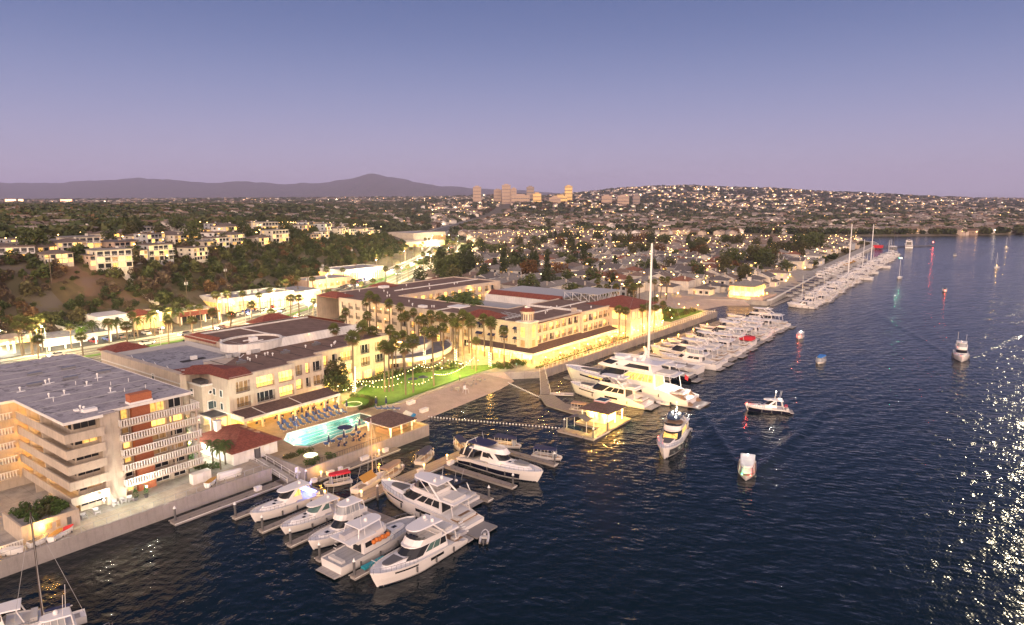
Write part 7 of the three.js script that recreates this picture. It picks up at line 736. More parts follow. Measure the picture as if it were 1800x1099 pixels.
// ---------- houses, shops, cars ----------
const HW = [[.78, .76, .73], [.7, .65, .58], [.72, .67, .58], [.5, .44, .38], [.6, .45, .36], [.42, .44, .47]].map(c => mat(c, .85, { map: T.stucco })), HR = [[.14, .13, .13], [.18, .145, .125], [.22, .165, .135], [.26, .12, .08], [.25, .24, .23]].map(c => mat(c, .9, { map: T.tile, bumpMap: T.tileB, bumpScale: .03 }));
const hr = rng(88), HP = [];
function houseProto(i) {
  const f = rng(900 + i), w = rr(8.5, 12, f), d = rr(8, 13, f), two = f() < .7, h = two ? 5.4 : 3.1, m = HW[Math.floor(f() * (i < 9 ? 3 : 6))], rm = HR[i === 5 ? 3 : [0, 1, 2, 4, 0, 1][Math.floor(f() * 6)]], al = f() < .5 ? 'a' : 'b', hipR = f() < .35;
  const kind = ['white', 'cream', 'sand', 'brown', 'pink', 'grey'][HW.indexOf(m)], rc = ['charcoal', 'dark brown', 'brown', 'red', 'grey'][HR.indexOf(rm)], t = thing('house', `${kind} ${two ? 'two storey' : 'low'} house with ${rc} ${hipR ? 'hip' : 'gable'} roof among the crowded waterside houses`, 'house', [0, 0, 0], { add: false, group: `${kind} houses with ${rc} roofs, pattern ${String.fromCharCode(97 + i)}` });
  t.userData.group = `${kind} waterside houses with ${rc} ${hipR ? 'hip' : 'gable'} roofs`;
  const x0 = -w / 2, x1 = w / 2, z0 = -d / 2, z1 = d / 2, ri = (al === 'a' ? d : w) * .2; part(t, 'wall', [bx(x0, x1, -1.5, h, z0, z1), hipR ? null : gableEnd(x0, x1, z0, z1, h, ri, al), bx(x0 - 2.6, x0, -1.5, 2.9, z0 + 1, z1 - 2.5)], m);
  const rf = part(t, 'roof', [hipR ? hip(x0, x1, z0, z1, h + .24, ri, .5) : gable(x0, x1, z0, z1, h, ri, .5, al), f() < .6 ? gable(x0 + 1, x0 + 4.4, z0 - 1.2, z0 + 3, h - .5, 1, .3, 'b') : null, faces([[[x0 - 3, 2.9, z0 + .6], [x0, 3.8, z0 + .6], [x0, 3.8, z1 - 2.1], [x0 - 3, 2.9, z1 - 2.1]]])], rm); if (!hipR) { const b = [], ov = .52, q = al === 'a' ? d : w, yo = h - ri / (q / 2) * ov + .12; for (const e of al === 'a' ? [x0 - ov, x1 + ov] : [z0 - ov, z1 + ov]) for (const s2 of [-1, 1]) b.push(al === 'a' ? bar([e, yo, s2 * (d / 2 + ov)], [e, h + ri + .12, 0], .13, 4) : bar([s2 * (w / 2 + ov), yo, e], [0, h + ri + .12, e], .13, 4)); for (const s2 of [-1, 1]) b.push(al === 'a' ? bar([x0 - ov, yo, s2 * (d / 2 + ov)], [x1 + ov, yo, s2 * (d / 2 + ov)], .12, 4) : bar([s2 * (w / 2 + ov), yo, z0 - ov], [s2 * (w / 2 + ov), yo, z1 + ov], .12, 4)); part(rf, 'barge_boards', b, M.white); } else parts(rf, 'gutter', [bx(x0 - .56, x1 + .56, h + .02, h + .2, z0 - .58, z0 - .5), bx(x0 - .56, x1 + .56, h + .02, h + .2, z1 + .5, z1 + .58)], M.white);
  part(rf, 'chimney', bx(x1 - 2.0, x1 - 1.3, h, h + ri + .6, z1 - 3, z1 - 2.3), HW[3]);
  const lit = () => { const v = f(); return v < .2 ? 'hot' : v < .38 ? 'lit' : v < .5 ? 'dim' : 'dark'; };
  for (let k = 0; k < (two ? 2 : 1); k++) { for (let j = 0; j < 3; j++) { const x = x0 + w * (j + .5) / 3; part(t, 'window', bx(x - .75, x + .75, .9 + k * 2.7, 2.3 + k * 2.7, z0 - .06, z0 - .01), PANE[lit()]); } for (let j = 0; j < 2; j++) { const z = z0 + d * (j + .6) / 2.2; part(t, 'window', bx(x0 - (k ? .06 : 2.66), x0 - (k ? .01 : 2.61), .9 + k * 2.7, 2.2 + k * 2.7, z - .7, z + .7), PANE[lit()]); } }
  part(t, 'door', bx(x0 + .6, x0 + 1.5, -.5, 2.05, z0 - .1, z0 - .065), M.tan); return t;
}
for (let i = 0; i < 16; i++) HP.push(houseProto(i));
function hillProto(i) { // bluff top villas facing the water
  const f = rng(700 + i), w = rr(13, 19, f), d = rr(11, 14, f), n = 2 + Math.floor(f() * 1.6), m = HW[[0, 1, 3, 2, 4, 0, 5, 2, 3][i]], rm = HR[Math.floor(f() * 5)], flat = f() < .45, t = thing('hillside_house', '', 'house', [0, 0, 0], { add: false }), top = n * 2.9;
  part(t, 'wall', bx(-w / 2, w / 2, -8, top, -d / 2, d / 2), m); const rf = part(t, 'roof', flat ? [bx(-w / 2 - .5, w / 2 + .5, top, top + .35, -d / 2 - .8, d / 2 + .5)] : [hip(-w / 2, w / 2, -d / 2, d / 2, top + .24, 2, .8)], rm); part(rf, 'chimney', bx(w / 4, w / 4 + 1.1, top, top + (flat ? 1.4 : 2.8), 1, 2), m);
  for (let k = 0; k < n; k++) { const y = k * 2.9, deck = f() < .8; if (deck && k) { const bal = part(t, 'balcony', bx(-w / 2, w / 2, y - .2, y, -d / 2 - 1.6, -d / 2 - .02), HW[0]), g = [bx(-w / 2, w / 2, y + .9, y + 1, -d / 2 - 1.6, -d / 2 - 1.5)]; for (let x = -w / 2; x <= w / 2; x += 1.5) g.push(bx(x - .04, x + .04, y, y + .9, -d / 2 - 1.58, -d / 2 - 1.52)); part(bal, 'railing', g, M.white); } const c = Math.round(w / 3); for (let j = 0; j < c; j++) { const x = -w / 2 + w * (j + .5) / c, v = f(); part(t, 'window', bx(x - w / c * .38, x + w / c * .38, y + .3, y + 2.35, -d / 2 - .06, -d / 2 - .012), PANE[v < .16 ? 'hot' : v < .32 ? 'lit' : v < .42 ? 'dim' : 'dark']); } for (let j = 0; j < 2; j++) part(t, 'window', bx(-w / 2 - .06, -w / 2 - .012, y + .8, y + 2.1, -d / 4 + j * d / 2 - .8, -d / 4 + j * d / 2 + .8), PANE[f() < .2 ? 'lit' : 'dark']); }
  return t;
}
const VP = []; for (let i = 0; i < 9; i++) VP.push(hillProto(i));
const lights2 = []; // lit gardens and porches
{
  // villas along the edge of the bluff and behind it
  const f = rng(97), taken = []; let used = VP.map(() => 0), c = 0;
  const at = (s, o) => { let acc = s; for (let i = 0; i < road.length - 1; i++) { const [x0, y0] = road[i], [x1, y1] = road[i + 1], l = Math.hypot(x1 - x0, y1 - y0); if (acc <= l) { const t = acc / l, nx = -(y1 - y0) / l, ny = (x1 - x0) / l; return [x0 + (x1 - x0) * t + nx * o, y0 + (y1 - y0) * t + ny * o, Math.atan2(y1 - y0, x1 - x0)]; } acc -= l; } };
  for (const [o, gap] of [[76, 21], [98, 19], [120, 20], [144, 21], [172, 23], [206, 28]]) for (let s = 330 + f() * 20; s < (o < 100 ? 1030 : 1120); s += gap * (.85 + f() * .4)) { const p = at(s, o + (f() - .5) * 12); if (!p) continue; const [a, b, th] = p; if (a * FWD.x + b * -FWD.z < 200 || (s < 520 && s > 480 && o < 110)) continue; if (a > 230 && a < 330 && o < 110 && f() < .35) continue; const k = c++ % 9, y = TH(a, b) - .2 + (o < 110 ? .5 : 0); const turn = th + (f() - .5) * .35 - .25; const o2 = used[k]++ ? copy(VP[k], a, y, b, turn) : put(VP[k], a, b, turn / R, y); o2.scale.setScalar(.66 + f() * .24); o2.userData.label = ['pale villa with sea facing balconies', 'white villa with wide windows', 'stucco villa with several storeys', 'villa with a lit living room', 'pinkish villa with tiled roof', 'pale stacked villa', 'villa with white railings', 'broad low villa', 'villa with tall chimney'][k] + (o < 110 ? ' on the edge of the bluff' : o < 150 ? ' in the second row on the bluff' : ' farther back on the mesa'); o2.userData.group = 'villas ' + (o < 110 ? 'on the bluff edge' : o < 150 ? 'in the second row of the bluff' : 'on the mesa') + ', kind ' + 'abcdefghi'[k]; if (f() < .2) lights2.push([a - Math.sin(turn) * -9, y + 2.5, b - 9 * Math.cos(turn), f() < .7 ? WARM : AMBER, 60 + f() * 120]); taken.push([a, b]); }
  // crowded houses of the flat peninsula
  const cells = []; for (let a = 262; a < 985; a += 14.6) for (let b = 128; b < 690; b += 15.2) { const x = a + (f() - .5) * 4.5, z = b + (f() - .5) * 4.5, F = x * FWD.x + z * -FWD.z; if (roadDist(x, z) > -34 || z - lerpT(shore, x) < 14 || TH(x, z) < 1.9 || F > 1010) continue; if (x < 300 && z < 192) continue; if (x < 345 && z < 172) continue; if (x > 345 && x < 372 && z < 140) continue; cells.push([F + (z < 160 ? -80 : 0), x, z]); } cells.sort((p, q) => p[0] - q[0]);
  const hu = HP.map(() => 0), rest = []; let made = 0; for (const [F, a, b] of cells) { if (f() < .075) { lights2.push([a, 4, b, WARM, 40 + f() * 60]); continue; } const y = Math.max(2, TH(a, b)), turn = (Math.floor(f() * 4) * 90 + (f() - .5) * 8) * R + (a > 345 ? .08 : 0); if (made < 290) { made++; const k = Math.floor(f() * 16), o = hu[k]++ ? copy(HP[k], a, y, b, turn) : put(HP[k], a, b, turn / R, y); o.scale.set(1 + (f() - .5) * .15, .92 + f() * .2, 1 + (f() - .5) * .15); } else rest.push([a, y, b, turn, .9 + f() * .25]); }
  globalThis.restHouses = rest;
}
// the lit house at the corner of the second beach, and its wall
{
  const t = thing('waterfront_house', 'two storey waterfront house floodlit yellow at the corner of the quay', 'house', [359, 2.2, 121], { abs: true }); part(t, 'wall', bx(350, 367, 2.2, 8.2, 115, 127), HW[2]); const r = part(t, 'roof', hip(350, 367, 115, 127, 8.4, 2.6, .8), HR[4]); part(r, 'chimney', bx(357, 358.6, 8.4, 12.2, 119, 120.6), HW[1]); for (let k = 0; k < 2; k++) for (let a = 351; a < 366; a += 3) part(t, 'window', bx(a, a + 1.9, 2.9 + k * 2.9, 4.9 + k * 2.9, 114.9, 114.97), PANE[k ? 'lit' : 'hot']); for (let k = 0; k < 2; k++) for (let b = 116.5; b < 126; b += 3) part(t, 'window', bx(349.9, 349.97, 2.9 + k * 2.9, 4.9 + k * 2.9, b, b + 1.8), PANE[k ? 'lit' : 'hot']); part(t, 'terrace', [bx(346.4, 368, 2.2, 2.9, 109, 115), bx(346.4, 346.8, 2.9, 3.7, 109, 127), bx(346.4, 368, 2.9, 3.6, 108.7, 109.1)], HW[4]); for (const [a, b] of [[348.4, 118], [348.4, 124], [353, 113], [360, 113], [366, 113]]) lampOn(t, a, 3.4, b, AMBER, 120, .2, 30, 'garden_lamp');
  for (const [a, b, cd] of [[338, 150, 160], [330, 153, 120], [322, 154, 120], [316, 152, 90], [430, 122, 260], [448, 126, 260], [466, 130, 120], [520, 135, 200]]) lights2.push([a, 3.5, b, AMBER, cd]);
  const gl = thing('garden_lamp', '', 'lamp', [0, 0, 0], { add: false }); part(gl, 'post', cyl(0, 0, -1.5, 0, .06), M.rail); part(gl, 'globe', ball(0, .2, 0, .3, 8), glow(WARM, 30)); let n = 0; for (const [a, y, b, c, cd] of lights2) { const o = n++ ? copy(gl, a, y - .2, b) : put(gl, a, b, 0, y - .2); o.userData.label = 'warm garden lamp glowing among the houses'; o.userData.group = 'garden lamps among the houses'; lampLight(a, y, b, c, cd, .3); }
}
// highway buildings
function block(name, label, cat, a0, a1, b0, b1, h, m, rm, o = {}) { const t = thing(name, label, cat, [(a0 + a1) / 2, 2.2, (b0 + b1) / 2], { abs: true }); part(t, 'wall', bx(a0, a1, 2, 2.2 + h, b0, b1), m); part(t, 'roof', bx(a0 + .3, a1 - .3, 2.2 + h, 2.35 + h, b0 + .3, b1 - .3), rm); part(t, 'parapet', parapet(a0 - .1, a1 + .1, b0 - .1, b1 + .1, 2.2 + h, 2.8 + h), o.trim || m); return t; }
{
  let t = block('car_showroom', 'long white car showroom with glowing glass front on the highway', 'showroom', 160, 196, 281, 300, 6.4, M.trimWhite, M.roofGrey); for (let a = 161; a < 195; a += 3.4) part(t, 'window', bx(a, a + 3, 2.4, 7.2, 280.8, 280.95), PANE[a % 2 < 1 ? 'hot' : 'lit']); for (let b = 282; b < 299; b += 3.4) part(t, 'window', bx(159.8, 159.95, 2.4, 7, b, b + 3), PANE.lit); for (let a = 160.9; a < 196; a += 1.7) part(t, 'mullion', bx(a - .09, a + .09, 2.3, 7.3, 280.6, 280.79), a % 3.4 < 1.7 ? M.dgrey : M.white); part(t, 'transom', bx(161, 195, 5.3, 5.45, 280.6, 280.78), M.dgrey);
  for (let i = 0; i < 7; i++) part(t, 'roof_unit', bx(164 + i * 4.4, 166 + i * 4.4, 8.7, 9.8, 290 + (i % 3) * 2, 292 + (i % 3) * 2), M.lgrey); for (const a of [164, 172, 180, 188, 194]) lampOn(t, a, 7.2, 279.6, WHITE, 55, .25, 30, 'flood_lamp'); part(t, 'column', [198, 201, 204].map(a => bx(a - .4, a + .4, 2.2, 8, 283, 283.8)), M.white); part(t, 'side_hall', bx(196.1, 214, 2, 7.8, 285, 303), M.trimWhite); for (let a = 198; a < 213; a += 3.4) part(t, 'window', bx(a, a + 2.9, 2.5, 7, 284.8, 284.95), PANE.hot); part(t, 'side_roof', bx(196.2, 213.8, 7.8, 8, 285.3, 302.7), M.roofGrey); for (const a of [201, 208]) lampOn(t, a, 6.6, 283.8, WHITE, 50, .2, 30, 'flood_lamp');
  t = block('showroom', 'second glowing showroom farther along the highway', 'showroom', 268, 302, 335, 356, 7, M.trimWhite, M.roofGrey); for (let a = 269; a < 301; a += 3.6) part(t, 'window', bx(a, a + 3.2, 2.4, 7.4, 334.8, 334.95), PANE.hot); for (let b = 336; b < 355; b += 3.6) part(t, 'window', bx(267.8, 267.95, 2.4, 7.4, b, b + 3.2), PANE.hot); for (let a = 269; a < 302; a += 1.8) part(t, 'mullion', bx(a - .1, a + .1, 2.3, 7.5, 334.55, 334.79), M.dgrey);
  for (const [a, b] of [[272, 333], [282, 333], [292, 333], [266, 342], [300, 331]]) lampOn(t, a, 7.5, b, WHITE, 90, .3, 34, 'flood_lamp');
  t = block('showroom', 'low orange trimmed building behind the long white showroom', 'shop', 232, 262, 318, 336, 5, HW[4], M.roofGrey); for (let a = 234; a < 260; a += 4) part(t, 'window', bx(a, a + 2.4, 3.6, 5.4, 317.8, 317.95), PANE.dim); for (const a of [238, 250]) lampOn(t, a, 5.6, 316.8, WARM, 90, .2, 28, 'wall_lamp');
  t = block('theatre', 'pale windowless hall with lit corner beyond the bend of the highway', 'building', 560, 612, 570, 612, 11, HW[3], M.roofGrey); for (let a = 590; a < 610; a += 4.6) part(t, 'window', bx(a, a + 4, 3, 10, 569.8, 569.95), PANE.dim); for (const [a, b] of [[586, 566], [610, 562], [600, 564]]) lampOn(t, a, 10, b, WARM, 60, .4, 36, 'flood_lamp'); part(t, 'lower_hall', bx(500, 560, 2, 8, 524, 545), HW[2]); for (let a = 502; a < 558; a += 6) part(t, 'window', bx(a, a + 5, 2.4, 6.5, 523.8, 523.95), PANE.hot);
  t = block('tiled_shop', 'pink stucco shop with red tiled hip roof on the highway', 'shop', 118, 130, 272, 284, 5.5, HW[4], M.roofGrey); part(t, 'tile_roof', hip(118, 127, 272, 281, 8.2, 1.8, .5), M.tile); for (let a = 119; a < 129; a += 3) part(t, 'window', bx(a, a + 2, 2.6, 4.8, 271.8, 271.95), PANE.lit); lampOn(t, 124, 5, 270.6, AMBER, 60, .18, 28, 'wall_lamp');
  t = block('white_shop', 'white two part building with arched entrance at the foot of the bluff', 'shop', 96, 117, 271, 284, 4, M.trimWhite, M.roofGrey); part(t, 'upper_storey', bx(106, 117, 6.2, 9.4, 272, 284), M.trimWhite); part(t, 'arch', new THREE.CylinderGeometry(1.7, 1.7, .3, 18, 1, false, -Math.PI / 2, Math.PI).rotateX(Math.PI / 2).translate(99, 3.6, -270.9), M.dgrey); part(t, 'door', bx(97.3, 100.7, 2.2, 3.6, 270.8, 270.95), M.dgrey); for (const a of [108, 112]) part(t, 'window', bx(a, a + 1.1, 7, 8.6, 271.8, 271.95), PANE.dark); lampOn(t, 104, 5.2, 269.6, WHITE, 60, .16, 28, 'wall_lamp');
  t = block('tiled_canopy_shop', 'shop with broad tiled canopy beside the red traffic light', 'shop', 136, 152, 274, 286, 4.4, HW[3], M.roofGrey); part(t, 'tile_roof', faces([[[135, 5.6, 270], [153, 5.6, 270], [153, 7.2, 275], [135, 7.2, 275]]]), M.tile); for (const a of [136, 141, 146, 152]) part(t, 'post', bx(a - .2, a + .2, 2.2, 5.6, 270.4, 270.8), M.trimWhite); for (let a = 137; a < 151; a += 3.4) part(t, 'window', bx(a, a + 2.8, 2.5, 5, 273.8, 273.95), PANE.dark);
  // filling station and car wash at the left
  t = thing('filling_station', 'brightly lit filling station canopy at the left edge of the highway', 'filling station', [76, 2.2, 272], { abs: true }); part(t, 'shop', bx(60, 86, 2.2, 6, 275, 283), HW[0]); part(t, 'canopy', bx(62, 80, 6.6, 7.6, 262, 272), mat([.4, .32, .26], .8)); for (const [a, b] of [[65, 264], [77, 264], [65, 270], [77, 270]]) part(t, 'column', bx(a - .25, a + .25, 2.2, 6.6, b - .25, b + .25), M.white); for (const [a, b] of [[68, 266], [74, 268]]) part(t, 'pump', bx(a - .4, a + .4, 2.3, 4, b - .3, b + .3), M.white); part(t, 'canopy_light_panel', bx(63, 79, 6.52, 6.58, 263, 271), glow(WHITE, 4)); lampLight(68, 6, 267, WHITE, 130, .8); lampLight(75, 6, 267, WHITE, 130, .8); for (const [a, b] of [[68, 277], [77, 277]]) lampOn(t, a, 8.2, b, COOL, 160, .3, 60, 'flood_lamp'); for (let a = 62; a < 85; a += 4) part(t, 'window', bx(a, a + 3, 2.5, 5, 274.8, 274.95), PANE.hot);
  t = thing('car_wash', 'low car wash with white sign band and bright open bays', 'shop', [95, 2.2, 262], { abs: true }); part(t, 'wall', bx(86, 103, 2.2, 6, 266, 272), HW[0]); part(t, 'roof', bx(84.6, 104.4, 6, 6.2, 258.6, 272.4), M.roofGrey); part(t, 'sign_band', bx(84.4, 104.6, 5, 6.3, 258.3, 258.55), M.trimWhite); for (let i = 0; i < 5; i++) part(t, 'column', bx(85 + i * 4.8, 85.4 + i * 4.8, 2.2, 5, 258.6, 259), M.white); for (let i = 0; i < 4; i++) lampOn(t, 88 + i * 4.6, 5.2, 263, WHITE, 32, .22, 34, 'ceiling_lamp'); part(t, 'back_wall_panel', bx(86.2, 102.8, 2.4, 5.4, 265.85, 265.97), M.white);
}
// stairs, wall and bare earth on the bluff
{ const t = thing('hillside_stair', 'long pale stair wall running down the bluff beside bare earth', 'stairs', [134, 2, 308], { abs: true }), A = [131, 324], B = [136.5, 293], n = 26; for (let i = 0; i < n; i++) { const s = i / (n - 1), a = A[0] + (B[0] - A[0]) * s, b = A[1] + (B[1] - A[1]) * s, y = TH(a, b); part(t, 'step', bx(a - 1.4, a + 1.4, y - 1.2, y + .5, b - 1.1, b + 1.1), HW[1]); } part(t, 'parapet', [0, 1, 2, 3, 4, 5, 6, 7].map(i => { const s = i / 8, e = (i + 1) / 8, p = q => { const a = A[0] + (B[0] - A[0]) * q - 1.7, b = A[1] + (B[1] - A[1]) * q; return [a, TH(a, b) + 1.5, b]; }, P = p(s), Q = p(e); return faces([[P, Q, [Q[0], Q[1] - 2.6, Q[2]], [P[0], P[1] - 2.6, P[2]]]]); }), HW[1]); }
struct('retaining_wall', [bx(128, 176, 2, 4.6, 286.6, 287.2)], M.conc);
// cars
const carM = [[.5, .5, .52], [.03, .03, .035], [.6, .6, .6], [.05, .1, .35], [.3, .02, .02], [.16, .16, .17]].map(c => mat(c, .3, { clearcoat: 1, clearcoatRoughness: .08 }));
function carProto(m, lit) { const t = thing('car', '', 'car', [0, 0, 0], { add: false }), side = [[-2.2, .35], [-2.2, .85], [-1.5, .95], [2.15, .78], [2.25, .4]], s = new THREE.Shape([[-2.2, .3], [-2.22, .82], [-2.0, .96], [1.0, .95], [2.1, .76], [2.22, .36], [2.1, .3]].map(p => new THREE.Vector2(...p))), g = new THREE.ExtrudeGeometry(s, { depth: 1.6, bevelEnabled: true, bevelSize: .07, bevelThickness: .08, bevelSegments: 1 }); g.translate(0, 0, -.8); part(t, 'body', g, m); part(t, 'cabin', tier(-1.7, 1.1, 1.55, 1.5, .92, 1.45, { rf: 1.1, rb: .8, taper: .18, nose: .1 }).solid, M.glassDark); part(t, 'roof', tier(-1.2, .45, 1.26, 1.22, 1.44, 1.5, { nose: .1, taper: .1 }).solid, m); for (const [x, z] of [[-1.35, -.82], [-1.35, .82], [1.4, -.82], [1.4, .82]]) part(t, 'wheel', new THREE.CylinderGeometry(.33, .33, .2, 12).rotateX(Math.PI / 2).translate(x, .33, z), M.rubber); for (const z of [-.6, .6]) { part(t, 'headlight', bx(2.22, 2.32, .56, .7, z - .2, z + .2), lit ? glow(WHITE, 40) : M.white); part(t, 'tail_light', bx(-2.34, -2.24, .68, .82, z - .2, z + .2), lit ? glow([1, .05, .03], 12) : M.red); } return t; }
{
  const CP = carM.map(m => carProto(m, false)), CL = [0, 1, 2, 5].map(i => carProto(carM[i], true)), cu = {}, cn = ['silver', 'black', 'white', 'blue', 'red', 'grey'], f = rng(123), addC = (P, k, key, a, b, t, l, g) => { const o = cu[key + k] ? copy(P[k], a, 2.3, b, t) : put(P[k], a, b, t / R, 2.3); cu[key + k] = 1; o.userData.label = l; o.userData.group = g; };
  for (let i = 0; i < 34; i++) { const s = i / 34, t = 2.2 + s * 9, j = Math.floor(t), u = t - j, p = road[j], q = road[j + 1], l = Math.hypot(q[0] - p[0], q[1] - p[1]), far = i % 2, o = (far ? 1 : -1) * (3.4 + 4 * (i % 3 ? 1 : 0)), a = p[0] + (q[0] - p[0]) * u - (q[1] - p[1]) / l * o, b = p[1] + (q[1] - p[1]) * u + (q[0] - p[0]) / l * o, th = Math.atan2(q[1] - p[1], q[0] - p[0]) + (far ? Math.PI : 0), k = Math.floor(f() * 4); addC(CL, k, 'l', a, b, th, 'car with headlights on driving along the highway ' + (far ? 'toward the left' : 'into the distance'), far ? 'oncoming cars on the highway' : 'outbound cars on the highway'); if (far && i > 6) lampLight(a + Math.cos(th) * 5, 3.4, b + Math.sin(th) * 5, WHITE, i > 12 ? 220 : 60, .3); }
  const lots = [[100, 262.5, 4.6, 6], [160, 273.5, 4.2, 8], [176, 277, 4.2, 4], [250, 313, 4, 6], [268, 325, 4, 6], [24, 262, 4.4, 8], [92, 205, 4.4, 9], [272, 168, 4.2, 6], [262, 190, 4.2, 7]]; lots.forEach(([a, b, st, n], li) => { const th = li < 3 ? .25 * li : .5; for (let i = 0; i < n; i++) { const k = Math.floor(f() * 6), x = a + (li === 1 || li === 2 ? Math.cos(.5) * st * i : st * i * (li === 3 || li === 4 ? .83 : 1)), y = b + (li === 1 || li === 2 || li === 3 || li === 4 ? Math.sin(.55) * st * i : 0); addC(CP, k, 'p', x, y, Math.PI / 2 + (f() - .5) * .06 + (li > 0 && li < 5 ? .5 : 0), cn[k] + ' car parked ' + ['on the strip below the bluff', 'in front of the long showroom', 'at the end of the long showroom', 'by the orange trimmed building', 'by the second showroom', 'near the filling station', 'on the hotel driveway', 'behind the hotel annex', 'in the lot behind the ballroom'][li], cn[k] + ' cars parked in lot ' + 'abcdefghi'[li]); } });
  // street lamps
  const sp = thing('street_lamp', '', 'street lamp', [0, 0, 0], { add: false }); part(sp, 'pole', cyl(0, 0, 0, 8.6, .1, .07), M.lgrey); part(sp, 'arm', bar([0, 8.5, 0], [0, 8.8, -2.2], .05), M.lgrey); part(sp, 'lamp_head', bx(-.18, .18, 8.68, 8.82, -2.7, -2), glow([1, .95, .6], 40)); let n = 0; for (let i = 0; i < 20; i++) { const t = 2 + i * .46, j = Math.floor(t), u = t - j, p = road[j], q = road[j + 1], l = Math.hypot(q[0] - p[0], q[1] - p[1]), o = i % 2 ? 14.4 : -14.4, a = p[0] + (q[0] - p[0]) * u - (q[1] - p[1]) / l * o, b = p[1] + (q[1] - p[1]) * u + (q[0] - p[0]) / l * o, th = Math.atan2(q[1] - p[1], q[0] - p[0]) + (i % 2 ? 0 : Math.PI); const s = n++ ? copy(sp, a, 2.3, b, th) : put(sp, a, b, th / R, 2.3); s.userData.label = i % 2 ? 'street lamp on the inland kerb of the highway' : 'street lamp on the hotel kerb of the highway'; s.userData.group = i % 2 ? 'street lamps on the inland kerb' : 'street lamps on the hotel kerb'; const k = i % 2 ? -2.35 : 2.35; lampLight(a + (q[1] - p[1]) / l * (i % 2 ? 2.35 : -2.35), 10.6, b - (q[0] - p[0]) / l * (i % 2 ? 2.35 : -2.35), [1, .74, .32], i > 9 ? 1700 : 700, .3); }
  const ts = thing('traffic_light', 'red traffic light at the highway crossing in front of the showroom', 'traffic light', [149, 2.3, 256], { abs: true }); part(ts, 'pole', cyl(149, 256, 2.3, 8, .1), M.dgrey); part(ts, 'arm', bar([149, 7.8, 256], [146, 7.8, 250], .06), M.dgrey); part(ts, 'housing', bx(146, 146.4, 6.8, 8, 250.2, 250.6), M.black); part(ts, 'signal_lamp', ball(145.9, 7.7, 250.4, .3), glow([1, .06, .03], 60)); lampLight(145.4, 7.7, 250, [1, .06, .03], 120, .3);
  for (const [a, b, l] of [[215, 296, 'at the end of the long showroom'], [150, 292, 'behind the tiled canopy shop'], [180, 312, 'above the long showroom roof'], [262, 345, 'near the second showroom'], [104, 306, 'on the dark slope at the left'], [330, 400, 'on the bluff beside the second showroom'], [236, 372, 'high on the green bluff']]) { const y = TH(a, b), t = thing('utility_pole', 'wooden utility pole with crossarm ' + l, 'utility pole', [a, y, b], { abs: true }); part(t, 'pole', cyl(a, b, y - .5, y + 12, .16, .11), FM.bark); part(t, 'crossarm', bx(a - 1.2, a + 1.2, y + 10.8, y + 11, b - .08, b + .08), FM.bark); part(t, 'transformer', [cyl(a + .5, b, y + 9.2, y + 10.4, .3), cyl(a - .5, b, y + 9.2, y + 10.4, .3)], M.lgrey); }
}
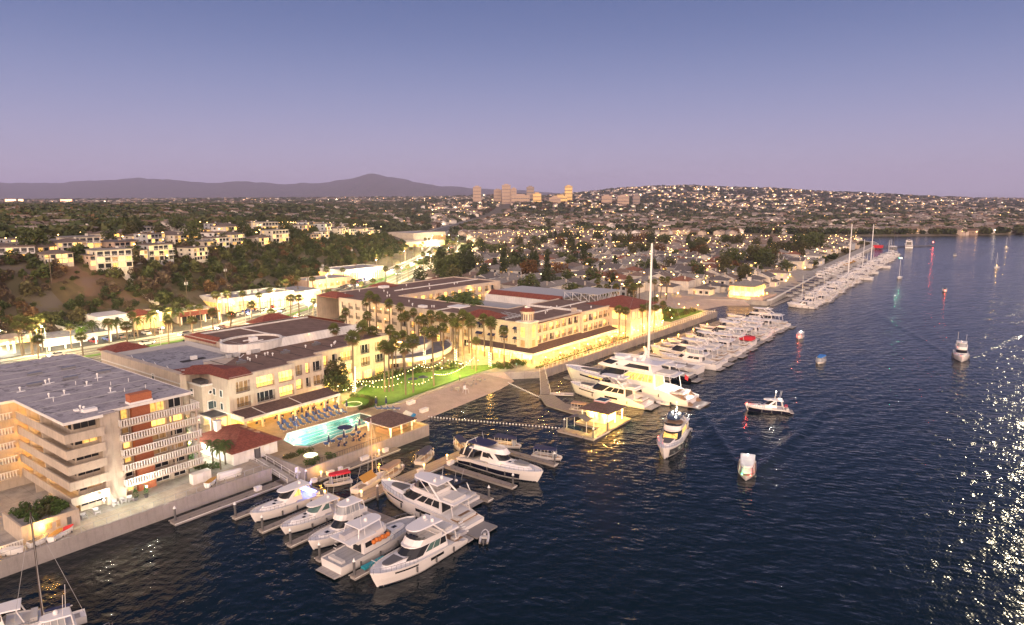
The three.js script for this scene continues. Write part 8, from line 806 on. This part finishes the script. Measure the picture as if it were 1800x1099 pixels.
// ---------- woods, scrub, far city ----------
{
  const f = rng(211), dummy = new THREE.Object3D(), farM = mat([1, 1, 1], .9, { map: leafT }), far = crownGeo(71, { rx: 3, ry: 2.4, y: 3, lumps: 7, leaves: 220, size: .95 }), low = crownGeo(72, { rx: 3.4, ry: 2, y: 1.6, lumps: 7, leaves: 90, size: 1.7 });
  const inst = (name, g, m, list, kind = 'stuff') => { const o = new THREE.InstancedMesh(g, m, list.length); o.name = name; list.forEach(([a, y, b, s, c, t, sy], i) => { dummy.position.set(a, y, -b); dummy.rotation.set(0, t ?? f() * 6.28, 0); if (Array.isArray(s)) dummy.scale.set(...s); else dummy.scale.set(s, s * (sy ?? 1), s); dummy.updateMatrix(); o.setMatrixAt(i, dummy.matrix); if (c) o.setColorAt(i, col(...c)); }); o.userData.kind = kind; o.castShadow = o.receiveShadow = true; scene.add(o); return o; };
  const greens = [[.07, .09, .028], [.1, .11, .04], [.05, .07, .025], [.11, .1, .045], [.16, .095, .045]], gp = () => { const v = f(); return greens[v < .3 ? 0 : v < .6 ? 2 : v < .82 ? 1 : v < .95 ? 3 : 4]; };
  // scrub and trees of the bluff slope
  const slope = []; for (let i = 0; i < 19000 && slope.length < 3600; i++) { const a = -60 + f() * 560, b = 250 + f() * 330, sd = roadDist(a, b); if (sd < 36 || sd > 96) continue; const bare = (a > 101 && a < 135 && sd > 46 && sd < 82); if (bare && f() < .45) continue; if (a < 215 && a > 150 && sd < 50 && b < 305) continue; slope.push([a, TH(a, b) - .4, b, .28 + f() * (f() < .2 ? .95 : .42), f() < .3 && a < 200 ? [.15, .11, .08] : gp().map(v => v * 1.2)]); } inst('bluff_scrub', far, farM, slope);
  struct('bare_slope', (() => { const v = [], U = 16, W = 12; const P = (i, j) => { const s = i / U, t = j / W, a = 102 + 33 * s - 4 * (t - .5), b = 290 + 31 * t + 2 * s; return [a, TH(a, b) + .22 + .5 * (noise(a / 4, b / 4, 9) - .5), -b]; }; for (let i = 0; i < U; i++) for (let j = 0; j < W; j++) v.push(...P(i, j), ...P(i + 1, j), ...P(i + 1, j + 1), ...P(i, j), ...P(i + 1, j + 1), ...P(i, j + 1)); return [tri(v)]; })(), M.dirt);
  // 200 separate trees among houses and villas, the rest as masses
  const one = (a, b, s, l, g) => plant(f() < .7 ? oaks : f() < .6 ? darks : rusts, f() < 2 ? 'x' : '', 0, 0, 0, 1, l, g, f);
  let k = 0; for (let i = 0; i < 5000 && k < 190; i++) { const a = 262 + f() * 460, b = 130 + f() * 330; if (roadDist(a, b) > -30 || b - lerpT(shore, a) < 9 || TH(a, b) < 1.9 || (a < 300 && b < 150)) continue; const v = f(), o = v < .68 ? oaks : v < .95 ? darks : rusts, key = v < .68 ? 'oak' : v < .95 ? 'dark' : 'rust'; plant(o, key, a, TH(a, b) - .2, b, .95 + f() * .95, { oak: 'green tree rising among the waterside houses', dark: 'dark conifer rising among the waterside houses', rust: 'brown autumn tree among the waterside houses' }[key], { oak: 'green trees among the waterside houses', dark: 'conifers among the waterside houses', rust: 'autumn trees among the waterside houses' }[key], f); k++; }
  k = 0; for (let i = 0; i < 4000 && k < 110; i++) { const a = -40 + f() * 560, b = 300 + f() * 380, sd = roadDist(a, b); if (sd < 84 || sd > 260) continue; const v = f(), o = v < .7 ? oaks : darks, key = v < .7 ? 'oak' : 'dark'; plant(o, key, a, TH(a, b) - .2, b, .85 + f() * 1, { oak: 'green garden tree between the bluff villas', dark: 'dark conifer between the bluff villas' }[key], { oak: 'garden trees between the bluff villas', dark: 'conifers between the bluff villas' }[key], f); k++; }
  // distant trees, houses and lights, thinning with distance
  const T1 = [], H1 = [], L1 = [], L2 = [], H2 = []; const wall = () => { const v = f(); return v < .5 ? [.72, .68, .64] : v < .7 ? [.55, .45, .38] : v < .85 ? [.4, .3, .24] : [.6, .5, .4]; };
  for (const [a, y, b, t, s] of globalThis.restHouses) H1.push([a, y, b, s, wall(), t]);
  for (let i = 0; i < 42000; i++) { let F = 420 * Math.pow(5600 / 420, f()); const q = -.86 + f() * 1.68, row = F > 1100 && f() < .62; if (row) { const st = 46 + F * .012; F = Math.round(F / st) * st + 40 * (noise(q * 30, F / 900, 831) - .5) + (f() - .5) * 12; } const X = F * q, a = FWD.x * F + RGT.x * X, b = -(FWD.z * F + RGT.z * X), sd = roadDist(a, b), y = TH(a, b); if (y < 1.9 || F > 5400) continue; const pen = sd < 0 && F < 1000; if (pen) { if (f() < .3 && F > 520 && b - lerpT(shore, a) > 8) T1.push([a, y - .4, b, .5 + f() * .7, gp()]); continue; } if (sd > 0 && sd < 200 && F < 900) continue; if (Math.abs(sd) < 26) continue;
    const mesa = q < -.12 && F < 3200, town = fbm(a / 260, b / 260, 801, 0, 3), dens = F > 1500 ? (town > .48 ? .5 * .9 : .13) : .4, v = f(), gs = 1 + F / 5200; if (v < (row ? 1 : .25) * dens * (mesa ? .3 : 1.25)) { H1.push([a, y, b, [gs * (.8 + f() * .6), gs * (.75 + f() * .5), gs * (.8 + f() * .6)], wall(), undefined]); if (f() < (mesa ? .5 : .98)) (f() < .2 ? L2 : L1).push([a - FWD.x * 8 * gs, y + 2.5 + f() * 3.5 * gs, b + FWD.z * 8 * gs, (.3 + F / 2700) * (.5 + f() * .9)]); if (row && f() < .4) L1.push([a + (f() - .5) * 30, y + 2, b + (f() - .5) * 30, (.25 + F / 3200) * (.5 + f() * .6)]); } else T1.push([a, y - .5, b, gs * (.9 + f() * 1.1), gp()]); }
  // the wooded mesa behind the villas
  for (let i = 0; i < 9000; i++) { const F = 330 + 1500 * f() * f(), q = -.95 + f() * .95, X = F * q, a = FWD.x * F + RGT.x * X, b = -(FWD.z * F + RGT.z * X), sd = roadDist(a, b); if (sd < 150) continue; const y = TH(a, b); if (y < 4) continue; if (f() < .1) H1.push([a, y, b, .9 + f() * .5, wall()]); else T1.push([a, y - .5, b, 1 + f() * 1.4, gp()]); if (f() < .05) L1.push([a, y + 4, b, .28 + F / 4200]); }
  // far shore strip along the water
  for (let i = 0; i < 520; i++) { const q = .27 + f() * .58, F = 1050 + 40 * Math.sin(q * 9) + f() * 60, X = F * q, a = FWD.x * F + RGT.x * X, b = -(FWD.z * F + RGT.z * X); if (TH(a, b) < 1.5) continue; if (f() < .72) H1.push([a, 2, b, 1 + f() * .5, wall()]); else T1.push([a, 1.6, b, 1 + f() * .6, gp()]); if (f() < .7) L1.push([a - FWD.x * 9, 2.6 + f() * 4, b + FWD.z * 9, .3 + f() * .4]); }
  { const hl = [], lp = []; for (let i = 0; i < 6000 && hl.length < 620; i++) { const a = 300 + f() * 640, b = 135 + f() * 460; if (roadDist(a, b) > -30 || b - lerpT(shore, a) < 8 || TH(a, b) < 1.9) continue; hl.push([a, 9, b, [.34 + f() * .4, .2 + f() * .14, .34 + f() * .4]]); lp.push([a, 2, b, 1]); } for (let i = 0; i < 260; i++) { const a = 60 + f() * 520, b = 320 + f() * 380, sd = roadDist(a, b); if (sd < 70 || sd > 330) continue; hl.push([a, TH(a, b) + 7.5, b, [.35 + f() * .4, .24, .35 + f() * .4]]); lp.push([a, TH(a, b) - .5, b, 1]); } inst('neighbourhood_lamp_posts', cyl(0, 0, 0, 7.2, .07, .06, 5), M.dgrey, lp); inst('neighbourhood_lamp_heads', new THREE.OctahedronGeometry(1, 0), glow([1, .56, .16], 11), hl); }
  inst('distant_trees', low, farM, T1);
  const hg = geo([bx(-5, 5, -2, 4.6, -4.5, 4.5), gable(-5, 5, -4.5, 4.5, 4.6, 1.9, .5, 'a'), gableEnd(-5, 5, -4.5, 4.5, 4.6, 1.9, 'a'), bx(-8, -5, -2, 3, -3, 3)]); const hc = new Float32Array(hg.attributes.position.count * 3); for (let i = 0; i < hg.attributes.position.count; i++) { const roof = i >= 36 && i < hg.attributes.position.count - 36 - 6; hc.set(roof ? [.4, .36, .34] : [1, 1, 1], i * 3); } hg.setAttribute('color', new THREE.BufferAttribute(hc, 3)); inst('distant_houses', hg, mat([1, 1, 1], .9, { vertexColors: true, map: T.stucco }), H1);
  const lg = new THREE.OctahedronGeometry(1, 0).scale(1.7, .75, 1.7); inst('distant_window_lights', lg, glow([1, .52, .14], 6), L1); inst('distant_street_lights', lg, glow([1, .82, .5], 9), L2);
  // the office towers on the skyline
  const tower = (px, F, w, d, top, m, label, litm, n) => { w *= .82; const q = (px - 900) / 1236, X = F * q, a = FWD.x * F + RGT.x * X, b = -(FWD.z * F + RGT.z * X), y = TH(a, b), h = top - y, t = thing('office_tower', label, 'tower', [a, y, b], { turn: Math.atan2(-FWD.z, FWD.x) - Math.PI / 2 }); part(t, 'wall', bx(-w / 2, w / 2, -20, h, -d / 2, d / 2), m); const nf = Math.max(4, Math.round(h / 4.2)); for (let k = 1; k < nf; k++) part(t, 'window_band', [bx(-w / 2 + 1, w / 2 - 1, k * h / nf - 1.1, k * h / nf + .9, -d / 2 - .2, -d / 2 - .05), bx(-w / 2 - .2, -w / 2 - .05, k * h / nf - 1.1, k * h / nf + .9, -d / 2 + 1, d / 2 - 1)], (k * 7 + n) % 3 ? litm : M.glassDark); const fin = []; for (let x = -w / 2; x <= w / 2 + .1; x += w / 8) fin.push(bx(x - .5, x + .5, -5, h, -d / 2 - .7, -d / 2 - .02)); part(t, 'fins', fin, m); part(t, 'roof_plant', bx(-w / 4, w / 4, h, h + 4, -d / 4, d / 4), m); };
  const tw = mat([.4, .3, .25], .8), tw2 = mat([.24, .2, .2], .7), tw3 = mat([.6, .42, .2], .8), lA = M.winDim, lB = M.winLit;
  tower(839, 2700, 36, 36, 98, tw, 'square tan office tower, leftmost on the skyline', lA, 0); tower(875, 2800, 36, 36, 88, tw, 'shorter pale tower left of the stepped central tower', lA, 1); tower(890, 2750, 40, 36, 106, tw, 'stepped central office tower, tallest of its cluster', lA, 2); tower(903, 2740, 26, 30, 92, tw, 'right hand step of the central office tower', lA, 1); tower(932, 2700, 34, 34, 98, tw2, 'dark grey office tower right of the central cluster', lA, 0); tower(999, 2650, 32, 32, 100, tw3, 'brightest golden office tower alone on the right', lB, 1); tower(944, 2600, 36, 24, 72, tw3, 'low golden block beside the dark grey tower', lB, 0); tower(915, 2600, 80, 24, 66, tw, 'broad low block below the central tower', lA, 1); tower(985, 2600, 60, 24, 64, tw3, 'low lit block at the foot of the golden tower', lB, 2); tower(1066, 2600, 44, 24, 64, tw, 'pale low block on the ridge right of the golden tower', lA, 1); tower(1095, 2600, 50, 24, 64, tw, 'second pale low block on the ridge, farther right', lA, 2); tower(975, 2550, 50, 24, 58, tw, 'pale mid rise in front of the golden tower', lA, 0); tower(1118, 2650, 30, 24, 68, tw2, 'grey block at the right end of the ridge buildings', lA, 0);
  for (const [px, F, w, y0, c, l] of [[18, 3600, 60, 44, [1, .45, .12], 'orange lit stadium sign at the far left'], [36, 3600, 30, 46, [1, .5, .12], 'small orange lit block at the far left'], [116, 3400, 60, 42, [1, .3, .06], 'deep orange lit hall on the left skyline']]) { const q = (px - 900) / 1236, X = F * q, a = FWD.x * F + RGT.x * X, b = -(FWD.z * F + RGT.z * X), t = thing('lit_hall', l, 'building', [a, TH(a, b), b], { turn: Math.atan2(-FWD.z, FWD.x) - Math.PI / 2 }); part(t, 'wall', bx(-w / 2, w / 2, -10, 22, 0, 24), M.dgrey); part(t, 'lit_windows', bx(-w / 2 + 2, w / 2 - 2, 8, 20, -.6, -.2), glow(c, 2.4)); }
}

// ---------- people ----------
{
  const field = (caps, r0, res = 30, s = 1.05) => { // one smooth surface over tapered capsules [from, to, r1, r2]
    const mc = new MarchingCubes(res, M.white, false, false, 60000), h = res / 2, D = (p, a, b, r1, r2) => { const ab = [b[0] - a[0], b[1] - a[1], b[2] - a[2]], l = ab[0] ** 2 + ab[1] ** 2 + ab[2] ** 2 || 1e-6, t = Math.min(1, Math.max(0, ((p[0] - a[0]) * ab[0] + (p[1] - a[1]) * ab[1] + (p[2] - a[2]) * ab[2]) / l)); return Math.hypot(p[0] - a[0] - ab[0] * t, p[1] - a[1] - ab[1] * t, p[2] - a[2] - ab[2] * t) - (r1 + (r2 - r1) * t); };
    for (let z = 0; z < res; z++) for (let y = 0; y < res; y++) for (let x = 0; x < res; x++) { const p = [(x - h) / h * s, (y - h) / h * s + .9, (z - h) / h * s]; let d = 1; for (const [a, b, r1, r2] of caps) { const e = D(p, a, b, r1 + r0, r2 + r0), k = .05, q = Math.max(0, k - Math.abs(d - e)) / k; d = Math.min(d, e) - q * q * k * .25; } mc.field[x + y * res + z * res * res] = -d; }
    mc.isolation = 0; mc.update(); const n = mc.count, P = Array.from(mc.positionArray.slice(0, n * 3)); for (let i = 0; i < P.length; i += 3) { P[i] *= s; P[i + 1] = P[i + 1] * s + .9; P[i + 2] *= s; } return tri(P);
  };
  const make = (sit) => { const hip = sit ? .5 : .92, K = sit ? [.42, .5] : [.04, .5], F = sit ? [.45, .08] : [0, .08], T0 = hip + .5, legs = [-1, 1].flatMap(s => [[[0, hip, s * .1], [K[0], K[1], s * .12], .085, .06], [[K[0], K[1], s * .12], [F[0], F[1], s * .12], .058, .042]]), feet = [-1, 1].map(s => [[F[0], .05, s * .12], [F[0] + .16, .04, s * .13], .045, .035]), torso = [[[0, hip, 0], [-.02, hip + .28, 0], .14, .13], [[-.02, hip + .28, 0], [0, T0, 0], .14, .13], [[0, T0 - .02, -.17], [0, T0 - .02, .17], .06, .06]], arms = [-1, 1].flatMap(s => [[[0, T0 - .03, s * .19], [.03, T0 - .3, s * .24], .052, .042], [[.03, T0 - .3, s * .24], [sit ? .26 : .1, T0 - (sit ? .34 : .53), s * .2], .04, .03], [[sit ? .26 : .1, T0 - (sit ? .34 : .53), s * .2], [sit ? .34 : .12, T0 - (sit ? .36 : .62), s * .19], .035, .02]]), head = [[[0, T0, 0], [.01, T0 + .12, 0], .05, .05], [[.01, T0 + .17, 0], [.02, T0 + .24, 0], .085, .09], [[.1, T0 + .19, 0], [.115, T0 + .17, 0], .014, .018]]; return { body: field([...legs, ...feet, ...torso, ...arms, ...head], 0), shirt: field([...torso, ...[0, 3].map(i => arms[i])], .018), trousers: field([...legs, [[0, hip - .02, 0], [0, hip + .1, 0], .13, .13]], .016), hair: field([[[-.02, T0 + .22, 0], [-.03, T0 + .27, 0], .095, .085]], 0) }; };
  const sitG = make(true), standG = make(false), skin = mat([.45, .28, .2], .6), cols = [[.5, .42, .32], [.05, .07, .16], [.6, .6, .58], [.35, .06, .05], [.12, .25, .3]].map(c => mat(c, .9)), tr = mat([.06, .065, .09], .9), hairM = mat([.05, .03, .02], .9);
  const person = (G, a, y, b, turn, k, label) => { const t = thing('person', label, 'person', [a, y, b], { turn }); const o = part(t, 'body', G.body.clone(), skin); part(t, 'shirt', G.shirt.clone(), cols[k]); part(t, 'trousers', G.trousers.clone(), tr); part(t, 'hair', G.hair.clone(), hairM); return t; };
  const tb = [128.2, 41.4, 197 * R], on = (x, z) => [tb[0] + x * Math.cos(tb[2]) + z * Math.sin(tb[2]), tb[1] + x * Math.sin(tb[2]) - z * Math.cos(tb[2])];
  [[-1.2, .95, 0, 'passenger in a tan shirt on the right bench of the white topped tour boat'], [.6, .95, 2, 'passenger in white on the right bench of the white topped tour boat'], [-.4, -.95, 4, 'passenger in teal on the left bench of the white topped tour boat'], [1, -.95, 3, 'passenger in dark red on the left bench of the white topped tour boat']].forEach(([x, z, k, l]) => { const [a, b] = on(x, z); person(sitG, a, .34, b, tb[2] + (z > 0 ? Math.PI / 2 : -Math.PI / 2), k, l); });
  for (const [a, b, t, k, l] of [[176, 116.2, 0, 2, 'person in white walking along the promenade below the hotel tower'], [191, 115, 3.1, 1, 'person in navy walking along the promenade by the terrace'], [206, 114.8, 0, 3, 'person in dark red on the promenade near the sailing mast'], [139, 124.9, 2, 0, 'person in tan standing on the path above the fire pits'], [160.6, 121.6, 1, 4, 'person in teal at the terrace corner above the gangway'], [99, 126, 4, 2, 'person in white standing beside the far end of the pool']]) person(standG, a, b === 126 || a < 150 && b > 124 ? 2.36 : 2.26, b, t, k, l);
}
renderer.render(scene, camera);
